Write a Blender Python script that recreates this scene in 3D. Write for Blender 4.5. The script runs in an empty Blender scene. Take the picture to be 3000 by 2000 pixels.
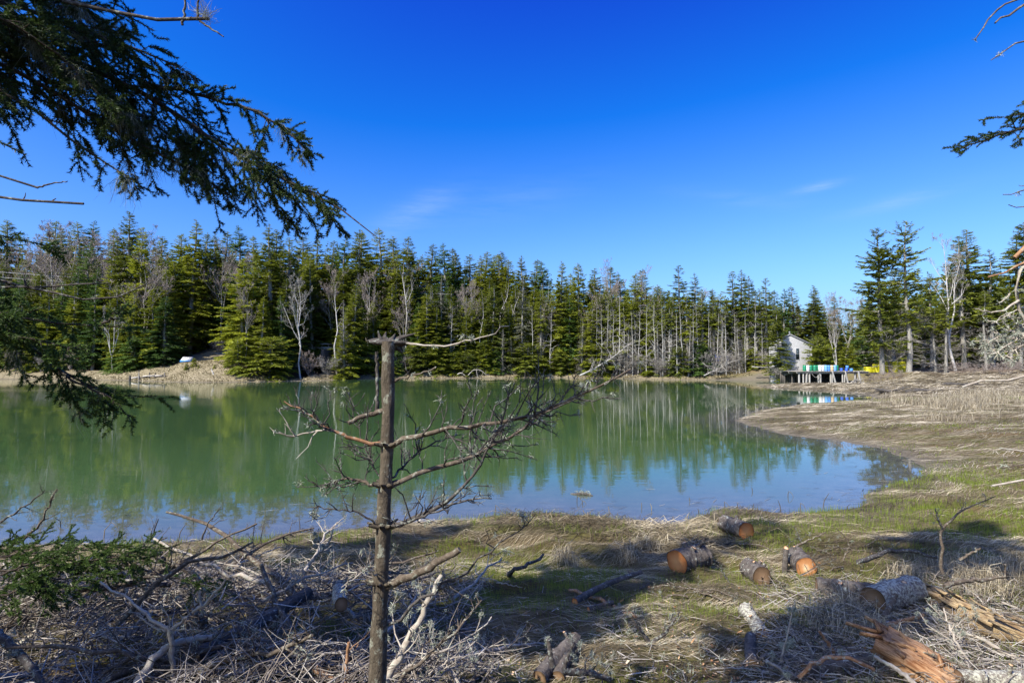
import bpy, math
import numpy as np
from mathutils import Vector

# ------------------------------------------------------------------ camera, sky, sun, exposure
SC = bpy.context.scene
COL = SC.collection
F = 3000 * 20.0 / 36.0            # focal length in photograph pixels
CAMZ = 3.3
PITCH = math.atan(55.0 / F)
cam_d = bpy.data.cameras.new('camera')
cam_d.lens = 20.0
cam_d.sensor_width = 36.0
cam_d.clip_start = 0.05
cam_d.clip_end = 4000
cam = bpy.data.objects.new('camera', cam_d)
cam.location = (0, 0, CAMZ)
cam.rotation_euler = (math.pi / 2 + PITCH, 0, 0)
COL.objects.link(cam)
SC.camera = cam

SUN_AZ = math.radians(-134)       # clockwise from +Y, the way the camera looks
SUN_EL = math.radians(47)
world = bpy.data.worlds.new('World')
SC.world = world
world.use_nodes = True
nt = world.node_tree
nt.nodes.clear()
wo = nt.nodes.new('ShaderNodeOutputWorld')
bg = nt.nodes.new('ShaderNodeBackground')
bg.inputs['Strength'].default_value = 0.12
sky = nt.nodes.new('ShaderNodeTexSky')
sky.sky_type = 'NISHITA'
sky.sun_disc = False
sky.sun_elevation = SUN_EL
sky.sun_rotation = SUN_AZ
sky.altitude = 0
sky.air_density = 1.0
sky.dust_density = 2.0
sky.ozone_density = 6.0
def wmath(op, a, b=None):
    m = nt.nodes.new('ShaderNodeMath'); m.operation = op
    for i, v in enumerate((a, b)):
        if v is None: continue
        if isinstance(v, (int, float)): m.inputs[i].default_value = v
        else: nt.links.new(v, m.inputs[i])
    return m.outputs[0]
# the camera's deep rendering of a clear blue sky: one tone curve per colour channel, the same all over the sky
EXPO = 0.75
_sep = nt.nodes.new('ShaderNodeSeparateColor'); _cmb = nt.nodes.new('ShaderNodeCombineColor')
nt.links.new(sky.outputs[0], _sep.inputs[0])
for _i, (_lo, _g, _o) in enumerate(((0.10, 2.2, 0.100), (0.5, 2.5, 0.109), (0.5, 2.5, 0.0))):
    _k = 1.0 / (0.12 * 2 ** EXPO)
    _a = wmath('MULTIPLY', _sep.outputs[_i], 0.105 * _lo * _k)
    _b = wmath('SUBTRACT', wmath('MULTIPLY', _sep.outputs[_i], 0.105 * _g * _k), _o * _g * _k)
    nt.links.new(wmath('MAXIMUM', _a, _b), _cmb.inputs[_i])
hs = _cmb
# thin cirrus streaks high in the air
tc = nt.nodes.new('ShaderNodeTexCoord')
sep = nt.nodes.new('ShaderNodeSeparateXYZ')
nt.links.new(tc.outputs['Generated'], sep.inputs[0])
# thin cirrus wisps, each a soft streak at its bearing and height in the sky
_az = wmath('ARCTAN2', sep.outputs[0], sep.outputs[1])
_el = wmath('ARCSINE', sep.outputs[2])
_mp = nt.nodes.new('ShaderNodeMapping'); _mp.inputs['Rotation'].default_value = (0, math.radians(20), 0); _mp.inputs['Scale'].default_value = (5, 5, 38)
nt.links.new(tc.outputs['Generated'], _mp.inputs[0])
nz = nt.nodes.new('ShaderNodeTexNoise'); nz.inputs['Scale'].default_value = 1.6; nz.inputs['Detail'].default_value = 6; nz.inputs['Roughness'].default_value = 0.65
nt.links.new(_mp.outputs[0], nz.inputs['Vector'])
_nf = wmath('MULTIPLY', wmath('MAXIMUM', wmath('SUBTRACT', nz.outputs[0], 0.30), 0.0), 3.0)
_sum = None
def _azel(px, py):
    v = ((px - 1500) / F, math.cos(PITCH) - math.sin(PITCH) * (1000 - py) / F, math.sin(PITCH) + math.cos(PITCH) * (1000 - py) / F)
    n = math.sqrt(sum(c * c for c in v)); return math.atan2(v[0], v[1]), math.asin(v[2] / n)
for (p0, p1, wd, am) in (((2320, 562), (2460, 534), 0.006, 0.42), ((2480, 630), (2800, 548), 0.010, 0.20), ((1090, 690), (1330, 560), 0.022, 0.22), ((1980, 560), (2340, 600), 0.012, 0.10), ((1250, 640), (1700, 540), 0.03, 0.09), ((3200, 480), (3900, 380), 0.02, 0.2), ((-500, 500), (-100, 420), 0.02, 0.15)):
    a0, e0 = _azel(*p0); a1, e1 = _azel(*p1)
    L_ = math.hypot(a1 - a0, e1 - e0); ca, sa = (a1 - a0) / L_, (e1 - e0) / L_
    da = wmath('SUBTRACT', _az, (a0 + a1) / 2); de = wmath('SUBTRACT', _el, (e0 + e1) / 2)
    al = wmath('DIVIDE', wmath('ADD', wmath('MULTIPLY', da, ca), wmath('MULTIPLY', de, sa)), L_ * 0.5)
    ac = wmath('DIVIDE', wmath('SUBTRACT', wmath('MULTIPLY', de, ca), wmath('MULTIPLY', da, sa)), wd)
    g = wmath('EXPONENT', wmath('MULTIPLY', wmath('ADD', wmath('MULTIPLY', al, al), wmath('MULTIPLY', ac, ac)), -1.0))
    g = wmath('MULTIPLY', g, am)
    _sum = g if _sum is None else wmath('ADD', _sum, g)
mx = nt.nodes.new('ShaderNodeMixRGB')
mx.inputs[2].default_value = tuple(c / (0.12 * 2 ** EXPO) for c in (0.60, 0.78, 1.02)) + (1,)
nt.links.new(wmath('MINIMUM', wmath('MULTIPLY', _sum, _nf), 0.6), mx.inputs[0])
nt.links.new(hs.outputs[0], mx.inputs[1])
nt.links.new(mx.outputs[0], bg.inputs['Color'])
nt.links.new(bg.outputs[0], wo.inputs[0])

sun_d = bpy.data.lights.new('sun', 'SUN')
sun_d.energy = 5.0
sun_d.angle = math.radians(0.55)
sun_d.color = (1.0, 0.95, 0.86)
sun = bpy.data.objects.new('sun', sun_d)
SUN_DIR = Vector((math.sin(SUN_AZ) * math.cos(SUN_EL), math.cos(SUN_AZ) * math.cos(SUN_EL), math.sin(SUN_EL)))
sun.rotation_euler = (-SUN_DIR).to_track_quat('-Z', 'Y').to_euler()
COL.objects.link(sun)

SC.render.engine = 'CYCLES'
SC.view_settings.view_transform = 'Standard'
SC.view_settings.look = 'None'
SC.view_settings.exposure = EXPO
SC.view_settings.gamma = 1.0
SC.view_settings.use_curve_mapping = False
SC.cycles.use_denoising = True
SC.cycles.max_bounces = 6
SC.cycles.diffuse_bounces = 3
SC.cycles.glossy_bounces = 3
SC.cycles.transmission_bounces = 2
SC.cycles.caustics_reflective = False
SC.cycles.caustics_refractive = False
SC.render.film_transparent = False

# ------------------------------------------------------------------ helpers: rays of the photograph, noise, meshes
_cf = np.array([0, math.cos(PITCH), math.sin(PITCH)])
_cu = np.array([0, -math.sin(PITCH), math.cos(PITCH)])
def ray(px, py):
    return np.array([1.0, 0, 0]) * ((px - 1500) / F) + _cu * ((1000 - py) / F) + _cf
def W(px, py, D):
    """point seen at photograph pixel (px, py) that lies D metres in front of the viewer"""
    r = ray(px, py)
    return np.array([0, 0, CAMZ]) + r * (D / r[1])
def G(px, py, z=0.0):
    r = ray(px, py)
    return np.array([0, 0, CAMZ]) + r * ((z - CAMZ) / r[2])

def sstep(a, b, x):
    t = np.clip((x - a) / (b - a), 0, 1)
    return t * t * (3 - 2 * t)

def _hash(ix, iy, seed):
    h = (ix.astype(np.int64) * 374761393 + iy.astype(np.int64) * 668265263 + seed * 1442695041) & 0xffffffff
    h = ((h ^ (h >> 13)) * 1274126177) & 0xffffffff
    return ((h ^ (h >> 16)) & 0xffff) / 65535.0
def vnoise(x, y, seed=0):
    x = np.asarray(x, float); y = np.asarray(y, float)
    ix = np.floor(x); iy = np.floor(y)
    fx = x - ix; fy = y - iy
    fx = fx * fx * fx * (fx * (fx * 6 - 15) + 10); fy = fy * fy * fy * (fy * (fy * 6 - 15) + 10)
    a = _hash(ix, iy, seed); b = _hash(ix + 1, iy, seed)
    c = _hash(ix, iy + 1, seed); d = _hash(ix + 1, iy + 1, seed)
    return (a + (b - a) * fx) * (1 - fy) + (c + (d - c) * fx) * fy
def fbm(x, y, seed=0, oct=3):
    s = 0; a = 0.5; n = 0
    for i in range(oct):
        s = s + a * vnoise(x * 2 ** i + 17.3 * i, y * 2 ** i - 9.1 * i, seed + i); n += a; a *= 0.5
    return s / n

class MB:
    """collects vertices and faces and turns them into ONE mesh"""
    def __init__(s):
        s.v = []; s.f3 = []; s.f4 = []; s.t = []; s.n = 0; s.m3 = []; s.m4 = []
    def add(s, V, F3=None, F4=None, tint=0.5, mi=0):
        V = np.asarray(V, float).reshape(-1, 3)
        s.v.append(V)
        s.t.append(np.broadcast_to(np.asarray(tint, float), (len(V),)).copy())
        if F3 is not None and len(F3):
            F3 = np.asarray(F3, int); s.f3.append(F3 + s.n); s.m3.append(np.full(len(F3), mi))
        if F4 is not None and len(F4):
            F4 = np.asarray(F4, int); s.f4.append(F4 + s.n); s.m4.append(np.full(len(F4), mi))
        s.n += len(V)
        return s
    def tubes(s, P, R, S=5, cap0=False, cap1=False, tint=None, mi=0, cap_mi=None, rough=0.0, rng=None):
        P = np.asarray(P, float); R = np.asarray(R, float)
        if P.ndim == 2: P = P[None]; R = R[None]
        N, K, _ = P.shape
        T = np.empty_like(P)
        T[:, 1:-1] = P[:, 2:] - P[:, :-2]; T[:, 0] = P[:, 1] - P[:, 0]; T[:, -1] = P[:, -1] - P[:, -2]
        T /= np.linalg.norm(T, axis=2, keepdims=True) + 1e-9
        A = P[:, -1] - P[:, 0]
        A /= np.linalg.norm(A, axis=1, keepdims=True) + 1e-9
        ref = np.where(np.abs(A[:, 2:3]) > 0.8, np.array([[1.0, 0.13, 0]]), np.array([[0.1, 0.05, 1.0]]))
        U = np.cross(T, ref[:, None, :]); U /= np.linalg.norm(U, axis=2, keepdims=True) + 1e-9
        Vv = np.cross(T, U)
        a = np.arange(S) * 2 * math.pi / S
        rr = R[:, :, None] * np.ones(S)
        if rough and rng is not None:
            rr = rr * (1 + rough * rng.normal(size=(N, K, S)))
        ring = P[:, :, None, :] + rr[..., None] * (np.cos(a)[None, None, :, None] * U[:, :, None, :] + np.sin(a)[None, None, :, None] * Vv[:, :, None, :])
        V = ring.reshape(-1, 3)
        n = np.arange(N)[:, None, None] * K * S; k = np.arange(K - 1)[None, :, None] * S; j = np.arange(S)[None, None, :]
        jj = (j + 1) % S
        F4 = np.stack([n + k + j, n + k + jj, n + k + S + jj, n + k + S + j], -1).reshape(-1, 4)
        t = 0.5 if tint is None else np.repeat(np.broadcast_to(np.asarray(tint, float), (N,)), K * S)
        s.add(V, F4=F4, tint=t, mi=mi)
        base = s.n - len(V)
        for flag, kk in ((cap0, 0), (cap1, K - 1)):
            if flag:
                for i in range(N):
                    c = P[i, kk]
                    rg = ring[i, kk]
                    VV = np.vstack([rg, c[None]])
                    jv = np.arange(S)
                    F3 = np.stack([jv, (jv + 1) % S, np.full(S, S)], -1)
                    if kk == 0: F3 = F3[:, ::-1]
                    s.add(VV, F3=F3, tint=0.5, mi=mi if cap_mi is None else cap_mi)
        return s
    def blades(s, P, Wd, side, tint=None, mi=0):
        """ribbons: P (N,K,3), Wd (N,K), side (N,3)"""
        N, K, _ = P.shape
        L = P - side[:, None, :] * Wd[..., None] * 0.5
        Rr = P + side[:, None, :] * Wd[..., None] * 0.5
        V = np.stack([L, Rr], 2).reshape(-1, 3)
        n = np.arange(N)[:, None] * K * 2; k = np.arange(K - 1)[None, :] * 2
        F4 = np.stack([n + k, n + k + 1, n + k + 3, n + k + 2], -1).reshape(-1, 4)
        t = 0.5 if tint is None else np.repeat(np.broadcast_to(np.asarray(tint, float), (N,)), K * 2)
        return s.add(V, F4=F4, tint=t, mi=mi)
    def tris(s, A, B, C, tint=None, mi=0):
        N = len(A)
        V = np.stack([A, B, C], 1).reshape(-1, 3)
        F3 = np.arange(N * 3).reshape(-1, 3)
        t = 0.5 if tint is None else np.repeat(np.broadcast_to(np.asarray(tint, float), (N,)), 3)
        return s.add(V, F3=F3, tint=t, mi=mi)
    def box(s, c, size, rot=0.0, tilt=None, tint=0.5, mi=0):
        x, y, z = np.asarray(size, float) / 2
        V = np.array([[i * x, j * y, k * z] for k in (-1, 1) for j in (-1, 1) for i in (-1, 1)])
        if tilt is not None:
            V = V @ np.asarray(tilt).T
        cc, ss = math.cos(rot), math.sin(rot)
        V = V @ np.array([[cc, ss, 0], [-ss, cc, 0], [0, 0, 1]]) + np.asarray(c, float)
        F4 = [[0, 2, 3, 1], [4, 5, 7, 6], [0, 1, 5, 4], [2, 6, 7, 3], [0, 4, 6, 2], [1, 3, 7, 5]]
        return s.add(V, F4=F4, tint=tint, mi=mi)
    def mesh(s, name, off=None, smooth=False):
        V = np.vstack(s.v) if s.v else np.zeros((0, 3))
        if off is not None: V = V - np.asarray(off, float)
        f3 = np.vstack(s.f3) if s.f3 else np.zeros((0, 3), int)
        f4 = np.vstack(s.f4) if s.f4 else np.zeros((0, 4), int)
        me = bpy.data.meshes.new(name)
        me.vertices.add(len(V)); me.vertices.foreach_set('co', V.astype(np.float32).ravel())
        nl = len(f3) * 3 + len(f4) * 4
        me.loops.add(nl); me.loops.foreach_set('vertex_index', np.concatenate([f3.ravel(), f4.ravel()]).astype(np.int32))
        np_ = len(f3) + len(f4)
        me.polygons.add(np_)
        st = np.concatenate([np.arange(len(f3)) * 3, len(f3) * 3 + np.arange(len(f4)) * 4]).astype(np.int32)
        me.polygons.foreach_set('loop_start', st)
        mi = np.concatenate([np.concatenate(s.m3) if s.m3 else np.zeros(0), np.concatenate(s.m4) if s.m4 else np.zeros(0)]).astype(np.int32)
        me.polygons.foreach_set('material_index', mi)
        if smooth:
            me.polygons.foreach_set('use_smooth', np.ones(np_, bool))
        me.update(calc_edges=True)
        at = me.attributes.new('tint', 'FLOAT', 'POINT')
        at.data.foreach_set('value', np.concatenate(s.t).astype(np.float32) if s.t else np.zeros(0, np.float32))
        return me

def link(name, me, mats, parent=None, loc=None, rot=None, scale=None):
    o = bpy.data.objects.new(name, me)
    COL.objects.link(o)
    if me is not None and mats is not None and len(me.materials) == 0:
        for m in (mats if isinstance(mats, (list, tuple)) else [mats]):
            me.materials.append(m)
    if parent is not None: o.parent = parent
    if loc is not None: o.location = loc
    if rot is not None: o.rotation_euler = rot
    if scale is not None: o.scale = scale
    return o
def tag(o, label, cat, group=None):
    o['label'] = label; o['category'] = cat
    if group: o['group'] = group
    return o
def thing(name, label, cat, loc, group=None, rot=None, scale=None):
    o = bpy.data.objects.new(name, None)
    o.empty_display_size = 0.1
    COL.objects.link(o); o.location = loc
    if rot is not None: o.rotation_euler = rot
    if scale is not None: o.scale = scale
    return tag(o, label, cat, group)
def struct(o): o['kind'] = 'structure'; return o
def stuff(o, label=None):
    o['kind'] = 'stuff'
    if label: o['label'] = label
    return o
def part(name, mb, mats, parent, off=None, smooth=False):
    off = parent.location if off is None else off
    return link(name, mb.mesh(name, off=np.array(off), smooth=smooth), mats, parent)

# ------------------------------------------------------------------ materials
def new_mat(name):
    m = bpy.data.materials.new(name); m.use_nodes = True
    t = m.node_tree; t.nodes.clear()
    out = t.nodes.new('ShaderNodeOutputMaterial'); b = t.nodes.new('ShaderNodeBsdfPrincipled')
    t.links.new(b.outputs[0], out.inputs[0])
    b.inputs['Specular IOR Level'].default_value = 0.3
    return m, t, b, out
def nd(t, typ, **kw):
    n = t.nodes.new(typ)
    for k, v in kw.items():
        if k.startswith('i_'):
            key = k[2:]
            n.inputs[int(key) if key.isdigit() else key.replace('_', ' ')].default_value = v
        else: setattr(n, k, v)
    return n
def ramp(t, fac, stops):
    r = t.nodes.new('ShaderNodeValToRGB')
    e = r.color_ramp.elements
    while len(e) > 1: e.remove(e[-1])
    e[0].position = stops[0][0]; e[0].color = (*stops[0][1], 1)
    for p, c in stops[1:]:
        x = e.new(p); x.color = (*c, 1)
    t.links.new(fac, r.inputs[0])
    return r.outputs[0]
def noise(t, scale, detail=4, rough=0.6, coord='Object', stretch=None, rot=None):
    c = t.nodes.new('ShaderNodeTexCoord')
    v = c.outputs[coord]
    if stretch is not None or rot is not None:
        m = t.nodes.new('ShaderNodeMapping')
        if stretch is not None: m.inputs['Scale'].default_value = stretch
        if rot is not None: m.inputs['Rotation'].default_value = rot
        t.links.new(v, m.inputs[0]); v = m.outputs[0]
    n = nd(t, 'ShaderNodeTexNoise'); n.inputs['Scale'].default_value = scale
    n.inputs['Detail'].default_value = detail; n.inputs['Roughness'].default_value = rough
    t.links.new(v, n.inputs['Vector'])
    return n.outputs[0]
def mixc(t, fac, a, b, mode='MIX'):
    m = t.nodes.new('ShaderNodeMixRGB'); m.blend_type = mode
    for i, v in enumerate((fac, a, b)):
        if isinstance(v, (int, float)): m.inputs[i].default_value = v
        elif isinstance(v, tuple): m.inputs[i].default_value = (*v, 1)
        else: t.links.new(v, m.inputs[i])
    return m.outputs[0]
def attr(t, name='tint'):
    a = t.nodes.new('ShaderNodeAttribute'); a.attribute_name = name
    return a.outputs['Fac']
def bump(t, b, h, strength=0.5, dist=0.01):
    n = t.nodes.new('ShaderNodeBump'); n.inputs['Strength'].default_value = strength; n.inputs['Distance'].default_value = dist
    t.links.new(h, n.inputs['Height']); t.links.new(n.outputs[0], b.inputs['Normal'])
def math_(t, op, a, b=None, clamp=False):
    m = t.nodes.new('ShaderNodeMath'); m.operation = op; m.use_clamp = clamp
    for i, v in enumerate((a, b)):
        if v is None: continue
        if isinstance(v, (int, float)): m.inputs[i].default_value = v
        else: t.links.new(v, m.inputs[i])
    return m.outputs[0]
def maprange(t, v, a, b, c=0.0, d=1.0):
    m = t.nodes.new('ShaderNodeMapRange')
    for i, x in ((1, a), (2, b), (3, c), (4, d)): m.inputs[i].default_value = x
    t.links.new(v, m.inputs[0]); return m.outputs[0]

def foliage_mat(name, dark, light, trans=0.25, obj_var=0.5):
    m, t, b, out = new_mat(name)
    b.inputs['Roughness'].default_value = 0.55
    b.inputs['Specular IOR Level'].default_value = 0.25
    oi = t.nodes.new('ShaderNodeObjectInfo')
    f = math_(t, 'ADD', math_(t, 'MULTIPLY', attr(t), 1 - obj_var), math_(t, 'MULTIPLY', oi.outputs['Random'], obj_var))
    c = ramp(t, f, [(0.1, dark), (0.9, light)])
    t.links.new(c, b.inputs['Base Color'])
    tr = t.nodes.new('ShaderNodeBsdfTranslucent'); t.links.new(c, tr.inputs[0])
    ms = t.nodes.new('ShaderNodeMixShader'); ms.inputs[0].default_value = trans
    t.links.new(b.outputs[0], ms.inputs[1]); t.links.new(tr.outputs[0], ms.inputs[2])
    t.links.new(ms.outputs[0], out.inputs[0])
    return m
def tint_mat(name, stops, rough=0.8, spec=0.2, nscale=None, bump_s=0, bump_scale=30, trans=0.0):
    """plain matter whose colour varies from piece to piece (the tint of each piece) and by fine grain"""
    m, t, b, out = new_mat(name)
    b.inputs['Roughness'].default_value = rough
    b.inputs['Specular IOR Level'].default_value = spec
    f = attr(t)
    if nscale:
        f = math_(t, 'ADD', math_(t, 'MULTIPLY', f, 0.6), math_(t, 'MULTIPLY', noise(t, nscale, 5, 0.65), 0.4))
    c = ramp(t, f, stops)
    t.links.new(c, b.inputs['Base Color'])
    if bump_s: bump(t, b, noise(t, bump_scale, 6, 0.7), bump_s, 0.02)
    if trans:
        tr = t.nodes.new('ShaderNodeBsdfTranslucent'); t.links.new(c, tr.inputs[0])
        ms = t.nodes.new('ShaderNodeMixShader'); ms.inputs[0].default_value = trans
        t.links.new(b.outputs[0], ms.inputs[1]); t.links.new(tr.outputs[0], ms.inputs[2])
        t.links.new(ms.outputs[0], out.inputs[0])
    return m
def bark_mat(name, c0, c1, lichen=None, lich_amt=0.5, scale=14, bs=0.8, stretch=(1, 1, 0.35), lich_scale=22):
    m, t, b, out = new_mat(name)
    b.inputs['Roughness'].default_value = 0.9
    b.inputs['Specular IOR Level'].default_value = 0.15
    n = noise(t, scale, 6, 0.7, stretch=stretch)
    c = ramp(t, n, [(0.3, c0), (0.7, c1)])
    if lichen is not None:
        l = noise(t, lich_scale, 5, 0.7)
        lf = maprange(t, l, 0.62 - 0.22 * lich_amt, 0.68 - 0.18 * lich_amt)
        c = mixc(t, lf, c, lichen)
    t.links.new(c, b.inputs['Base Color'])
    bump(t, b, n, bs, 0.02)
    return m

M = {}
M['needle_far'] = foliage_mat('spruce needles', (0.055, 0.082, 0.014), (0.31, 0.33, 0.028), 0.34, 0.45)
M['needle_cool'] = foliage_mat('fir needles', (0.03, 0.07, 0.018), (0.15, 0.23, 0.036), 0.32, 0.4)
M['needle_yellow'] = foliage_mat('young spruce needles', (0.12, 0.15, 0.012), (0.36, 0.38, 0.028), 0.34, 0.4)
M['needle_grey'] = foliage_mat('lichened needles', (0.045, 0.055, 0.030), (0.20, 0.20, 0.13), 0.15, 0.3)
M['trunk_grey'] = bark_mat('grey spruce bark', (0.10, 0.085, 0.07), (0.30, 0.27, 0.235), (0.42, 0.42, 0.36), 0.5, 3, 0.5)
M['trunk_pale'] = bark_mat('bleached standing trunk', (0.24, 0.22, 0.195), (0.50, 0.47, 0.43), (0.56, 0.55, 0.48), 0.4, 3, 0.4)
M['trunk_dark'] = bark_mat('dark spruce bark', (0.045, 0.036, 0.028), (0.13, 0.11, 0.09), (0.26, 0.27, 0.22), 0.35, 3, 0.5)
M['birch'] = bark_mat('birch bark', (0.34, 0.31, 0.28), (0.60, 0.57, 0.53), (0.10, 0.09, 0.08), -0.25, 4, 0.3, (1, 1, 1.5), 7)
M['twig_grey'] = tint_mat('grey dead twigs', [(0.1, (0.12, 0.105, 0.09)), (0.9, (0.36, 0.33, 0.29))])
M['twig_brown'] = tint_mat('bare brown twigs', [(0.1, (0.15, 0.115, 0.095)), (0.9, (0.36, 0.30, 0.26))])
# ------------------------------------------------------------------ the land and the cove
SHORE_PX = [(-700, 1600), (-300, 1596), (0, 1592), (300, 1588), (500, 1592), (697, 1584), (850, 1562), (1000, 1556), (1150, 1535), (1300, 1522),
            (1489, 1512), (1574, 1504), (1700, 1512), (1871, 1533), (1930, 1540), (2000, 1534), (2060, 1512), (2127, 1497), (2212, 1488), (2300, 1505), (2382, 1506), (2470, 1500),
            (2523, 1490), (2535, 1452), (2638, 1422), (2700, 1398), (2723, 1374), (2678, 1339), (2590, 1312), (2500, 1295), (2398, 1282),
            (2296, 1269), (2194, 1246), (2166, 1229), (2219, 1205), (2360, 1187), (2480, 1181), (2551, 1178), (2602, 1168),
            (2560, 1156), (2480, 1148), (2360, 1141), (2262, 1136), (2230, 1131.5), (2262, 1128), (2330, 1128.5), (2420, 1129), (2500, 1128), (2545, 1125)]
POLY = [tuple(G(*p)[:2]) for p in SHORE_PX]
POLY += [(51.5, 82.0), (47.0, 85.5), (44.5, 88.5)]                       # under the wharf
FAR_PX = [(2290, 1113.5), (2150, 1113.5), (2000, 1113), (1800, 1109), (1650, 1106.5), (1500, 1107), (1350, 1108), (1200, 1109), (1100, 1109.5), (1000, 1111),
          (930, 1115.5), (848, 1116.5), (700, 1119.5), (535, 1120), (430, 1116), (380, 1114), (200, 1112), (0, 1111), (-300, 1110), (-700, 1111)]
FARXY = [tuple(G(*p)[:2]) for p in FAR_PX]
POLY += FARXY
POLY = np.array(POLY)
_fx = np.array([p[0] for p in FARXY])[::-1]; _fy = np.array([p[1] for p in FARXY])[::-1]
def yfar(x): return np.interp(x, _fx, _fy, right=86.0)

def pond_sdf(x, y):
    """distance to the shoreline, positive on land, negative on the water"""
    x = np.asarray(x, float).ravel(); y = np.asarray(y, float).ravel()
    d2 = np.full(x.shape, 1e12); ins = np.zeros(x.shape, bool)
    n = len(POLY)
    for i in range(n):
        ax, ay = POLY[i]; bx, by = POLY[(i + 1) % n]
        ex, ey = bx - ax, by - ay
        t = np.clip(((x - ax) * ex + (y - ay) * ey) / (ex * ex + ey * ey + 1e-12), 0, 1)
        d2 = np.minimum(d2, (x - ax - t * ex) ** 2 + (y - ay - t * ey) ** 2)
        c = ((ay > y) != (by > y)) & (x < ex * (y - ay) / (ey if abs(ey) > 1e-12 else 1e-12) + ax)
        ins ^= c
    d = np.sqrt(d2)
    return np.where(ins, -d, d)

def land(x, y):
    x = np.asarray(x, float); y = np.asarray(y, float); sh = x.shape
    d = pond_sdf(x, y).reshape(sh)
    far = sstep(66, 84, y)
    nearw = 1 - sstep(14, 20, y)
    d = d + (0.30 * nearw + 0.55 * (1 - nearw)) * (fbm(x * 1.1, y * 1.1, 3, 3) - 0.5) * 2 * np.where(far > 0.5, 0.7, 1) * sstep(-6, 0, d)
    left = sstep(-70, -62, x) * sstep(-37, -44, x)
    # near bank and marsh
    z = 0.055 * np.minimum(np.maximum(d, 0), 5.5)
    z = z + np.minimum(0.0215 * np.maximum(0, 9.2 - y) ** 2, 1.45)
    z = z + 0.22 * sstep(14, 32, x) * sstep(16, 24, y) * sstep(62, 52, y)
    # far shore: beach, bank, hill
    H = np.interp(x, [-140, -60, -30, 0, 35, 60], [8.5, 8.0, 8.0, 6.0, 2.2, 1.2])
    z = z + far * (0.35 * sstep(0.3, 3.0, d) + left * 1.9 * sstep(1.0, 8.5, d) + (1 - left) * 0.7 * sstep(2, 7, d) + H * sstep(5, 50, d))
    z = z + far * 1.1 * (fbm(x * 0.4, y * 0.6, 9, 4) - 0.5) * sstep(0.5, 5, d)
    # the knoll under the shed, the channel under the little bridge
    z = z + 1.7 * np.exp(-(((x - 45.5) / 6.0) ** 2 + ((y - 95.0) / 5.0) ** 2))
    ch = sstep(-39.6, -38.9, x) * sstep(-34.2, -34.9, x) * sstep(88, 92, y) * sstep(112.5, 110.5, y)
    z = z * (1 - ch) + 0.06 * ch
    # hay tussocks on the near bank, long soft waves on the marsh
    am = sstep(0.1, 0.9, d) * (1 - far)
    tus = fbm(x * 0.75, y * 1.6, 21, 2)
    tus = 1 - np.abs(2 * tus - 1) * 1.4
    z = z + am * nearw * (0.20 * (tus - 0.55) + 0.10 * (fbm(x * 2.3, y * 3.4, 31, 2) - 0.5))
    z = z + am * (1 - nearw) * (0.13 * (fbm(x * 0.28, y * 0.6, 41, 3) - 0.4) + 0.07 * (fbm(x * 0.9, y * 1.6, 43, 2) - 0.5))
    z = np.maximum(z, 0.012 * np.minimum(d, 1) * (d > 0)) * (d > 0) + np.where(d <= 0, np.maximum(0.11 * d, -1.8), 0)
    z = z + (d > 0) * 0.02
    return z, d

GX = np.concatenate([np.linspace(-420, -130, 12)[:-1], np.linspace(-130, -14, 96)[:-1], np.linspace(-14, 16, 190)[:-1], np.linspace(16, 75, 74)[:-1], np.linspace(75, 130, 20)[:-1], np.linspace(130, 420, 12)])
GY = np.concatenate([np.linspace(-60, 2, 20)[:-1], np.linspace(2, 15, 110)[:-1], np.linspace(15, 60, 72)[:-1], np.linspace(60, 135, 92)[:-1], np.linspace(135, 220, 24)[:-1], np.linspace(220, 520, 10)])
XX, YY = np.meshgrid(GX, GY)
ZZ, DD = land(XX, YY)
def hgt(x, y, A=None):
    A = ZZ if A is None else A
    x = np.asarray(x, float); y = np.asarray(y, float)
    i = np.clip(np.searchsorted(GX, x) - 1, 0, len(GX) - 2); j = np.clip(np.searchsorted(GY, y) - 1, 0, len(GY) - 2)
    tx = (x - GX[i]) / (GX[i + 1] - GX[i]); ty = (y - GY[j]) / (GY[j + 1] - GY[j])
    return (A[j, i] * (1 - tx) + A[j, i + 1] * tx) * (1 - ty) + (A[j + 1, i] * (1 - tx) + A[j + 1, i + 1] * tx) * ty
def shore_d(x, y): return hgt(x, y, DD)
def GT(px, py, n=60):
    """where the sight line of a photograph pixel meets the land"""
    r = ray(px, py); o = np.array([0, 0, CAMZ])
    a, b = 1.0, 400.0
    ts = np.geomspace(1.5, 300, 900)
    p = o + r[None] * ts[:, None]
    k = np.argmax(p[:, 2] < np.maximum(hgt(p[:, 0], p[:, 1]), -0.02))
    t0, t1 = ts[max(k - 1, 0)], ts[k]
    for _ in range(25):
        tm = 0.5 * (t0 + t1); q = o + r * tm
        if q[2] < max(float(hgt(q[0], q[1])), -0.02): t1 = tm
        else: t0 = tm
    return o + r * t1

def grid_mesh(X, Y, Z):
    ny, nx = X.shape
    V = np.stack([X, Y, Z], -1).reshape(-1, 3)
    j, i = np.meshgrid(np.arange(ny - 1), np.arange(nx - 1), indexing='ij')
    a = j * nx + i
    return V, np.stack([a, a + 1, a + nx + 1, a + nx], -1).reshape(-1, 4)

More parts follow.
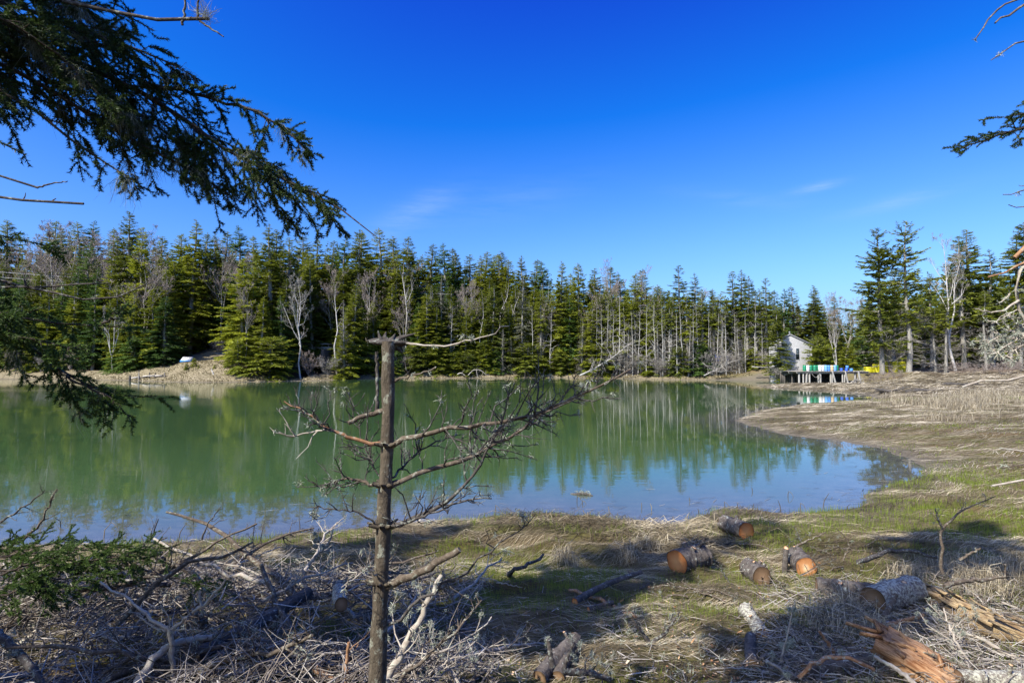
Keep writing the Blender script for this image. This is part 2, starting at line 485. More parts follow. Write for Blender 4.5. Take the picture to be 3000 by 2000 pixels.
# ground material: marsh hay, green shoots, wet mud at the waterline, needle litter under the trees
m, t, b, out = new_mat('marsh ground')
b.inputs['Roughness'].default_value = 0.95; b.inputs['Specular IOR Level'].default_value = 0.08
geo = t.nodes.new('ShaderNodeNewGeometry'); sp = t.nodes.new('ShaderNodeSeparateXYZ'); t.links.new(geo.outputs['Position'], sp.inputs[0])
n1 = noise(t, 0.9, 6, 0.65, stretch=(0.55, 1.6, 1))
n2 = noise(t, 7, 5, 0.7, stretch=(0.4, 1.6, 1))
hay = ramp(t, n2, [(0.25, (0.055, 0.042, 0.022)), (0.5, (0.14, 0.108, 0.06)), (0.8, (0.27, 0.22, 0.135))])
green = ramp(t, n2, [(0.2, (0.05, 0.05, 0.012)), (0.8, (0.14, 0.15, 0.03))])
c = mixc(t, maprange(t, n1, 0.46, 0.60, 0, 0.85), hay, green)
umb = maprange(t, noise(t, 0.5, 4, 0.6, stretch=(0.5, 1.3, 1)), 0.52, 0.66, 0, 0.8)
c = mixc(t, umb, c, (0.13, 0.085, 0.035))
mud = ramp(t, n2, [(0.2, (0.085, 0.07, 0.05)), (0.8, (0.19, 0.165, 0.125))])
wet = maprange(t, attr(t, 'shore'), 0.1, 1.6, 1.0, 0.0)
c = mixc(t, wet, c, mud)
litter = ramp(t, noise(t, 1.6, 6, 0.7), [(0.25, (0.055, 0.040, 0.028)), (0.75, (0.20, 0.15, 0.105))])
farm = attr(t, 'wood')
c = mixc(t, farm, c, litter)
beach = ramp(t, noise(t, 2.2, 8, 0.78), [(0.25, (0.07, 0.055, 0.03)), (0.42, (0.17, 0.14, 0.082)), (0.6, (0.26, 0.215, 0.14)), (0.85, (0.36, 0.31, 0.215))])
c = mixc(t, attr(t, 'beach'), c, beach)
t.links.new(c, b.inputs['Base Color'])
bump(t, b, noise(t, 16, 7, 0.75, stretch=(0.4, 1.2, 1)), 0.9, 0.06)
M['ground'] = m

mb = MB(); V, F4 = grid_mesh(XX, YY, ZZ); mb.add(V, F4=F4)
me = mb.mesh('ground', smooth=True)
far_m = sstep(66, 82, YY)
leftm = sstep(-18, -34, XX)
bank_d = 4.0 + 22.0 * leftm * sstep(-66, -58, XX) * sstep(-38, -50, XX)
wood = far_m * sstep(bank_d, bank_d + 4, DD)
# the reach behind the yellow traps and wharf is open grass
wood = wood * np.where(XX > 36, sstep(5, 9, DD), 1)
beach = far_m * (1 - wood) * np.where(XX > 34, 0.25, 1) * sstep(0.2, 1.0, DD)
for nm, arr in (('shore', np.clip(DD, 0, 10)), ('wood', wood), ('beach', beach)):
    at = me.attributes.new(nm, 'FLOAT', 'POINT'); at.data.foreach_set('value', arr.astype(np.float32).ravel())
ground = struct(link('ground', me, M['ground']))

# ------------------------------------------------------------------ water
m, t, b, out = new_mat('cove water')
shal = attr(t, 'depth')
deep = ramp(t, noise(t, 0.06, 3, 0.5), [(0.3, (0.036, 0.072, 0.027)), (0.7, (0.048, 0.092, 0.036))])
bed = ramp(t, noise(t, 3.0, 6, 0.7, stretch=(0.6, 1.6, 1)), [(0.25, (0.05, 0.048, 0.044)), (0.75, (0.13, 0.122, 0.118))])
c = mixc(t, maprange(t, shal, 0.0, 4.0, 1.0, 0.0), deep, bed)
t.links.new(c, b.inputs['Base Color'])
b.inputs['Roughness'].default_value = 0.012
b.inputs['IOR'].default_value = 1.52
b.inputs['Specular IOR Level'].default_value = 0.5
r1 = noise(t, 0.9, 3, 0.5, stretch=(0.35, 2.2, 1), rot=(0, 0, 0.06))
r2 = noise(t, 4.5, 2, 0.5, stretch=(0.6, 1.9, 1), rot=(0, 0, -0.2))
h = math_(t, 'ADD', math_(t, 'MULTIPLY', r1, 0.75), math_(t, 'MULTIPLY', r2, 0.25))
patch = maprange(t, noise(t, 0.045, 3, 0.6, stretch=(0.5, 2.0, 1)), 0.42, 0.66, 0.22, 1.25)
calm = maprange(t, shal, 0.5, 14.0, 0.12, 1.0)
bn = t.nodes.new('ShaderNodeBump'); bn.inputs['Distance'].default_value = 0.0105
t.links.new(math_(t, 'MULTIPLY', patch, calm), bn.inputs['Strength'])
t.links.new(h, bn.inputs['Height']); t.links.new(bn.outputs[0], b.inputs['Normal'])
M['water'] = m
sel_x = np.concatenate([np.linspace(-200, -14, 50)[:-1], np.linspace(-14, 16, 64)[:-1], np.linspace(16, 70, 40)])
sel_y = np.concatenate([np.linspace(8, 16, 34)[:-1], np.linspace(16, 118, 70)])
WX, WY = np.meshgrid(sel_x, sel_y)
mb = MB(); V, F4 = grid_mesh(WX, WY, np.zeros_like(WX)); mb.add(V, F4=F4)
me = mb.mesh('water', smooth=True)
at = me.attributes.new('depth', 'FLOAT', 'POINT'); at.data.foreach_set('value', np.clip(-shore_d(WX, WY), 0, 60).astype(np.float32).ravel())
struct(link('water', me, M['water']))

# ------------------------------------------------------------------ the road behind the left bank
m, t, b, out = new_mat('worn asphalt'); b.inputs['Roughness'].default_value = 0.85
t.links.new(ramp(t, noise(t, 3, 5, 0.7), [(0.2, (0.20, 0.20, 0.20)), (0.8, (0.34, 0.34, 0.345))]), b.inputs['Base Color'])
M['asphalt'] = m
rx = np.linspace(-125, -20, 70)
ry = 116 + 2.5 * np.sin(rx * 0.05)
rz = np.convolve(np.pad(hgt(rx, ry - 2.4), 4, mode='edge'), np.ones(9) / 9, 'valid') + 0.14
mb = MB()
Vr = []
for dy, dz in ((-2.6, -0.5), (-2.5, 0), (2.5, 0.10), (2.6, -0.5)): Vr.append(np.stack([rx, ry + dy, rz + dz], -1))
V = np.stack(Vr, 1).reshape(-1, 3); a = (np.arange(len(rx) - 1)[:, None] * 4 + np.arange(3)[None]).ravel()
mb.add(V, F4=np.stack([a, a + 4, a + 5, a + 1], -1))
struct(link('road', mb.mesh('road'), M['asphalt']))

# ------------------------------------------------------------------ kinds of tree
def unit(v): return v / (np.linalg.norm(v, axis=-1, keepdims=True) + 1e-9)
PROTO = {}
def conifer(key, seed, H=20.0, R=3.0, cs=0.06, n=190, shape=0.95, droop=0.22, dens=1.0, ragged=0.3, wid=0.15, dead=0, gaps=0.0, mat='needle_far', bark='trunk_grey', lean=0.0, el0=-0.25, el1=0.42, r0=None):
    r = np.random.default_rng(seed)
    n = int(n * 1.45)
    t = r.random(n) ** 0.95
    t = np.clip(t + 0.012 * r.normal(size=n), 0, 0.995)
    h = H * (cs + (1 - cs) * t)
    lay = 0.5 + 0.5 * np.sin(t * (26 + 6 * r.random()) + 3 * vnoise(t * 9, t * 0 + seed, 5))
    L = R * (1 - t) ** (shape * 0.78) * (0.62 + 0.38 * sstep(0, 0.16, t)) * (1 - gaps + gaps * lay)
    L = L * r.uniform(1 - ragged, 1 + 0.7 * ragged, n) + 0.05
    az = r.random(n) * 2 * math.pi
    L = L * (0.82 + 0.3 * vnoise(az * 1.1 + 50, t * 5, seed + 2))
    el = el0 + (el1 - el0) * t ** 1.6 + 0.12 * r.normal(size=n)
    out_ = np.stack([np.cos(az), np.sin(az), np.zeros(n)], -1)
    per = np.stack([-np.sin(az), np.cos(az), np.zeros(n)], -1)
    wob = np.cumsum(r.normal(size=(8, 2)) * 0.10, 0); wob -= wob[0]
    tz = np.linspace(0, H, 8)
    def axis(z): return np.stack([np.interp(z, tz, wob[:, 0]) + lean * z, np.interp(z, tz, wob[:, 1]), z], -1)
    base = axis(h)
    def stem(s):                                      # s (n,) or (n,k)
        s = s[..., None] if s.ndim == 1 else s[..., None]
        Lb = L.reshape((n,) + (1,) * (s.ndim - 1)); tb = t.reshape(Lb.shape); eb = np.tan(el).reshape(Lb.shape)
        o = out_.reshape((n,) + (1,) * (s.ndim - 2) + (3,)); bs = base.reshape(o.shape)
        return bs + o * Lb * s + np.array([0, 0, 1.0]) * Lb * (eb * s - droop * s * s * (1 - tb) * 1.6 + 0.16 * s ** 3)
    r0 = r0 or 0.013 * H
    mb_t = MB()
    kz = np.linspace(0, H, 9)
    mb_t.tubes(np.stack([axis(z) for z in kz]), r0 * (1 - kz / H) ** 0.8 + 0.012, 7, tint=0.5)
    # limbs of the upper crown show as thin stems
    S = np.linspace(0, 0.85, 4)[None].repeat(n, 0)
    P = stem(S)
    big = L > 0.7
    mb_t.tubes(P[big], (0.012 + 0.012 * L[big])[:, None] * np.array([1, 0.8, 0.55, 0.25])[None], 3)
    # needle sprays
    mb_c = MB()
    cnt = np.maximum((dens * L / 0.055).astype(int) + 4, 3)
    ib = np.repeat(np.arange(n), cnt); N = len(ib)
    s = 0.12 + 0.9 * r.random(N) ** 0.8
    sg = np.where(r.random(N) < 0.5, -1, 1)
    ang = r.uniform(0.25, 1.25, N)
    ln = np.clip((0.20 + 0.42 * L[ib] * (1.05 - s)) * r.uniform(0.55, 1.15, N), 0.16, 0.95)
    d = np.cos(ang)[:, None] * out_[ib] + (np.sin(ang) * sg)[:, None] * per[ib]
    d[:, 2] += np.tan(el[ib]) * 0.7 - 2.2 * droop * s * (1 - t[ib]) + r.normal(size=N) * 0.16 + 0.12
    d = unit(d)
    so = s[:, None]
    p0 = base[ib] + out_[ib] * (L[ib] * s)[:, None]
    p0[:, 2] += L[ib] * (np.tan(el[ib]) * s - droop * s * s * (1 - t[ib]) * 1.6 + 0.16 * s ** 3)
    p0 += r.normal(size=(N, 3)) * 0.035
    kk = np.array([0, 1.0])
    P = p0[:, None, :] + d[:, None, :] * (ln[:, None] * kk)[..., None]
    P[:, :, 2] -= (ln[:, None] * kk ** 2) * r.uniform(-0.1, 0.35, N)[:, None]
    side = unit(np.cross(d, np.array([0, 0, 1.0])[None] + 0.75 * r.normal(size=(N, 3))))
    w = wid * 0.80 * r.uniform(0.6, 1.3, N) * (0.4 + 0.6 * np.minimum(1, (1 - t[ib]) * 3.5))
    tint = np.clip(0.5 + 0.17 * r.normal(size=N) + 0.18 * (r.random(n)[ib] - 0.5), 0, 1)
    mb_c.blades(P, w[:, None] * np.array([1.0, 0.35]), side, tint=tint)
    # leading shoot
    nl = 12
    kz = H * (0.955 + 0.05 * r.random(nl)); a = r.random(nl) * 6.283
    d = unit(np.stack([np.cos(a), np.sin(a), np.full(nl, 2.2)], -1))
    P = axis(kz)[:, None] + d[:, None] * (np.full(nl, 0.16)[:, None] * np.array([0, 0.5, 1.0]))[..., None]
    mb_c.blades(P, np.full(nl, 0.06)[:, None] * np.array([0.8, 1, 0.2]), unit(np.cross(d, r.normal(size=(nl, 3)))), tint=0.5)
    mes = [('trunk', mb_t.mesh(key + ' trunk', smooth=True), bark), ('crown', mb_c.mesh(key + ' crown'), mat)]
    if dead:
        nd_ = int(dead)
        mb_d = MB()
        hz = H * r.uniform(0.04, max(cs + 0.12, 0.2), nd_); a = r.random(nd_) * 6.283
        Ld = r.uniform(0.35, 1.0, nd_) * R * 0.75
        o = np.stack([np.cos(a), np.sin(a), r.normal(size=nd_) * 0.18 - 0.15], -1)
        ks = np.array([0, 0.4, 0.75, 1.0])
        P = axis(hz)[:, None] + o[:, None] * (Ld[:, None] * ks)[..., None]
        P[:, :, 2] -= (Ld[:, None] * ks ** 2) * r.uniform(-0.1, 0.35, nd_)[:, None]
        mb_d.tubes(P, np.full(nd_, 0.026)[:, None] * np.array([1, 0.75, 0.5, 0.25]), 3, tint=r.random(nd_))
        m_ = nd_ * 7
        i2 = r.integers(0, nd_, m_); sp_ = r.uniform(0.25, 1, m_)
        q = axis(hz[i2]) + o[i2] * (Ld[i2] * sp_)[:, None]
        q[:, 2] -= Ld[i2] * sp_ ** 2 * 0.12
        dd = unit(o[i2] + 0.9 * r.normal(size=(m_, 3)))
        ll = r.uniform(0.15, 0.55, m_)
        P = q[:, None] + dd[:, None] * (ll[:, None] * np.array([0, 0.5, 1.0]))[..., None]
        P[:, 2, 2] -= 0.08
        mb_d.blades(P, np.full(m_, 0.030)[:, None] * np.array([1, 0.8, 0.4]), unit(np.cross(dd, r.normal(size=(m_, 3)))), tint=r.random(m_))
        mes.append(('dead_branches', mb_d.mesh(key + ' dead branches'), 'twig_grey'))
    PROTO[key] = (H, mes)

def leafless(key, seed, H=14.0, r0=0.14, levels=(8, 7, 6, 3), spread=0.55, up=0.35, first=0.3, bark='trunk_grey', twig='twig_grey', fork=0, crook=0.05, rat=(0.42, 0.45, 0.45, 0.5), tw=0.022):
    r = np.random.default_rng(seed)
    K = 7
    mbt = MB(); mbc = MB()
    z = np.linspace(0, 1, K)
    w = np.cumsum(r.normal(size=(K, 2)) * crook * H / K * 2, 0); w -= w[0]
    trunks = [np.stack([w[:, 0], w[:, 1], z * H], -1)]
    rads = [r0 * (1 - z * 0.93)]
    for f in range(fork):
        a = r.random() * 6.283; s0 = r.uniform(0.12, 0.35)
        p = np.stack([np.interp(s0, z, w[:, 0]) + np.cos(a) * spread * 0.45 * H * z ** 0.8 * (1 - s0) + r.normal(size=K) * 0.02 * H * z,
                      np.interp(s0, z, w[:, 1]) + np.sin(a) * spread * 0.45 * H * z ** 0.8 * (1 - s0) + r.normal(size=K) * 0.02 * H * z,
                      H * (s0 + (1 - s0) * z * r.uniform(0.8, 1.0))], -1)
        trunks.append(p); rads.append(r0 * 0.7 * (1 - z * 0.93))
    P = np.stack(trunks); R = np.stack(rads)
    mbt.tubes(P, R, 6)
    Ln = np.array([H * (1 if i == 0 else 0.8) for i in range(len(P))])
    lo = first
    for lv, nb in enumerate(levels):
        N = len(P); Kp = P.shape[1]
        i = np.repeat(np.arange(N), nb); n = len(i)
        s = r.uniform(lo, 0.99, n); lo = 0.2
        x = s * (Kp - 1); k0 = np.minimum(x.astype(int), Kp - 2); fr = (x - k0)[:, None]
        b0 = P[i, k0] * (1 - fr) + P[i, k0 + 1] * fr
        tg = unit(P[i, k0 + 1] - P[i, k0])
        rr = R[i, k0] * (1 - fr[:, 0]) + R[i, k0 + 1] * fr[:, 0]
        v = unit(np.cross(tg, r.normal(size=(n, 3))))
        an = r.uniform(0.45, 1.15, n) * (spread / 0.55) ** 0.5
        d = unit(np.cos(an)[:, None] * tg + np.sin(an)[:, None] * v + np.array([0, 0, up])[None])
        ln = Ln[i] * rat[lv] * (1.1 - 0.75 * s) * r.uniform(0.6, 1.2, n) + 0.1
        Kn = 5 if lv < 2 else 3
        ks = np.linspace(0, 1, Kn)
        Q = b0[:, None] + d[:, None] * (ln[:, None] * ks)[..., None]
        Q += np.cumsum(r.normal(size=(n, Kn, 3)) * (0.05 * ln)[:, None, None], 1) * (ks > 0)[None, :, None]
        Q[:, :, 2] += (ln[:, None] * ks ** 2) * 0.15 * up
        rn = np.minimum(rr * 0.6, 0.02 * ln + 0.008)
        RR = rn[:, None] * (1 - 0.8 * ks)[None]
        if lv == 0: mbt.tubes(Q, RR, 5)
        elif lv == 1: mbc.tubes(Q, np.maximum(RR, tw * 0.45), 3, tint=r.random(n))
        else: mbc.blades(Q, np.maximum(RR * 2, tw) * np.ones_like(RR), unit(np.cross(d, r.normal(size=(n, 3)))), tint=r.random(n))
        P, R, Ln = Q, RR, ln
    PROTO[key] = (H, [('trunk', mbt.mesh(key + ' trunk', smooth=True), bark), ('crown', mbc.mesh(key + ' crown'), twig)])

# full spruces
conifer('full_a', 1, R=3.3, n=210)
conifer('full_b', 2, R=2.6, n=200, shape=0.85, ragged=0.4)
conifer('full_c', 3, R=3.0, n=220, shape=1.05, ragged=0.45, gaps=0.3)
conifer('full_d', 4, R=2.3, n=190, shape=0.8, droop=0.3)
conifer('yell_a', 5, R=4.0, n=230, shape=0.95, ragged=0.45, gaps=0.25, mat='needle_yellow', cs=0.04, wid=0.17)
conifer('cool_a', 6, R=3.6, n=240, shape=0.75, mat='needle_cool', cs=0.02, wid=0.17, gaps=0.15)
conifer('cool_b', 7, R=2.8, n=200, shape=0.9, mat='needle_cool')
# spruces with a bare lower trunk
conifer('bare_a', 11, R=2.4, n=130, cs=0.42, ragged=0.5, gaps=0.3, dead=120)
conifer('bare_b', 12, R=2.1, n=110, cs=0.5, ragged=0.5, gaps=0.35, dead=130, shape=0.7)
conifer('bare_c', 13, R=2.6, n=120, cs=0.34, ragged=0.55, gaps=0.45, dead=110, shape=0.8)
conifer('pole_a', 14, R=1.7, n=70, cs=0.62, ragged=0.5, dead=150, shape=0.6, dens=0.8)
# ragged old ones by the marsh
conifer('rag_a', 21, R=5.4, n=150, cs=0.20, ragged=0.55, gaps=0.55, droop=0.16, dead=50, shape=0.72, dens=0.85, el0=-0.05, wid=0.19, r0=0.33)
conifer('rag_b', 22, R=5.0, n=105, cs=0.30, ragged=0.6, gaps=0.6, droop=0.14, dead=110, shape=0.7, dens=0.72, el0=0.0, wid=0.19, r0=0.36)
# grey, lichen hung
conifer('grey_a', 31, R=3.4, n=190, cs=0.03, ragged=0.5, gaps=0.4, mat='needle_grey', dens=0.8, dead=60, wid=0.10, bark='trunk_grey')
conifer('grey_b', 32, R=2.6, n=120, cs=0.08, ragged=0.5, gaps=0.4, mat='twig_grey', dens=0.9, dead=60, wid=0.05, el0=0.3, droop=0.05)
# low bushy ones
conifer('bush_a', 41, H=8, R=2.6, n=130, cs=0.01, shape=0.6, mat='needle_cool', wid=0.15, r0=0.09)
conifer('bush_b', 42, H=8, R=2.4, n=120, cs=0.01, shape=0.7, mat='needle_yellow', wid=0.14, r0=0.09)
conifer('bush_c', 43, H=5, R=2.2, n=100, cs=0.01, shape=0.5, ragged=0.5, mat='needle_far', wid=0.14, r0=0.07)
leafless('birch_a', 51, H=14, r0=0.15, bark='birch', twig='twig_grey', crook=0.07, fork=1, levels=(9, 7, 5, 3))
leafless('birch_b', 52, H=14, r0=0.14, bark='birch', twig='twig_brown', crook=0.05, levels=(10, 7, 6, 3), spread=0.4, up=0.6)
leafless('birch_c', 53, H=10, r0=0.11, bark='birch', twig='twig_grey', crook=0.05, fork=3, levels=(4, 5, 4, 2), spread=0.45, up=0.8, first=0.45)
leafless('birch_d', 54, H=14, r0=0.17, bark='birch', twig='twig_grey', crook=0.11, fork=1, levels=(6, 3, 2, 1), spread=0.7, first=0.55, rat=(0.26, 0.4, 0.4, 0.5))
leafless('snag_a', 55, H=12, r0=0.16, bark='birch', twig='twig_grey', crook=0.06, levels=(7, 2), first=0.5, rat=(0.16, 0.3), spread=0.6)
leafless('grey_c', 56, H=13, r0=0.13, bark='trunk_grey', twig='twig_brown', fork=2, levels=(9, 6, 5, 3), spread=0.55, up=0.5, first=0.25, tw=0.013)
leafless('grey_d', 57, H=13, r0=0.11, bark='trunk_grey', twig='twig_brown', fork=1, levels=(11, 7, 5, 3), spread=0.4, up=0.7, first=0.35, tw=0.013)
leafless('big_birch', 58, H=22, r0=0.30, bark='birch', twig='twig_grey', crook=0.06, fork=1, levels=(12, 7, 6, 4), spread=0.6, first=0.4, rat=(0.34, 0.42, 0.45, 0.5))
leafless('stick_a', 61, H=12, r0=0.11, bark='trunk_pale', twig='twig_grey', crook=0.015, levels=(26, 3), first=0.12, rat=(0.13, 0.4), spread=0.9, up=-0.05, tw=0.02)
leafless('stick_b', 62, H=12, r0=0.10, bark='trunk_pale', twig='twig_grey', crook=0.03, levels=(34, 4), first=0.08, rat=(0.16, 0.4), spread=1.0, up=-0.1, tw=0.02)
leafless('shrub_a', 59, H=3.0, r0=0.03, bark='twig_brown', twig='twig_brown', fork=6, levels=(6, 5, 4), spread=0.9, first=0.1, rat=(0.5, 0.5, 0.5))
leafless('shrub_b', 60, H=3.0, r0=0.03, bark='twig_grey', twig='twig_grey', fork=5, levels=(7, 6, 4), spread=1.1, first=0.1, rat=(0.5, 0.5, 0.5))

WIDE = {'full': 1.9, 'cool': 1.7, 'yell': 1.85, 'bare': 1.5, 'pole': 1.7, 'rag_': 1.25, 'grey': 1.25, 'bush': 1.2}
def put_tree(name, key, x, y, h, label, cat, group=None, wide=1.0, rng=None, rz=None, lean=None, dz=-0.1):
    H0, mes = PROTO[key]
    wide = wide * WIDE.get(key[:4], 1.0)
    s = h / H0
    rz = rng.random() * 6.283 if rz is None else rz
    rot = (0, 0, rz) if lean is None else (lean[0], lean[1], rz)
    o = thing(name, label, cat, (x, y, float(hgt(x, y)) + dz), group, rot=rot, scale=(s * wide, s * wide, s))
    for nm, me, mt in mes:
        link(nm, me, M[mt], o)
    return o
def tree_at(name, key, px, tip, label, cat='tree', off=None, D=None, group=None, wide=1.0, rng=None, **kw):
    """a tree whose top stands at photograph pixel (px, tip), off metres behind the far waterline (or D away)"""
    if D is None:
        x = (px - 1500) / F * 100.0
        for _ in range(4): D = float(yfar(x)) + off; x = (px - 1500) / F * D
    p = W(px, tip, D)
    h = p[2] - float(hgt(p[0], p[1]))
    return put_tree(name, key, p[0], p[1], h, label, cat, group, wide, rng, **kw)
# ------------------------------------------------------------------ the wood on the far shore
TR = np.random.default_rng(77)
def T(name, key, px, tip, off, label, wide=1.0, cat='tree', **kw):
    if px > 990 and off < 14: off = 1.6 + off * 0.62
    return tree_at(name, key, px, tip, label, cat, off=off, wide=wide, rng=TR, **kw)
S_ = 'spruce_tree'; B_ = 'birch_tree'; L_ = 'leafless_tree'
# -- trees along the waterline, left to right
T('fir_tree', 'cool_b', 60, 830, 9, 'dark fir on the far shore at the left edge, behind the near spruce bough')
T(S_, 'yell_a', 110, 800, 14, 'yellow green spruce on the left of the far wood above the near bough', 0.7)
T(B_, 'birch_b', 165, 690, 20, 'spreading pale birch crown against the sky at the far left')
T(L_, 'grey_c', 255, 690, 24, 'greyish bare hardwood crown right of the pale birch at far left', 1.2)
T(S_, 'cool_b', 258, 706, 16, 'narrow blue green spruce right of the spreading birch at far left', 0.75)
T(S_, 'full_a', 408, 621, 16, 'tallest pointed spruce on the left skyline, bright green below its tip', 0.72)
T(S_, 'yell_a', 425, 668, 14, 'bright yellow green spruce just in front of the tallest left skyline spruce', 0.62)
T(L_, 'grey_c', 345, 700, 19, 'bare pale hardwood left of the tallest skyline spruce', 1.2)
T(L_, 'grey_d', 440, 790, 11, 'bare twiggy hardwood above the dark bushy evergreen on the left shore', 1.3)
T(B_, 'birch_c', 335, 905, 5.5, 'leaning white birch trunk at the left shore beside the old dock', 1.0)
T('fir_tree', 'cool_a', 482, 868, 8, 'broad dark bushy evergreen left of the clearing and road', 1.05)
T('fir_tree', 'bush_a', 395, 985, 6, 'low dark evergreen at the waterline behind the old dock', 1.5)
T('fir_tree', 'bush_a', 352, 1000, 6.5, 'small dense evergreen left of the old dock on the far shore', 1.3)
T(S_, 'full_c', 560, 642, 22, 'tall dark spruce standing behind the clearing, left of the road gap', 0.88)
T(S_, 'full_b', 603, 682, 26, 'narrow spruce tucked right behind the tall dark spruce by the clearing', 0.8)
T(S_, 'yell_a', 712, 758, 11, 'big broad yellow green spruce right of the clearing', 0.92)
T(S_, 'full_c', 795, 655, 14, 'tall layered spruce rising behind the broad yellow green spruce', 0.95)
T(S_, 'full_a', 850, 690, 17, 'dark spruce left of the small white birch', 0.75)
T(S_, 'bush_b', 700, 985, 4.5, 'low yellow green spruce at the right end of the pale bank', 1.2)
T(S_, 'bush_c', 800, 990, 5, 'low ragged spruce skirt at the shore left of the dark culvert', 1.5)
T(B_, 'birch_a', 884, 818, 4.5, 'small white birch with curved trunk beside the dark culvert', 0.85)
T('dead_spruce', 'grey_b', 1008, 880, 9, 'grey dead spruce with upswept twigs left of the broken sapling top', 1.0)
T(S_, 'bush_b', 1010, 985, 5, 'small green spruce at the shore right of the dark culvert', 1.3)
T(B_, 'birch_b', 1087, 818, 8, 'thin straight birch with brown crown just left of the broken sapling', 0.7)
T('snag', 'snag_a', 992, 830, 12, 'broken white snag behind the grey dead spruce')
T(S_, 'full_a', 1035, 676, 22, 'broad spruce on the skyline left above the broken sapling', 0.85)
T(S_, 'full_b', 1112, 668, 26, 'high spruce tip on the skyline straight above the broken sapling', 0.9)
T(S_, 'full_c', 1150, 730, 15, 'dense spruce behind the broken sapling top', 1.0)
T(S_, 'full_a', 1180, 688, 20, 'broad shouldered spruce on the skyline right of the broken sapling', 0.85)
T('snag', 'birch_d', 1204, 760, 12, 'tall white dead tree with forked bare top right above the broken sapling', 0.7)
T(S_, 'full_d', 1250, 862, 7, 'leaning yellow green spruce among white snags on the centre shore', 1.3)
T('snag', 'birch_d', 1245, 842, 7.5, 'white forked snag leaning left in the centre of the far wood', 0.6)
T(S_, 'grey_a', 1290, 800, 9, 'thin spruce full of pale dead twigs in the centre of the far wood', 0.7)
T(S_, 'full_c', 1275, 900, 5, 'bushy spruce overhanging the centre of the far waterline', 1.1)
T(S_, 'bush_c', 1290, 1010, 3.5, 'low spruce boughs at the waterline left of the arched driftwood', 1.3)
T(S_, 'full_d', 1362, 920, 7, 'young dark spruce left of the white snag post', 0.95)
T('snag', 'snag_a', 1404, 890, 6, 'straight white snag post above the arched driftwood', 0.9)
T(L_, 'grey_c', 1378, 850, 12, 'bare pale tree with broken limb left of the white snag post', 0.8)
T(S_, 'full_a', 1440, 830, 8, 'bright green full spruce right of the white snag post', 0.85)
T(S_, 'bush_b', 1430, 1000, 4, 'low bright green spruce at the shore right of the arched driftwood', 1.3)
T('snag', 'birch_d', 1482, 822, 11, 'white crooked snag with open fork left of the grey lichen spruce', 0.75)
T('dead_spruce', 'grey_a', 1527, 800, 6, 'tall grey lichen hung spruce at the centre right of the shore', 0.85)
T('dead_spruce', 'grey_a', 1500, 985, 3.5, 'pale grey spruce leaning low over the water under the lichen spruce', 1.3)
T(S_, 'bare_b', 1585, 850, 5, 'brown half dead spruce right of the grey lichen spruce', 0.9)
T(S_, 'full_c', 1640, 765, 9, 'tall full spruce reaching the water right of centre', 0.85)
T(S_, 'cool_b', 1672, 870, 7.5, 'dark shaded spruce tucked right of the tall full spruce', 1.0)
T(S_, 'full_d', 1732, 880, 6, 'bright green pointed spruce left of the row of bare grey trunks', 1.2)
T(S_, 'bush_c', 1640, 1030, 3, 'low spruce bush on the bank left of the big fallen tree', 1.3)
T('snag', 'birch_d', 1592, 830, 13, 'curved white bare limbs behind the half dead spruce', 0.6)
T(L_, 'grey_d', 1780, 800, 15, 'round crowned bare hardwood on the skyline above the grey trunks', 0.85)
T(S_, 'full_a', 1843, 800, 9, 'dark pyramid spruce rising over the row of bare grey trunks', 0.95)
T(L_, 'grey_d', 1885, 815, 14, 'pale bare hardwood right behind the dark pyramid spruce', 0.8)
for i, (px, tip, off, key) in enumerate([(1755, 860, 6, 'pole_a'), (1772, 850, 8, 'bare_b'), (1790, 865, 5.5, 'pole_a'), (1808, 855, 7, 'bare_a'), (1822, 870, 6, 'pole_a'), (1862, 880, 6.5, 'pole_a'), (1900, 860, 9, 'bare_c'), (1915, 850, 6, 'bare_a')]):
    T(S_, key, px, tip, off, '%s thin bare grey spruce trunk, counted right of the pointed bright green spruce' % ['first', 'second', 'third', 'fourth', 'fifth', 'sixth', 'seventh', 'eighth'][i], 0.75, group='bare grey trunks right of centre')
R_ = [(1945, 850, 6, 'bare_b'), (1962, 870, 4.5, 'pole_a'), (1990, 778, 9, 'bare_c'), (2012, 850, 5, 'bare_a'), (2036, 800, 7, 'bare_a'), (2060, 850, 5, 'bare_c'), (2090, 845, 6, 'bare_b'), (2112, 860, 4.5, 'pole_a'), (2138, 795, 8, 'bare_c'), (2168, 790, 10, 'bare_a'), (2190, 808, 6, 'bare_a'), (2215, 850, 5, 'bare_c'), (2243, 815, 6, 'bare_c')]
for i, (px, tip, off, key) in enumerate(R_):
    T(S_, key, px, tip, off, '%s ragged shoreline spruce, counted left from the grey shed' % ['first', 'second', 'third', 'fourth', 'fifth', 'sixth', 'seventh', 'eighth', 'ninth', 'tenth', 'eleventh', 'twelfth', 'thirteenth'][len(R_) - 1 - i], 0.95, group='ragged spruces left of the shed')
T(L_, 'grey_c', 2068, 862, 9, 'pale bare hardwood among the ragged spruces, white limbs showing', 0.7)
T(B_, 'birch_d', 2010, 890, 7, 'short white forked birch among the ragged spruces', 0.7)
tree_at(S_, 'full_c', 2284, 900, 'green spruce overlapping the left wall of the grey shed', D=89.5, rng=TR, wide=0.95, cat='tree')
T(S_, 'cool_b', 2300, 845, 14, 'slender spruce behind the peak of the grey shed', 0.8)
T(S_, 'full_b', 2320, 838, 18, 'pointed spruce rising above the grey shed roof', 0.9)
T(S_, 'full_c', 2372, 835, 16, 'broad dark spruce behind the right half of the grey shed', 1.0)
T(S_, 'full_a', 2405, 850, 20, 'second broad spruce, right of the one behind the shed', 0.9)
T(S_, 'full_d', 2447, 868, 26, 'small pointed spruce on the skyline between shed and marsh trees', 0.9)
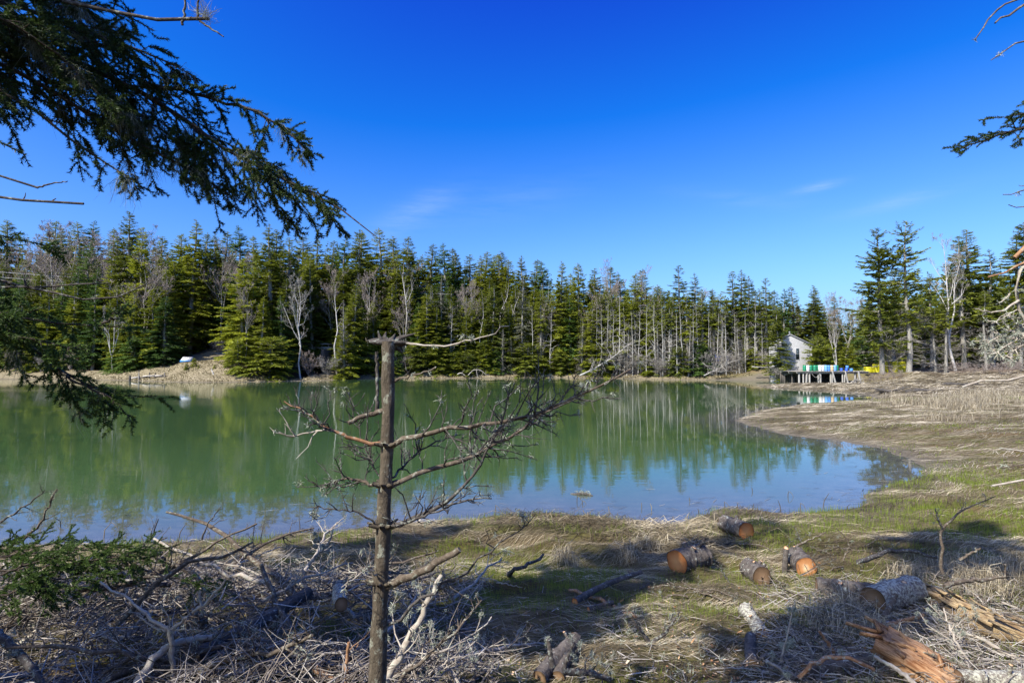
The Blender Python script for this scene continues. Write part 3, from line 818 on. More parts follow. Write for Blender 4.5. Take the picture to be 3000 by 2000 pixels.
T(L_, 'grey_d', 2425, 885, 22, 'bare brownish hardwood behind the barrels', 1.1)
T(L_, 'grey_c', 2470, 880, 20, 'bare greyish hardwood left of the two big marsh spruces', 1.1)
tree_at(S_, 'bush_c', 2392, 985, 'young spruce beside the right corner of the grey shed', D=88, rng=TR, wide=0.8, cat='tree')
tree_at(S_, 'bush_b', 2425, 1010, 'small green spruce behind the row of barrels', D=90, rng=TR, wide=1.0, cat='tree')
tree_at(B_, 'birch_c', 2449, 945, 'white twin stemmed birch behind the barrels on the wharf', D=86.5, rng=TR, wide=0.9, cat='tree')
tree_at(S_, 'bush_b', 2480, 1005, 'yellowish low spruce behind the blue buckets on the wharf', D=90, rng=TR, wide=1.2, cat='tree')
# -- the grove by the marsh on the right
Q_ = [('spruce_tree', 'rag_a', 2576, 668, 85, 0.78, 'large ragged spruce left of the tallest marsh spruce, dense dark lower crown'),
      ('spruce_tree', 'rag_b', 2653, 648, 83, 0.80, 'tallest ragged spruce by the marsh with stout pale bare trunk'),
      ('spruce_tree', 'bare_c', 2610, 790, 92, 0.9, 'thin spruce in the gap between the two big marsh spruces'),
      ('birch_tree', 'big_birch', 2790, 700, 84, 0.75, 'large bare white birch leaning left in the right hand grove'),
      ('spruce_tree', 'bare_a', 2725, 800, 92, 1.0, 'shorter spruce between the tallest marsh spruce and the white birch'),
      ('spruce_tree', 'full_c', 2700, 880, 96, 1.1, 'low spruce right behind the stout pale trunk by the marsh'),
      ('spruce_tree', 'bare_c', 2815, 690, 94, 1.0, 'spruce behind the crown of the large white birch'),
      ('spruce_tree', 'full_a', 2858, 665, 97, 0.9, 'tall dark spruce right of the large white birch'),
      ('spruce_tree', 'bare_a', 2900, 730, 92, 1.0, 'spruce between the two tall dark spruces at far right'),
      ('spruce_tree', 'full_a', 2952, 685, 95, 0.95, 'tall full dark spruce near the right edge of the grove'),
      ('spruce_tree', 'bare_b', 3005, 650, 92, 1.0, 'spruce cut by the right edge above the marsh'),
      ('spruce_tree', 'bare_c', 3060, 700, 96, 1.1, 'outermost spruce of the grove beyond the right edge'),
      ('spruce_tree', 'pole_a', 2735, 900, 84, 0.9, 'slim bare pole of a spruce right of the stout pale trunk'),
      ('spruce_tree', 'pole_a', 2765, 870, 83, 0.9, 'second slim bare pole right of the stout pale trunk'),
      ('spruce_tree', 'pole_a', 2882, 850, 85, 0.9, 'slim grey trunk just right of the white birch base'),
      ('spruce_tree', 'bare_a', 2955, 830, 84, 0.9, 'pale trunk rising behind the brush at the right edge'),
      ('spruce_tree', 'pole_a', 2985, 860, 83, 0.9, 'slim trunk nearest the right edge of the grove'),
      ('spruce_tree', 'full_b', 2760, 850, 104, 1.2, 'shaded spruce deep in the grove behind the slim poles'),
      ('spruce_tree', 'full_c', 2850, 830, 108, 1.2, 'shaded spruce deep in the grove behind the birch base'),
      ('spruce_tree', 'full_b', 2930, 840, 106, 1.2, 'shaded spruce deep in the grove at far right'),
      ('spruce_tree', 'full_a', 2640, 890, 104, 1.1, 'shaded spruce deep behind the yellow traps'),
      ('spruce_tree', 'full_c', 2540, 880, 102, 1.1, 'shaded spruce behind the left big marsh spruce'),
      ('fir_tree', 'bush_a', 2530, 985, 94, 1.3, 'dark low evergreen left of the yellow traps'),
      ('dead_spruce', 'grey_b', 2600, 930, 86, 0.8, 'grey dead young spruce under the left big marsh spruce')]
for nm, key, px, tip, D, wd, lab in Q_:
    tree_at(nm, key, px, tip, lab, cat='tree', D=D, rng=TR, wide=wd)

# -- tips along the skyline, counted from the left edge to the shed
SKY = [(-60, 640, 34), (35, 645, 36), (140, 640, 40), (190, 672, 40), (230, 650, 34), (268, 645, 36), (330, 668, 44), (475, 690, 44), (508, 680, 40), (640, 684, 34), (668, 680, 38), (706, 660, 30), (740, 690, 40),
       (820, 672, 36), (890, 690, 40), (938, 698, 26), (975, 705, 38), (1008, 690, 32), (1055, 678, 34), (1150, 695, 40), (1222, 728, 36), (1245, 745, 40), (1267, 716, 34), (1299, 710, 30), (1325, 726, 40), (1342, 740, 34), (1361, 748, 38), (1400, 748, 30), (1426, 738, 36),
       (1441, 748, 44), (1462, 745, 34), (1473, 738, 42), (1505, 758, 32), (1530, 748, 28), (1570, 760, 32), (1592, 764, 28), (1670, 800, 34), (1700, 772, 24), (1729, 788, 30), (1745, 806, 26), (1785, 780, 26), (1816, 798, 30), (1878, 788, 28), (1925, 835, 30), (1945, 838, 34), (2215, 845, 26), (2270, 850, 22)]
ORD = ['first', 'second', 'third', 'fourth', 'fifth', 'sixth', 'seventh', 'eighth', 'ninth', 'tenth', 'eleventh', 'twelfth', 'thirteenth', 'fourteenth', 'fifteenth', 'sixteenth', 'seventeenth', 'eighteenth', 'nineteenth', 'twentieth']
ORD2 = ORD + ['twenty first', 'twenty second', 'twenty third', 'twenty fourth', 'twenty fifth', 'twenty sixth', 'twenty seventh', 'twenty eighth']
keys = ['full_b', 'full_d', 'full_a', 'full_c', 'full_b', 'cool_b']
cl = cm = cr = 0
for i, (px, tip, off) in enumerate(SKY):
    if px < 1000: lab = '%s back row spruce tip on the skyline, counted from the left edge' % ORD[cl]; cl += 1
    elif px < 1480: lab = '%s back row spruce tip on the skyline, counted right from the broken sapling' % ORD[cm]; cm += 1
    else: lab = '%s back row spruce tip on the skyline, counted right from the grey lichen spruce' % ORD[cr]; cr += 1
    T(S_, keys[i % 6], px, tip, off, lab, 0.85 + 0.2 * TR.random(), group='skyline spruces of the far wood')

# -- the body of the wood, mostly hidden behind the trees above
cnt = 0
for row, (off, sp, hm) in enumerate([(8, 62, 0.62), (13, 58, 0.75), (19, 56, 0.82), (26, 58, 0.9), (33, 64, 0.92)]):
    px = -150 + 20 * row
    while px < 2330:
        px += sp * TR.uniform(0.7, 1.3)
        if 520 < px < 690 and row < 3: continue
        if 470 < px < 690 and row == 0: continue
        if 860 < px < 985 and row < 2: continue
        if 2190 < px and row < 2: continue
        # stay below the skyline drawn by the trees above
        top = np.interp(px, [0, 400, 560, 1000, 1200, 1500, 1900, 2300], [690, 690, 700, 715, 745, 785, 840, 870])
        tip = 1055 - (1055 - top) * hm * TR.uniform(0.82, 1.02)
        k = TR.random()
        if px > 1680: key = ['bare_a', 'bare_b', 'bare_c', 'pole_a', 'full_b', 'grey_d'][int(k * 6)]
        elif px < 700: key = ['full_c', 'grey_c' if row > 1 else 'cool_b', 'grey_d' if row > 1 else 'yell_a', 'cool_b', 'yell_a', 'full_a', 'full_b'][int(k * 7)]
        else: key = ['full_a', 'full_b', 'full_c', 'full_d', 'yell_a', 'cool_b', 'grey_d', 'full_a'][int(k * 8)]
        side = 'left' if px < 1000 else ('middle' if px < 1680 else 'right')
        if key.startswith('grey'):
            T(L_, key, px, tip, off, 'bare hardwood filling gaps deep in the %s of the far wood' % side, 0.9, group='inner hardwoods, ' + side)
        else:
            T(S_, key, px, tip, off, 'spruce filling gaps deep in the %s of the far wood' % side, 0.85, group='inner spruces, ' + side)
        cnt += 1
# bleached dead poles standing at the edge of the wood
DP = [(1250, 880, 4), (1318, 905, 5), (1560, 900, 3), (1610, 890, 4), (1748, 870, 3), (1763, 905, 2), (1780, 880, 3), (1796, 900, 2.2), (1815, 872, 3), (1828, 905, 2), (1852, 900, 2.5), (1868, 880, 3), (1893, 905, 2), (1920, 880, 3), (1940, 900, 2.2), (1958, 890, 3), (1982, 900, 2), (2000, 880, 3), (2030, 905, 2), (2047, 885, 3), (2075, 900, 2.2), (2098, 890, 3), (2125, 905, 2), (2155, 890, 2.6), (2182, 905, 2), (2208, 890, 2.4), (2232, 930, 2)]
for i, (px, tip, off) in enumerate(DP):
    lab = ('%s bleached dead pole at the far waterline, counted left from the grey shed' % ORD2[len(DP) - 1 - i]) if i > 3 else ['bleached dead pole among the spruces right of the broken sapling', 'bleached dead pole left of the white snag post', 'bleached dead pole right of the grey lichen spruce', 'bleached dead pole before the half dead spruce'][i]
    T('dead_pole', ['stick_a', 'stick_b'][i % 2], px, tip + TR.uniform(-15, 15), off, lab, 0.9, group='bleached poles at the far waterline')
for i, (px, tip, off) in enumerate([(1705, 930, 3), (1775, 960, 2), (1835, 940, 2.5), (1925, 960, 2), (2015, 950, 2), (2085, 960, 2), (2165, 950, 2), (1470, 960, 2.5)]):
    T('dead_spruce', 'grey_b', px, tip, off, ['small grey dead spruce left of the big fallen tree', 'small grey dead spruce behind the big fallen tree', 'small grey dead spruce right of the fallen tree top', 'small grey dead spruce between fallen tree and pointing limb', 'small grey dead spruce left of the pointing limb', 'small grey dead spruce behind the pointing limb', 'small grey dead spruce right of the pointing limb', 'small grey dead spruce left of the leaning grey spruce at the centre shore'][i], 1.1)
# low spruces that hang over the far waterline
for i, px in enumerate([1130, 1165, 1225, 1330, 1370, 1460, 1550, 1590, 1680, 1715, 1765, 1905, 1990, 2045, 2200]):
    T(S_, ['bush_c', 'bush_a', 'bush_c', 'bush_b'][i % 4], px, TR.uniform(1000, 1050), 2.0 + TR.uniform(0, 2.5), '%s low spruce skirt at the far waterline, counted right from the broken sapling' % ORD[i], TR.uniform(1.1, 1.6), group='low spruces at the far waterline')
# -- the wood goes on behind, one mass
mbw = MB(); fr = np.random.default_rng(5)
xs = []
for off in (40, 46, 52, 60, 70):
    px = -600.0
    while px < 3500:
        px += fr.uniform(22, 46); xs.append((px, off))
allP = []; allW = []; allS = []; allT = []
for px, off in xs:
    D = float(yfar((px - 1500) / F * 110)) + off + fr.uniform(-3, 3)
    top = np.interp(px, [-600, 0, 400, 560, 1000, 1200, 1500, 1900, 2300, 2480, 2560, 3500], [680, 682, 682, 692, 708, 740, 780, 838, 880, 925, 790, 770])
    tip = 1055 - (1055 - top) * fr.uniform(0.84, 1.0)
    p = W(px, tip, D); z0 = float(hgt(p[0], p[1])); H = p[2] - z0
    n = 110
    tt = fr.random(n); L = (0.16 * H) * (1 - tt) ** 0.9 * fr.uniform(0.5, 1.1, n) + 0.25; a = fr.random(n) * 6.283
    o = np.stack([np.cos(a), np.sin(a), 0.5 * tt - 0.25], -1)
    b0 = np.stack([np.full(n, p[0]), np.full(n, p[1]), z0 + H * (tt if not 1700 < px < 2290 else 0.14 + 0.86 * tt)], -1)
    allP.append(b0[:, None] + o[:, None] * (L[:, None] * np.array([0.0, 1.0]))[..., None])
    allW.append((0.35 * L + 0.25)[:, None] * np.array([1.0, 0.45])); allS.append(unit(np.cross(o, np.array([0, 0, 1.0]) + 0.7 * fr.normal(size=(n, 3))))); allT.append(np.clip(0.5 + 0.2 * fr.normal(size=n) + 0.3 * (fr.random() - 0.5), 0, 1))
mbw.blades(np.vstack(allP), np.vstack(allW), np.vstack(allS), tint=np.concatenate(allT))
stuff(link('far_wood', mbw.mesh('far wood'), M['needle_far']), 'dark spruce wood going on behind the trees of the far shore')
# shrubs at the edge of the wood and along the marsh
def shrub(px, D, h, key, label, wide=1.0, group=None):
    p = W(px, 1060, D); put_tree('bare_shrub', key, p[0], p[1], h, label, 'shrub', group, wide, TR)
for i, px in enumerate([2545, 2562, 2580, 2598, 2618, 2636]):
    shrub(px, 79.5 + TR.uniform(-0.6, 1.0), TR.uniform(1.1, 1.5), 'shrub_a', 'reddish bare shrub in the thicket right of the wharf', 1.1, 'red shrubs right of the wharf')
for i, px in enumerate([2800, 2825, 2850, 2880, 2905, 2930, 2960, 2990, 3020]):
    shrub(px, 79 + TR.uniform(-1, 2.5), TR.uniform(1.3, 2.0), 'shrub_a', 'reddish bare shrub along the foot of the right hand grove', 1.3, 'red shrubs under the grove')
for i, (px, off, h) in enumerate([(1760, 2.5, 3.4), (1800, 3.0, 4.4), (1845, 3.0, 3.8), (1900, 3.5, 3.6), (1935, 2.5, 3.2), (2055, 3.0, 4.0), (2100, 2.5, 3.8), (2150, 3.5, 3.6), (2235, 3.0, 3.0), (2275, 2.5, 2.6)]):
    x = (px - 1500) / F * 100; D = float(yfar(x)) + off
    shrub(px, D, h, 'shrub_b', '%s grey bare bush on the far bank, counted right from the fallen tree' % ORD[i], 1.2, 'grey bushes on the far bank')
for i, (px, off, h) in enumerate([(1085, 4, 3.6), (1170, 4.5, 3.4), (1215, 5, 3.0), (640, 26, 3.0), (905, 7, 4.0), (960, 6, 3.5), (205, 6, 3.5), (120, 5, 3.2), (40, 5, 3.6)]):
    x = (px - 1500) / F * 100; D = float(yfar(x)) + off
    shrub(px, D, h, 'shrub_b' if i % 2 else 'shrub_a', ['bare bush at the shore behind the broken sapling', 'brown bare bush right of the broken sapling on the far bank', 'thin bare bush below the forked white dead tree', 'bare bush at the roadside in the clearing', 'bare bush over the culvert beside the white birch', 'bare bush right of the dark culvert', 'bare bush at the far left shore behind the low bough', 'second bare bush at the far left shore', 'leftmost bare bush on the far shore'][i], 1.1)
for i, (px, py, h, key) in enumerate([(545, 1082, 1.1, 'bush_b'), (570, 1074, 1.5, 'bush_b'), (663, 1075, 1.5, 'bush_b'), (628, 1079, 0.7, 'bush_b'), (582, 1079, 0.6, 'bush_b')]):
    q = GT(px, py)
    put_tree('small_spruce', key, q[0], q[1], h, ['round seedling spruce below the pale blue panel', 'upright seedling spruce right of the pale blue panel', 'seedling spruce near the right end of the pale bank', 'tiny brownish shrub in the middle of the pale bank', 'tiny shrub right of the upright seedling'][i], 'shrub', None, 1.3, TR, dz=-0.03)
# ------------------------------------------------------------------ things on the far shore
DR = np.random.default_rng(404)
def flat_mat(name, col, rough=0.6, var=0.25, scale=3.0, spec=0.3, bs=0.0, stretch=None):
    m, t, b, out = new_mat(name)
    b.inputs['Roughness'].default_value = rough; b.inputs['Specular IOR Level'].default_value = spec
    n = noise(t, scale, 5, 0.65, stretch=stretch)
    lo = tuple(c * (1 - var) for c in col); hi = tuple(min(1, c * (1 + var)) for c in col)
    t.links.new(ramp(t, n, [(0.25, lo), (0.75, hi)]), b.inputs['Base Color'])
    if bs: bump(t, b, n, bs, 0.02)
    return m
M['old_wood'] = flat_mat('weathered grey wood', (0.30, 0.27, 0.23), 0.9, 0.45, 5, 0.1, 0.5, (1, 1, 0.25))
M['pale_post'] = flat_mat('bleached post', (0.35, 0.325, 0.29), 0.9, 0.35, 4, 0.1, 0.4, (1, 1, 0.3))
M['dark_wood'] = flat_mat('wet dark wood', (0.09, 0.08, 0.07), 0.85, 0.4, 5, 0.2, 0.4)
M['drift'] = flat_mat('bleached driftwood', (0.50, 0.455, 0.39), 0.9, 0.3, 6, 0.1, 0.4, (1, 1, 0.3))
M['glass'] = flat_mat('dark window glass', (0.018, 0.03, 0.035), 0.08, 0.2, 1.0, 0.5)
M['trim'] = flat_mat('grey painted trim', (0.32, 0.32, 0.33), 0.7, 0.15, 5)
for nm, c in (('green', (0.012, 0.20, 0.095)), ('white', (0.62, 0.62, 0.60)), ('blue', (0.07, 0.25, 0.62)), ('light_blue', (0.14, 0.35, 0.68)), ('tan', (0.55, 0.40, 0.22)), ('deep_blue', (0.02, 0.09, 0.48))):
    M['plastic_' + nm] = flat_mat(nm + ' plastic', c, 0.42, 0.14, 5, 0.4)
M['trap'] = flat_mat('yellow coated wire', (0.66, 0.60, 0.015), 0.5, 0.15, 4)
M['concrete'] = flat_mat('weathered concrete', (0.42, 0.41, 0.39), 0.9, 0.2, 2)
# cedar shingles
m, t, b, out = new_mat('weathered shingles'); b.inputs['Roughness'].default_value = 0.9
tcn = t.nodes.new('ShaderNodeTexCoord'); mpn = t.nodes.new('ShaderNodeMapping'); mpn.inputs['Rotation'].default_value = (math.pi / 2, 0, 0)
t.links.new(tcn.outputs['Object'], mpn.inputs[0])
br = t.nodes.new('ShaderNodeTexBrick'); t.links.new(mpn.outputs[0], br.inputs[0])
br.inputs['Color1'].default_value = (0.42, 0.415, 0.41, 1); br.inputs['Color2'].default_value = (0.53, 0.525, 0.52, 1); br.inputs['Mortar'].default_value = (0.27, 0.265, 0.26, 1)
br.inputs['Scale'].default_value = 1.0; br.inputs['Brick Width'].default_value = 0.16; br.inputs['Row Height'].default_value = 0.14; br.inputs['Mortar Size'].default_value = 0.012
t.links.new(mixc(t, maprange(t, noise(t, 0.8, 4, 0.6), 0.3, 0.7, 0, 0.35), br.outputs[0], (0.35, 0.345, 0.35)), b.inputs['Base Color'])
bump(t, b, br.outputs['Fac'], -0.6, 0.02)
M['shingle'] = m

# -- shed
sx, sy = 45.0, 92.0
zg = float(hgt(sx, sy)) - 1.3
shed = thing('shed', 'grey shingled gable shed among spruces behind the wharf', 'shed', (sx, sy, zg), rot=(0, 0, math.radians(-25)))
w2, ze, zp, dp = 3.1, 5.75 - zg, 7.42 - zg, 6.5
O3 = (0, 0, 0)
mb = MB()
Vf = [(-w2, 0, 0), (w2, 0, 0), (w2, 0, ze), (0, 0, zp), (-w2, 0, ze)]
V = Vf + [(x, dp, z) for (x, y, z) in Vf]
mb.add(V, F4=[[1, 6, 7, 2], [5, 0, 4, 9], [6, 5, 9, 7], [0, 1, 2, 4]], F3=[[4, 2, 3], [9, 8, 7]])
part('wall', mb, M['shingle'], shed, off=O3)
for sgn in (-1, 1):
    mb = MB()
    e = np.array([sgn * (w2 + 0.28), 0, ze - 0.13]); p = np.array([0, 0, zp + 0.03])
    q = []
    for y in (-0.22, dp + 0.22):
        for a in (p, e):
            for u in (0, 0.13): q.append(np.array([0, y, u]) + a)
    fc = [[0, 1, 3, 2], [4, 6, 7, 5], [1, 5, 7, 3], [0, 2, 6, 4], [2, 3, 7, 6]]
    mb.add(q, F4=fc if sgn > 0 else [f[::-1] for f in fc])
    part('roof', mb, M['trim'], shed, off=O3)
mb = MB(); mb.box((1.05, -0.02, 4.35 - zg), (0.50, 0.06, 1.80)); wi = part('window', mb, M['trim'], shed, off=O3)
mb = MB(); mb.box((1.05, -0.056, 4.35 - zg), (0.40, 0.03, 1.68)); pn = part('pane', mb, M['glass'], wi, off=O3)
mb = MB(); mb.box((1.05, -0.08, 4.35 - zg), (0.40, 0.02, 0.04)); part('muntin', mb, M['trim'], wi, off=O3)
for sgn in (-1, 1):
    mb = MB(); mb.box((sgn * (w2 - 0.04), -0.03, ze / 2), (0.12, 0.05, ze - 0.1)); part('corner_board', mb, M['trim'], shed, off=O3)
mb = MB(); mb.tubes(np.array([[-0.05, 0.6, zp], [-0.05, 0.6, zp + 0.32], [-0.05, 0.6, zp + 0.34], [-0.05, 0.6, zp + 0.55]]), np.array([0.09, 0.09, 0.17, 0.10]), 10, cap1=True)
part('roof_vent', mb, M['trim'], shed, off=O3)

# -- wharf
WD = 79.0
dz = W(2440, 1088, WD)[2]
x0, x1 = W(2335, 1088, WD)[0], W(2548, 1088, WD)[0]
wharf = thing('wharf', 'old grey timber wharf on pale posts at the head of the cove', 'wharf', ((x0 + x1) / 2, WD + 2.6, 0))
mb = MB()
xp = x0
while xp < x1:
    wdt = DR.uniform(0.17, 0.23)
    mb.box((xp + wdt / 2, WD + 2.6 + DR.uniform(-0.06, 0.06), dz + DR.uniform(-0.012, 0.012)), (wdt - 0.02, 5.2, 0.06), tint=DR.random())
    xp += wdt
o = part('deck_planks', mb, M['old_wood'], wharf); o['kind'] = 'stuff'
for yy in (WD + 0.25, WD + 2.6, WD + 4.9):
    mb = MB(); mb.box(((x0 + x1) / 2, yy, dz - 0.16), (x1 - x0 - 0.1, 0.16, 0.24)); part('beam', mb, M['old_wood'], wharf)
for px, lean, top in [(2345, 0, 0), (2357, 0, 0), (2365.5, 0.1, 0), (2375.5, 0, 0), (2402, 0, 0), (2408, 0, 0), (2438, 0, 0), (2442, 0.05, 0), (2447, -0.45, 0.35), (2473, 0, 0), (2478, 0.1, 0), (2483, -0.35, 0.35), (2510, 0, 0), (2520, -0.3, 0.3)]:
    xb = W(px, 1126, WD)[0]; yy = WD + 0.32 + DR.uniform(-0.03, 0.05)
    mb = MB(); zz_ = np.linspace(-0.6, dz - 0.28 + top * 1.0, 5)
    if top: yy = WD - 0.15
    mb.tubes(np.stack([xb + lean * (zz_ / dz), np.full(5, yy), zz_], -1), np.array([0.13, 0.125, 0.12, 0.12, 0.115]) * DR.uniform(0.85, 1.1), 8, cap1=True)
    part('post', mb, M['pale_post'], wharf)
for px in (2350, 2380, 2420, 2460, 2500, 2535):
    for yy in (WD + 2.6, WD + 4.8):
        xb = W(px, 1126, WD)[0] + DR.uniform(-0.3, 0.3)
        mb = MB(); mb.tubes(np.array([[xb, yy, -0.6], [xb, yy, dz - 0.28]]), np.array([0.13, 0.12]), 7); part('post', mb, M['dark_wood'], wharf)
for k in range(int((x1 - x0) / 0.32)):  # dark planks added at the back, standing in for the shade under the deck
    mb = MB(); mb.box((x0 + 0.16 + k * 0.32, WD + 5.05, dz / 2 - 0.35), (0.30, 0.08, dz + 0.45)); part('deck_shade_plank', mb, M['dark_wood'], wharf)
mb = MB(); k = np.linspace(0, 1, 12); xa = W(2378, 1095, WD)[0]; xb = W(2402, 1095, WD)[0]
mb.tubes(np.stack([xa + (xb - xa) * k, np.full(12, WD - 0.02), dz - 0.3 - 0.5 * np.sin(k * math.pi)], -1), np.full(12, 0.03), 5)
part('rope', mb, M['pale_post'], wharf)

# -- barrels
def barrel_mesh(r=0.24, h=0.80, name='barrel'):
    mb = MB()
    zs = np.array([0, 0.02, 0.24, 0.26, 0.29, 0.31, 0.53, 0.55, 0.58, 0.60, 0.78, 0.80]) / 0.80 * h
    rs = np.array([0.94, 1, 1, 1.05, 1.05, 1, 1, 1.05, 1.05, 1, 1, 0.95]) * r
    mb.tubes(np.stack([zs * 0, zs * 0, zs], -1), rs, 16)
    ml = MB(); ml.tubes(np.array([[0, 0, h - 0.03], [0, 0, h + 0.015], [0, 0, h + 0.02], [0, 0, h - 0.004]]), np.array([0.96, 0.97, 0.9, 0.88]) * r, 16, cap1=True)
    return mb.mesh(name), ml.mesh(name + ' lid')
BM, BL = {}, {}
def barrel(px, colour, label, group='barrels on the wharf', r=0.24, h=0.80, dy=0.0, name='barrel', z=0.0, cat='barrel'):
    key = (colour, r, h)
    if key not in BM: BM[key], BL[key] = barrel_mesh(r, h, colour + ' ' + name)
    x = W(px, 1088, WD + 0.6)[0]
    o = thing(name, label, cat, (x, WD + 0.6 + dy, dz + 0.045 + z), group, rot=(0, 0, DR.random() * 6))
    link('body', BM[key], M['plastic_' + colour], o); link('lid', BL[key], M['plastic_' + colour], o)
for px, cname, dy, lab in [(2358.5, 'green', 0.1, 'green plastic barrel at the left end of the row on the wharf'), (2366.5, 'white', 0, 'white barrel second from the left on the wharf'),
                       (2375.5, 'green', 0.05, 'green barrel right beside the second white barrel on the wharf'), (2387, 'green', 0.0, 'green barrel in the middle of the three green ones on the wharf'), (2395.5, 'green', 0.25, 'green barrel just left of the pair of white barrels'),
                       (2402.5, 'white', 0.0, 'left one of the pair of white barrels mid row'), (2410.5, 'white', 0.05, 'right one of the pair of white barrels, beside a light blue one'), (2419.5, 'light_blue', 0, 'left light blue barrel mid row on the wharf'), (2428, 'blue', 0.05, 'blue barrel left of the tan one on the wharf'),
                       (2437, 'tan', 0.0, 'tan barrel, the only one in the row on the wharf'), (2446, 'light_blue', 0.05, 'light blue barrel right of the tan one'), (2454, 'green', 0.25, 'green barrel at the right end of the row')]:
    barrel(px, cname, lab, dy=dy)
barrel(2465, 'deep_blue', 'small blue bucket right of the last green barrel', 'buckets on the wharf', 0.19, 0.40, 0, 'bucket', cat='bucket')
barrel(2480, 'deep_blue', 'upright blue bucket standing under another blue bucket on the wharf', 'buckets on the wharf', 0.20, 0.38, 0, 'bucket', cat='bucket')
barrel(2482.5, 'blue', 'blue bucket stacked on top of another on the wharf', 'buckets on the wharf', 0.19, 0.34, 0.03, 'bucket', z=0.405, cat='bucket')
barrel(2494, 'blue', 'rightmost low blue bucket on the wharf', 'buckets on the wharf', 0.20, 0.36, 0, 'bucket', cat='bucket')

# -- yellow wire traps in stacks
tw, td, th = 0.95, 0.62, 0.40
mb = MB(); rr_ = 0.022
for y in (-td / 2, td / 2):
    for z in np.linspace(rr_, th - rr_, 5): mb.box((0, y, z), (tw, 0.03, 0.055))
    for x in np.linspace(-tw / 2, tw / 2, 7): mb.box((x, y + 0.001, th / 2), (0.055, 0.028, th))
for x in (-tw / 2, 0.05, tw / 2):
    for z in np.linspace(rr_, th - rr_, 5): mb.box((x, 0, z), (0.026, td, 0.036))
for y in np.linspace(-td / 2 + 0.1, td / 2 - 0.1, 5): mb.box((0, y, th - 0.02), (tw, 0.085, 0.025)); mb.box((0, y, 0.02), (tw, 0.085, 0.025))
TM = mb.mesh('trap wire'); mb = MB(); mb.box((0.0, 0, th / 2), (0.02, td * 0.8, th * 0.7)); TH = mb.mesh('trap head')
M['trap_net'] = flat_mat('green netting', (0.10, 0.22, 0.04), 0.8, 0.3, 6)
zt = float(hgt(W(2600, 1080, 86)[0], 86)) - 0.02
TZ = W(2600, 1088, 86)[2] - 0.12
STK = [('left', [(2544, 2), (2553, 1)]), ('middle', [(2570, 3), (2588, 4)]), ('right', [(2622, 4), (2641, 4)])]
lev = ['bottom', 'second', 'third', 'top']
# a plank pallet carries each stack
for which, cols in STK:
    for ci, (px, n) in enumerate(cols):
        xx = W(px, 1080, 86)[0]
        mb = MB()
        pz = TZ
        for q in (-0.28, 0, 0.28): mb.box((xx, 86 + q, pz - 0.03), (1.0, 0.14, 0.05))
        for q in (-0.42, 0.42):
            mb.box((xx + q, 86, (pz - 0.06 + zt) / 2), (0.10, 0.7, max(pz - 0.06 - zt, 0.05)))
        tag(link('pallet', mb.mesh('pallet', off=(xx, 86, zt)), M['old_wood'], loc=(xx, 86, zt)), 'wooden pallet under the %s column of the %s yellow trap stack' % (['left', 'right'][ci], which), 'pallet', 'pallets under the traps')
        for k in range(n):
            o = thing('lobster_trap', '%s yellow wire trap in the %s column of the %s stack' % (lev[k] if k < n - 1 else 'topmost', ['left', 'right'][ci], which), 'trap', (xx + DR.uniform(-0.02, 0.02), 86 + DR.uniform(-0.03, 0.03), TZ + k * (th + 0.012)), 'yellow traps by the marsh trees', rot=(0, 0, DR.uniform(-0.05, 0.05)))
            link('wire_cage', TM, M['trap'], o); link('netting', TH, M['trap_net'], o)

# -- old dock at the left shore
def post_px(px, top, D, r, mat, parent, lean=0.0):
    b0 = W(px, 1114, D); zt_ = W(px, top, D)[2]
    mb = MB(); z = np.linspace(-0.5, zt_, 4)
    mb.tubes(np.stack([b0[0] + lean * z, np.full(4, D), z], -1), np.array([1.1, 1.05, 1, 0.8]) * r, 7, cap1=True)
    return part('post', mb, M[mat], parent)
DD_ = 92.5
dock = thing('ruined_dock', 'low ruined dock of dark posts and pale planks at the left shore', 'dock', (W(430, 1114, DD_)[0], DD_, 0))
for px, top, r in [(380, 1099, 0.16), (407, 1091, 0.11), (438, 1090, 0.10), (455, 1092, 0.10), (472, 1100, 0.09), (476.5, 1097, 0.09), (482, 1091, 0.11), (487, 1100, 0.14)]:
    post_px(px, top, DD_ + DR.uniform(-0.2, 0.2), r, 'dark_wood' if r != 0.11 else 'old_wood', dock, DR.uniform(-0.03, 0.03))
for (pa, ya), (pb, yb), mt in [((381, 1108), (408, 1104), 'drift'), ((406, 1107), (436, 1102.5), 'dark_wood'), ((420, 1101.5), (456, 1100), 'drift'), ((452, 1103), (486, 1102), 'dark_wood'), ((455, 1100), (476, 1100.5), 'drift')]:
    a, b_ = W(pa, ya, DD_ + 0.2), W(pb, yb, DD_ + 0.2)
    mb = MB(); mb.box((a + b_) / 2, (np.linalg.norm(b_ - a), 0.35, 0.2), tilt=np.array([[1, 0, 0], [0, 1, 0], [(b_ - a)[2] / np.linalg.norm(b_ - a), 0, 1]]))
    part('plank', mb, M[mt], dock)

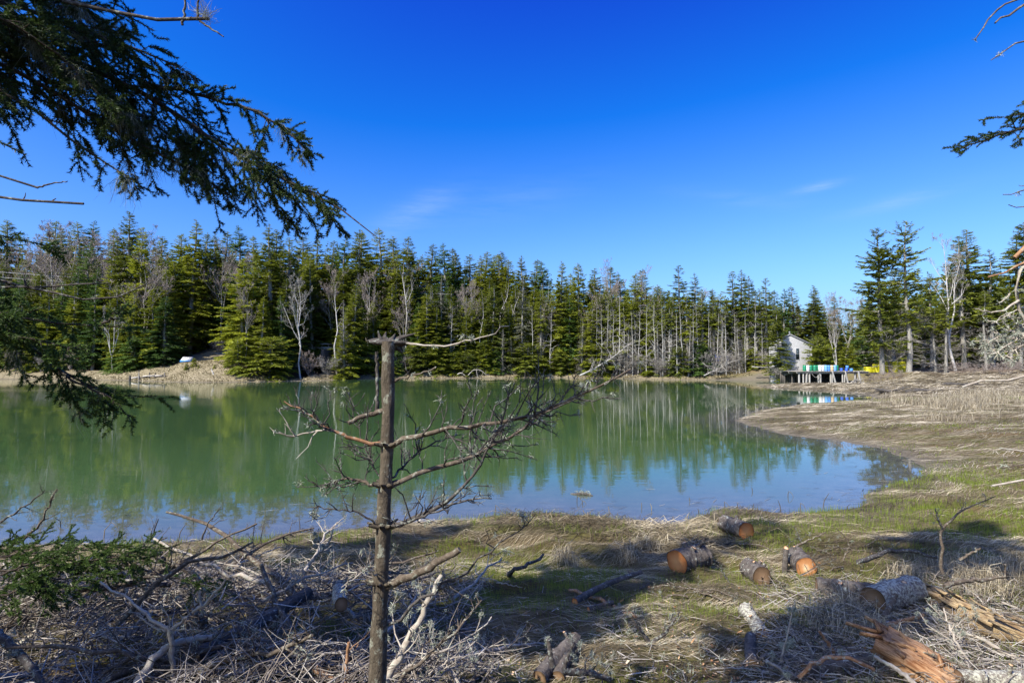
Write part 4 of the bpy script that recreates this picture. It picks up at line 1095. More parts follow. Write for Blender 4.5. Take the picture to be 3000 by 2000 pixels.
# -- pale blue rimmed panel on the bank
q = GT(541, 1062)
pan = thing('overturned_skiff', 'flat pale skiff with blue rim lying overturned on the left bank', 'boat', tuple(q))
tl = np.array([[1, 0, 0], [0, math.cos(0.55), -math.sin(0.55)], [0, math.sin(0.55), math.cos(0.55)]])
c0 = q + np.array([0, 0.6, 0.52])
mb = MB(); mb.box(c0, (1.75, 1.35, 0.22), rot=0.12, tilt=tl); part('hull', mb, M['plastic_blue'], pan)
nrm = tl @ np.array([0, 0, 1.0])
mb = MB(); mb.box(c0 + nrm * 0.13 + np.array([0, 0.05, 0.06]), (1.60, 1.05, 0.06), rot=0.12, tilt=tl); part('bottom_board', mb, M['plastic_white'], pan)
for k in (-0.4, 0.0, 0.4):
    mb = MB(); mb.box(c0 + nrm * 0.17 + np.array([k, 0.05 + 0.12 * k, 0.06]), (0.05, 1.0, 0.05), rot=0.12, tilt=tl); part('runner', mb, M['trim'], pan)

# -- little road bridge over the dark inlet
BX = -36.9
rzb = float(np.interp(BX, rx, rz))
brd = thing('road_bridge', 'small road bridge with pale concrete edge over a dark inlet on the left shore', 'bridge', (BX, 108, 0))
zb_ = W(905, 1019, 108)[2]
mb = MB(); mb.box((BX, 110.2, zb_ - 0.1), (6.4, 7.0, 0.5)); part('deck', mb, M['concrete'], brd)
for sgn in (-1, 1):
    mb = MB(); mb.box((BX + sgn * 2.65, 107.5, zb_ / 2 - 0.4), (0.5, 9.5, zb_ + 0.1)); part('abutment', mb, M['dark_wood'], brd)
mb = MB(); mb.box((BX, 112.8, zb_ / 2 - 0.4), (4.8, 0.4, zb_)); part('back_wall', mb, M['dark_wood'], brd)
for k in range(5):
    mb = MB(); mb.box((BX - 2.4 + k * 1.2, 106.9, zb_ + 0.45), (0.12, 0.12, 0.7)); part('rail_post', mb, M['old_wood'], brd)
mb = MB(); mb.box((BX, 106.82, zb_ + 0.72), (6.2, 0.05, 0.2)); part('guard_rail', mb, M['concrete'], brd)

# -- driftwood and fallen trees along the far waterline
def crook(pts, n=10, jit=0.0, rng=DR):
    pts = np.asarray(pts, float); d = np.concatenate([[0], np.cumsum(np.linalg.norm(np.diff(pts, axis=0), axis=1))])
    u = np.linspace(0, d[-1], n)
    P = np.stack([np.interp(u, d, pts[:, i]) for i in range(3)], -1)
    # soften the corners, then roughen
    for _ in range(2): P[1:-1] = 0.25 * P[:-2] + 0.5 * P[1:-1] + 0.25 * P[2:]
    if jit: P[1:-1] += rng.normal(size=(n - 2, 3)) * jit
    return P
def far_log(name, label, cat, pxs, D, r0, r1, mat, twigs=0, tl_=1.0, group=None):
    pts = [W(px, py, D + (k if np.isscalar(D) else 0) * 0.0) for k, (px, py) in enumerate(pxs)]
    P = crook(pts, 12, 0.02)
    base = P[0].copy()
    o = thing(name, label, cat, tuple(base), group)
    mb = MB(); mb.tubes(P, np.linspace(r0, r1, 12), 7, cap0=True, cap1=True, rough=0.08, rng=DR); part('trunk', mb, M[mat], o, smooth=True)
    if twigs:
        i = DR.integers(2, 12, twigs); d = unit(unit(P[-1] - P[0])[None] * 0.5 + DR.normal(size=(twigs, 3)) * 0.7 + np.array([0, -0.1, 0.25]))
        L = DR.uniform(0.3, 1.0, twigs) * tl_
        k = np.array([0, 0.35, 0.7, 1.0])
        Q = P[i][:, None] + d[:, None] * (L[:, None] * k)[..., None] + np.cumsum(DR.normal(size=(twigs, 4, 3)) * 0.05 * L[:, None, None], 1) * (k > 0)[None, :, None]
        mb = MB(); mb.tubes(Q, (0.02 + 0.012 * L)[:, None] * np.array([1, 0.8, 0.6, 0.3]), 4, tint=DR.random(twigs))
        part('branches', mb, M['twig_grey'], o)
    return o
far_log('fallen_tree', 'big bare fallen tree slanting up from the far waterline right of centre', 'fallen tree', [(1698, 1100), (1740, 1081), (1800, 1043), (1838, 1012)], 98.5, 0.17, 0.04, 'pale_post', 60, 3.0)
far_log('driftwood', 'pale arched driftwood root on the far waterline at the centre', 'driftwood', [(1372, 1099), (1384, 1084), (1398, 1081), (1412, 1086), (1424, 1098)], 103.5, 0.09, 0.05, 'old_wood', 12, 1.0)
far_log('driftwood', 'short upright leg of bleached root under the arched driftwood', 'driftwood', [(1399, 1106), (1397, 1094), (1396, 1083)], 103.3, 0.08, 0.06, 'old_wood', 4, 0.8)
far_log('driftwood', 'small forked driftwood stick left of the arched driftwood', 'driftwood', [(1340, 1096), (1352, 1091), (1362, 1099)], 103.6, 0.09, 0.04, 'drift', 6, 0.9)
far_log('fallen_birch', 'pale fallen birch stem lying level by the shed brush', 'fallen tree', [(2203, 1074), (2240, 1076), (2285, 1075), (2314, 1073)], 93.0, 0.10, 0.05, 'pale_post', 24, 1.6)
far_log('fallen_tree', 'bleached fallen limb pointing right at the far waterline left of the shed', 'fallen tree', [(2062, 1100), (2085, 1088), (2108, 1080), (2135, 1062)], 94.5, 0.09, 0.03, 'pale_post', 34, 2.4)
far_log('fallen_tree', 'bleached limb lying low below the pointing limb left of the shed', 'fallen tree', [(2058, 1062), (2078, 1078), (2100, 1090), (2142, 1086)], 94.8, 0.08, 0.04, 'old_wood', 24, 1.8)
far_log('driftwood', 'short white stick standing askew on the pale left bank', 'driftwood', [(626, 1097), (623, 1090), (619, 1081)], 87.5, 0.11, 0.09, 'drift')
far_log('driftwood', 'grey root tangle at the water left of the wharf', 'driftwood', [(2300, 1098), (2320, 1092), (2345, 1100), (2360, 1108)], 83.5, 0.10, 0.05, 'old_wood', 60, 1.6)
far_log('driftwood', 'dark brush heap under the right end of the wharf', 'driftwood', [(2490, 1124), (2505, 1112), (2520, 1115), (2528, 1124)], 78.2, 0.10, 0.05, 'old_wood', 60, 1.0)
for i, (px, py, w) in enumerate([(2690, 1150, 60), (2610, 1149, 70), (2790, 1128, 40), (2840, 1130, 50)]):
    q = GT(px, py)
    hl = w / F * q[1] / 2
    mb = MB()
    for k in range(16):
        a = np.array([q[0] + DR.uniform(-hl, hl), q[1] + DR.uniform(-0.6, 0.6), q[2] + DR.uniform(0.05, 0.25)]); dv = np.array([DR.uniform(0.5, 1.4) * DR.choice([-1, 1]), DR.normal() * 0.3, DR.normal() * 0.12])
        mb.tubes(np.stack([a, a + dv * 0.5 + [0, 0, 0.05], a + dv]), np.array([0.07, 0.06, 0.03]), 5, tint=DR.random())
    st = tag(link('driftwood_pile', mb.mesh('driftwood pile', off=q), M['dark_wood'], loc=tuple(q)), ['dark driftwood line at the marsh edge below the right grove', 'dark driftwood row beside the inlet end', 'brown driftwood heap under the reddish shrubs', 'brown brush heap right of the driftwood heap'][i], 'driftwood')
    st['kind'] = 'stuff'
# -- overhead wires
for i, (ya, yb) in enumerate([(786, 862), (800, 885), (848, 915)]):
    a, b_ = W(-150, ya, 117), W(1330, yb, 122); k = np.linspace(0, 1, 24)
    P = a + (b_ - a) * k[:, None]; P[:, 2] -= 2.0 * 4 * k * (1 - k) * 0.35
    mb = MB(); mb.tubes(P, np.full(24, 0.022), 4)
    tag(link('power_line', mb.mesh('power line', off=a), M['plastic_white'], loc=tuple(a)), ['uppermost thin power line strung through the left wood', 'middle thin power line strung through the left wood', 'lowest thin power line strung through the left wood'][i], 'power line')

# -- dry grass and stubble on the pale left bank and along the far beach
BG = np.random.default_rng(71); n = 26000
x = BG.uniform(-75, 40, n); y = yfar(x) + BG.uniform(0.2, 13, n)
ok = (BG.random(n) < 0.25 + 0.9 * sstep(0.4, 0.62, fbm(x * 0.5, y * 0.9, 81, 3))) & (shore_d(x, y) > 0.3) & ((y - yfar(x) < 5) | ((x > -68) & (x < -36)))
x, y = x[ok], y[ok]; n = len(x); h = BG.uniform(0.10, 0.40, n); a = BG.random(n) * 6.283; k = np.array([0, 0.5, 1.0])
P = np.stack([x, y, hgt(x, y) - 0.02], -1)[:, None].repeat(3, 1); P[:, :, 2] += h[:, None] * k * 0.8; P[:, :, 0] += (np.cos(a) * h)[:, None] * k ** 1.5; P[:, :, 1] += (np.sin(a) * h)[:, None] * k ** 1.5
mb = MB(); mb.blades(P, np.full(n, 0.09)[:, None] * np.array([1, 0.9, 0.2]), np.stack([np.ones(n), np.zeros(n), np.zeros(n)], -1), tint=np.clip(0.45 + 0.28 * BG.normal(size=n), 0, 1))
M['bank_grass'] = tint_mat('dry bank grass', [(0.0, (0.05, 0.04, 0.02)), (0.4, (0.15, 0.12, 0.06)), (0.7, (0.27, 0.225, 0.13)), (1.0, (0.46, 0.40, 0.26))], 0.8, 0.1)
stuff(link('bank_grass', mb.mesh('bank grass'), M['bank_grass']), 'dry grass and stubble on the pale left bank and along the far beach')
# ------------------------------------------------------------------ ground cover of the near bank and the marsh
ER = np.random.default_rng(2024)
M['hay'] = tint_mat('dry marsh hay', [(0.0, (0.035, 0.026, 0.013)), (0.35, (0.13, 0.10, 0.054)), (0.65, (0.29, 0.235, 0.14)), (1.0, (0.64, 0.55, 0.38))], 0.65, 0.25, trans=0.2)
M['marsh'] = tint_mat('pale marsh grass', [(0.0, (0.08, 0.063, 0.036)), (0.35, (0.22, 0.18, 0.115)), (0.65, (0.39, 0.33, 0.23)), (1.0, (0.68, 0.60, 0.46))], 0.65, 0.2, trans=0.2)
M['shoots'] = tint_mat('green marsh shoots', [(0.0, (0.08, 0.10, 0.012)), (0.5, (0.18, 0.24, 0.025)), (1.0, (0.34, 0.40, 0.06))], 0.5, 0.3, trans=0.35)
def in_view(x, y, pad=0.06): return (np.abs(x) < (0.9 + pad) * y + 0.4) & (y > 3.2)
def flow(x, y, seed=61): return 0.12 + 2.6 * (fbm(x * 0.42, y * 0.85, seed, 2) - 0.5) + 0.9 * (fbm(x * 1.3, y * 2.0, seed + 7, 2) - 0.5)
# where the new shoots stand
BL_ = [(740, 1588, 1.3, 0.35, 1.0), (980, 1590, 0.9, 0.4, 0.6), (1500, 1700, 1.1, 0.35, 0.75), (1440, 1745, 0.7, 0.25, 0.9), (1370, 1760, 0.5, 0.25, 0.8), (1640, 1720, 0.7, 0.3, 0.6), (2030, 1710, 0.5, 0.3, 0.9), (2340, 1552, 1.5, 0.40, 1.0), (2500, 1535, 1.2, 0.5, 0.95), (2260, 1560, 0.7, 0.35, 0.8),
       (2620, 1500, 1.6, 0.9, 0.75), (2800, 1510, 1.6, 0.9, 0.7), (2900, 1545, 1.2, 0.5, 0.7), (1350, 1615, 1.0, 0.35, 0.5), (2560, 1645, 0.35, 0.2, 0.9), (1930, 1810, 0.5, 0.3, 0.6), (1840, 1760, 0.6, 0.3, 0.5), (2130, 1800, 0.6, 0.35, 0.4), (2850, 1420, 3.0, 1.2, 0.6), (2640, 1320, 3.0, 0.8, 0.35), (2800, 1250, 3.0, 1.0, 0.3), (2950, 1165, 12.0, 2.0, 0.7), (2650, 1135, 6.0, 2.5, 0.5), (1350, 1800, 0.5, 0.25, 0.7)]
BLG = [(GT(a, b_), rx_, ry_, s_) for a, b_, rx_, ry_, s_ in BL_]
def shootmask(x, y):
    m_ = 0.0
    for q, rx_, ry_, s_ in BLG: m_ = np.maximum(m_, s_ * np.exp(-((x - q[0]) / rx_) ** 2 - ((y - q[1]) / ry_) ** 2))
    return m_ * (0.5 + 1.0 * sstep(0.36, 0.56, fbm(x * 1.6, y * 2.2, 15, 2))) + 0.45 * sstep(0.46, 0.64, fbm(x * 0.9, y * 1.4, 16, 2)) * (1 - 0.75 * sstep(13, 19, y))
def pile_h(x, y):
    """height of the brush above the bank"""
    c = np.exp(-((y - 5.9) / 1.7) ** 2) * sstep(-9.5, -6.0, x) * sstep(-0.3, -1.6, x - 0.12 * (y - 5)) * 0.58
    c2 = 0.40 * np.exp(-((y - 4.2) / 0.9) ** 2 - ((x + 1.4) / 1.3) ** 2)
    return np.maximum(c, c2)
def strands(N, xr, yr, L, Wd, lift, rng, dens=None, K=3, jitter=0.3, pw=1.0):
    y = yr[0] + (yr[1] - yr[0]) * rng.random(N) ** pw
    x = xr[0] + (xr[1] - xr[0]) * rng.random(N)
    ok = in_view(x, y) & (shore_d(x, y) > 0.02)
    ok &= (rng.random(N) > 0.8 * np.clip(shootmask(x, y), 0, 1)) & (pile_h(x, y) < 0.10)
    if dens is not None: ok &= rng.random(N) < dens(x, y)
    x, y = x[ok], y[ok]; N = len(x)
    th = flow(x, y) + jitter * rng.normal(size=N) + math.pi * (rng.random(N) < 0.12)
    ln = rng.uniform(L[0], L[1], N)
    px, py = x.copy(), y.copy(); P = []
    h = rng.uniform(lift[0], lift[1], N)
    prof = np.interp(np.linspace(0, 1, K), [0, 0.5, 1], [0.05, 1.0, 0.15])
    curl = rng.normal(size=N) * 0.28
    for k in range(K):
        P.append(np.stack([px, py, hgt(px, py) + 0.012 + h * prof[k]], -1))
        px = px + np.cos(th) * ln / (K - 1); py = py + np.sin(th) * ln / (K - 1) * 0.8; th = th + curl
    P = np.stack(P, 1)
    d = unit(P[:, -1] - P[:, 0])
    side = unit(np.cross(d, np.array([0, 0, 1.0]) + 0.5 * rng.normal(size=(N, 3))))
    w = rng.uniform(Wd[0], Wd[1], N)[:, None] * np.interp(np.linspace(0, 1, K), [0, 0.3, 1], [0.8, 1.0, 0.25])[None]
    patchy = fbm(x * 0.8, y * 1.5, 88, 3)
    tint = np.clip(0.47 + 1.5 * (patchy - 0.5) + 0.15 * rng.normal(size=N), 0, 1)
    return P, w, side, tint
mb = MB()
mb.blades(*strands(115000, (-9, 12), (3.4, 10.0), (0.08, 0.25), (0.0028, 0.0055), (0.006, 0.04), ER, pw=0.9))
mb.blades(*strands(78000, (-13, 17), (9.0, 17.0), (0.15, 0.42), (0.005, 0.010), (0.008, 0.05), ER))
# loose thick straw at the water's edge
mb.blades(*strands(5000, (-2, 6), (8.8, 12.4), (0.25, 0.7), (0.008, 0.014), (0.02, 0.16), ER, jitter=0.9, dens=lambda x, y: np.exp(-((x - 2.0) / 2.2) ** 2) * (shore_d(x, y) < 2.0)))
hay = stuff(link('marsh_hay', mb.mesh('marsh hay'), M['hay']), 'matted dry marsh hay lying in swirls over the near bank')
# right hand marsh
mb = MB()
mb.blades(*strands(105000, (4, 42), (14, 50), (0.3, 0.8), (0.008, 0.018), (0.01, 0.045), ER, jitter=0.22, pw=0.8))
mb.blades(*strands(26000, (20, 75), (48, 82), (0.9, 2.0), (0.03, 0.07), (0.05, 0.2), ER, jitter=0.25))
stuff(link('marsh_grass', mb.mesh('marsh grass'), M['marsh']), 'flattened pale grass over the marsh on the right')

def upright(N, pts, rng, hr, wr, lean=0.25, K=2):
    x, y = pts; N = len(x)
    h = rng.uniform(hr[0], hr[1], N); a = rng.random(N) * 6.283; l = np.abs(rng.normal(size=N)) * lean
    k = np.linspace(0, 1, K)
    base = np.stack([x, y, hgt(x, y) - 0.01], -1)
    P = np.repeat(base[:, None], K, 1)
    P[:, :, 2] += h[:, None] * (k - 0.25 * l[:, None] * k ** 2)
    P[:, :, 0] += (np.cos(a) * l * h)[:, None] * k ** 2; P[:, :, 1] += (np.sin(a) * l * h)[:, None] * k ** 2
    sd = rng.random(N) * math.pi
    side = np.stack([np.cos(sd), np.sin(sd) * 0.5, np.zeros(N)], -1)
    w = rng.uniform(wr[0], wr[1], N)[:, None] * np.interp(k, [0, 0.5, 1], [1, 0.8, 0.2])[None]
    return P, w, side, np.clip(0.5 + 0.22 * rng.normal(size=N), 0, 1)
mb = MB()
for N, xr, yr, hr, wr in ((230000, (-7, 9), (4.2, 10), (0.04, 0.12), (0.003, 0.006)), (150000, (-10, 16), (9.5, 18), (0.06, 0.17), (0.006, 0.011)), (130000, (6, 44), (15, 60), (0.06, 0.14), (0.015, 0.035))):
    y = yr[0] + (yr[1] - yr[0]) * ER.random(N); x = xr[0] + (xr[1] - xr[0]) * ER.random(N)
    ok = in_view(x, y) & (shore_d(x, y) > -0.12) & (ER.random(N) < shootmask(x, y) * (1.0 if yr[0] < 16 else 0.8))
    mb.blades(*upright(0, (x[ok], y[ok]), ER, hr, wr))
stuff(link('green_shoots', mb.mesh('green shoots'), M['shoots']), 'fresh green grass shoots standing in patches in the hay')
# tall dry grass on the far right of the marsh and arching tufts near the rotten log
mb = MB()
x = ER.uniform(20, 46, 42000); y = ER.uniform(27, 47, 42000)
pm = np.exp(-((x - 0.80 * y + 1) / (0.10 * y)) ** 2) * sstep(0.35, 0.6, fbm(x * 0.3, y * 0.3, 33, 2))
ok = ER.random(42000) < pm
mb.blades(*upright(0, (x[ok], y[ok]), ER, (0.25, 0.65), (0.015, 0.035), 0.5, K=3))
stuff(link('tall_dry_grass', mb.mesh('tall dry grass'), M['marsh']), 'tall pale dry grass standing at the right of the marsh')
mb = MB()
tuft = [GT(px, py) for px, py in [(2700, 1690), (2740, 1670), (2780, 1690), (2820, 1665), (2860, 1700), (2900, 1680), (2650, 1700), (2950, 1700), (2985, 1660), (2840, 1730), (2920, 1740), (1830, 1640), (1900, 1610), (1660, 1650), (2480, 1790), (2420, 1830), (2560, 1880)]]
for q in tuft:
    n = 170
    a = ER.random(n) * 6.283; L = ER.uniform(0.18, 0.5, n); k = np.array([0, 0.3, 0.65, 1.0])
    b0 = np.array([q[0], q[1], 0]) + np.stack([ER.normal(size=n) * 0.10, ER.normal(size=n) * 0.08, np.zeros(n)], -1)
    b0[:, 2] = hgt(b0[:, 0], b0[:, 1])
    o = np.stack([np.cos(a), np.sin(a), np.zeros(n)], -1)
    P = b0[:, None] + o[:, None] * (L[:, None] * k ** 1.3)[..., None] * 0.8
    P[:, :, 2] += L[:, None] * np.array([0, 0.55, 0.62, 0.18]) * ER.uniform(0.5, 1.1, n)[:, None]
    mb.blades(P, np.full(n, 0.0045)[:, None] * np.array([1, 1, 0.8, 0.3]), unit(np.cross(o, np.array([0, 0, 1.0]) + 0.4 * ER.normal(size=(n, 3)))), tint=np.clip(ER.normal(size=n) * 0.2 + 0.68, 0, 1))
stuff(link('grass_tufts', mb.mesh('grass tufts'), M['hay']), 'arching dry grass tufts around the logs on the near bank')
# reeds, sunken stalks and floating straw in the shallows
mb = MB()
n = 5200
x = ER.uniform(-10, 12, n); y = ER.uniform(9, 19, n); sd_ = shore_d(x, y)
ok = (sd_ < -0.05) & (sd_ > -2.6) & (ER.random(n) < np.exp(sd_ / 0.8)) & (fbm(x * 0.6, y * 0.9, 71, 2) > 0.42)
x, y = x[ok], y[ok]; n = len(x); a = ER.normal(size=n) * 0.5; L = ER.uniform(0.08, 0.4, n); k = np.array([0, 0.5, 1.0])
P = np.stack([x[:, None] + np.cos(a)[:, None] * L[:, None] * k, y[:, None] + np.sin(a)[:, None] * L[:, None] * k, 0.006 + 0.006 * np.ones((n, 3))], -1)
mb.blades(P, np.full(n, 0.012)[:, None] * np.array([0.7, 1, 0.4]), np.stack([-np.sin(a), np.cos(a), np.zeros(n)], -1), tint=np.clip(ER.normal(size=n) * 0.25 + 0.3, 0, 1))
stuff(link('floating_straw', mb.mesh('floating straw'), M['hay']), 'loose straw floating on the shallows along the near shore')
mb = MB()
for px, py, h in [(1452, 1500, 0.16), (1690, 1470, 0.14), (1706, 1476, 0.08), (2290, 1505, 0.30), (2407, 1500, 0.42), (2347, 1520, 0.34), (2022, 1468, 0.10), (2048, 1505, 0.12), (2124, 1500, 0.22), (2160, 1490, 0.12), (2205, 1440, 0.12), (2308, 1455, 0.14), (516, 1600, 0.42), (303, 1575, 0.25), (180, 1545, 0.22), (565, 1535, 0.2), (880, 1565, 0.3), (1880, 1488, 0.12), (1785, 1500, 0.12), (1910, 1495, 0.14), (2480, 1500, 0.2), (2250, 1530, 0.25)]:
    q = G(px, py); l = ER.normal(size=2) * 0.2 * h
    P = np.array([[q[0], q[1], -0.1], [q[0] + l[0] * 0.4, q[1], h * 0.6], [q[0] + l[0], q[1] + l[1], h]])
    mb.tubes(P, np.array([0.009, 0.008, 0.004]), 5, tint=0.1 + 0.5 * ER.random())
    if ER.random() < 0.4:
        mb.tubes(np.stack([P[2], P[2] + [0.06, 0, -0.04], P[2] + [0.12, 0.02, -0.14]]), np.array([0.005, 0.005, 0.004]), 4, tint=0.7)
stuff(link('reed_stalks', mb.mesh('reed stalks'), M['hay']), 'broken reed stalks standing in the shallows of the near shore')
# ------------------------------------------------------------------ the near trees, the broken sapling, brush and logs
FR = np.random.default_rng(99)
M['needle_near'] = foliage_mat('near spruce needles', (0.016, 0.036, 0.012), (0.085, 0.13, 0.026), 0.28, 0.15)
M['needle_lifted'] = foliage_mat('lightened spruce needles', (0.030, 0.062, 0.014), (0.14, 0.22, 0.04), 0.25, 0.15)  # lighter copy of the near needles, brightened for boughs that lie in shade
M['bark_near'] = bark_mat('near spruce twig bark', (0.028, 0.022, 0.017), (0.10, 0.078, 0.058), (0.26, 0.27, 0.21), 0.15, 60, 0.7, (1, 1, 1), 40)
M['bark_sapling'] = bark_mat('smooth fir bark', (0.05, 0.04, 0.028), (0.155, 0.125, 0.09), (0.26, 0.26, 0.20), 0.30, 26, 1.2, (1, 1, 0.4), 20)
M['dead_limb'] = bark_mat('dead brown limb', (0.055, 0.042, 0.03), (0.19, 0.15, 0.112), (0.28, 0.28, 0.22), 0.3, 30, 0.6, (1, 1, 1), 30)
M['dead_pale'] = bark_mat('bleached dead limb', (0.24, 0.20, 0.155), (0.50, 0.44, 0.365), (0.38, 0.38, 0.30), 0.4, 26, 0.5, (1, 1, 1), 26)
M['dead_dark'] = bark_mat('dark damp limb', (0.035, 0.030, 0.027), (0.12, 0.105, 0.095), (0.24, 0.26, 0.22), 0.3, 30, 0.6, (1, 1, 1), 30)
M['dead_red'] = bark_mat('peeled reddish limb', (0.16, 0.075, 0.035), (0.42, 0.24, 0.13), (0.36, 0.36, 0.30), 0.3, 22, 0.5, (1, 1, 1), 24)
M['lichen'] = tint_mat('grey green lichen', [(0.0, (0.17, 0.185, 0.13)), (0.5, (0.31, 0.33, 0.25)), (1.0, (0.50, 0.52, 0.42))], 0.9, 0.1, trans=0.2)
M['beard'] = tint_mat('beard lichen', [(0.0, (0.13, 0.14, 0.09)), (1.0, (0.36, 0.37, 0.27))], 0.9, 0.1, trans=0.3)
M['twigs_near'] = tint_mat('dead spruce twigs', [(0.0, (0.07, 0.055, 0.045)), (0.45, (0.22, 0.185, 0.15)), (1.0, (0.52, 0.475, 0.41))], 0.85, 0.15)
M['chips'] = tint_mat('fresh wood chips', [(0.0, (0.22, 0.10, 0.045)), (0.5, (0.46, 0.27, 0.14)), (1.0, (0.68, 0.54, 0.36))], 0.85, 0.1)
M['bark_log'] = bark_mat('scaly log bark', (0.040, 0.033, 0.029), (0.17, 0.145, 0.125), (0.34, 0.35, 0.30), 0.15, 16, 1.0, (1, 1, 1), 14)
M['bark_lichen'] = bark_mat('log bark crusted with lichen', (0.10, 0.085, 0.07), (0.27, 0.235, 0.20), (0.43, 0.42, 0.33), 0.75, 16, 1.0, (1, 1, 1), 34)
def face_mat(name, rim, mid, core):
    m, t, b, out = new_mat(name); b.inputs['Roughness'].default_value = 0.75; b.inputs['Specular IOR Level'].default_value = 0.2
    f = attr(t); n = noise(t, 14, 5, 0.65)
    g = math_(t, 'ADD', f, math_(t, 'MULTIPLY', math_(t, 'SUBTRACT', n, 0.5), 0.5))
    c = ramp(t, g, [(0.0, core), (0.45, mid), (0.8, rim), (0.97, tuple(x * 0.55 for x in rim)), (1.0, (0.06, 0.04, 0.03))])
    rg = math_(t, 'SINE', math_(t, 'MULTIPLY', g, 95.0))
    c = mixc(t, maprange(t, rg, -1, 1, 0.0, 0.22), c, tuple(x * 0.6 for x in mid))
    c = mixc(t, maprange(t, noise(t, 5, 4, 0.6), 0.58, 0.7, 0, 0.55), c, tuple(x * 0.45 for x in rim))
    t.links.new(c, b.inputs['Base Color']); bump(t, b, noise(t, 60, 4, 0.6), 0.3, 0.004)
    return m
M['face_orange'] = face_mat('orange sawn face', (0.42, 0.15, 0.045), (0.56, 0.24, 0.085), (0.62, 0.31, 0.12))
M['face_pale'] = face_mat('sawn face with pale heart', (0.40, 0.17, 0.06), (0.50, 0.24, 0.10), (0.78, 0.60, 0.36))
M['face_dull'] = face_mat('dull sawn face', (0.14, 0.085, 0.045), (0.24, 0.15, 0.085), (0.30, 0.20, 0.12))
M['knot'] = face_mat('sawn knot', (0.42, 0.22, 0.11), (0.62, 0.42, 0.24), (0.70, 0.52, 0.33))
def rotten_mat(name, cols, scale=7):
    m, t, b, out = new_mat(name); b.inputs['Roughness'].default_value = 0.9; b.inputs['Specular IOR Level'].default_value = 0.12
    a = nd(t, 'ShaderNodeAttribute', attribute_name='grain')
    mp_ = t.nodes.new('ShaderNodeMapping'); mp_.inputs['Scale'].default_value = (2.2, 26, 26); t.links.new(a.outputs['Vector'], mp_.inputs[0])
    n = nd(t, 'ShaderNodeTexNoise'); n.inputs['Scale'].default_value = scale * 0.4; n.inputs['Detail'].default_value = 8; n.inputs['Roughness'].default_value = 0.7
    t.links.new(mp_.outputs[0], n.inputs['Vector'])
    n2 = noise(t, 3.5, 5, 0.65)
    f = math_(t, 'ADD', math_(t, 'MULTIPLY', n.outputs[0], 0.65), math_(t, 'MULTIPLY', n2, 0.35))
    t.links.new(ramp(t, f, cols), b.inputs['Base Color']); bump(t, b, n.outputs[0], 1.0, 0.03)
    return m
M['rot_tan'] = rotten_mat('rotten tan wood', [(0.28, (0.10, 0.06, 0.03)), (0.42, (0.32, 0.20, 0.10)), (0.54, (0.52, 0.38, 0.20)), (0.68, (0.74, 0.60, 0.38))])
M['rot_orange'] = rotten_mat('rotten orange wood', [(0.30, (0.10, 0.04, 0.018)), (0.42, (0.30, 0.13, 0.055)), (0.52, (0.50, 0.29, 0.15)), (0.66, (0.70, 0.51, 0.32))])

def path(pts): return np.array([W(a, b_, d) for a, b_, d in pts])
def curve(P, n, jit=0.0, rng=FR):
    return crook(P, n, jit, rng)

# ---- twigs: every bough is a list of stems; needles and lichen are set on the stems
class Stems:
    def __init__(s): s.a = []; s.b = []; s.w = []
    def add(s, P, w=1.0):
        s.a.append(P[:, :-1].reshape(-1, 3)); s.b.append(P[:, 1:].reshape(-1, 3)); s.w.append(np.full(P.shape[0] * (P.shape[1] - 1), w))
    def get(s): return np.vstack(s.a), np.vstack(s.b), np.concatenate(s.w)
def side_shoots(P, spacing, ln, ang=(0.6, 1.05), roll=0.5, droop=0.25, s0=0.08, s1=0.98, rng=FR, K=4, flat=True, wob=0.05, up=0.0):
    """shoots on both sides of stems P (N,K,3); ln(s) gives their length along the stem"""
    N, Kp, _ = P.shape
    tot = np.linalg.norm(np.diff(P, axis=1), axis=2).sum(1)
    cnt = np.maximum((tot * (s1 - s0) / spacing).astype(int), 1)
    i = np.repeat(np.arange(N), cnt); n = len(i)
    s = rng.uniform(s0, s1, n)
    x = s * (Kp - 1); k0 = np.minimum(x.astype(int), Kp - 2); fr = (x - k0)[:, None]
    b0 = P[i, k0] * (1 - fr) + P[i, k0 + 1] * fr
    tg = unit(P[i, k0 + 1] - P[i, k0])
    sd = unit(np.cross(tg, np.array([0, 0, 1.0]))) * np.where(rng.random(n) < 0.5, -1, 1)[:, None]
    if not flat: sd = unit(np.cross(tg, rng.normal(size=(n, 3))))
    nv = unit(np.cross(sd, tg))
    rl = rng.normal(size=n) * roll
    sd = np.cos(rl)[:, None] * sd + np.sin(rl)[:, None] * nv
    an = rng.uniform(ang[0], ang[1], n)
    d = unit(np.cos(an)[:, None] * tg + np.sin(an)[:, None] * sd + np.array([0, 0, up]))
    L = ln(s) * rng.uniform(0.55, 1.2, n)
    k = np.linspace(0, 1, K)
    Q = b0[:, None] + d[:, None] * (L[:, None] * k)[..., None]
    Q[:, :, 2] -= (L[:, None] * k ** 2) * droop
    Q += np.cumsum(rng.normal(size=(n, K, 3)) * (wob * L)[:, None, None], 1) * (k > 0)[None, :, None]
    return Q, L
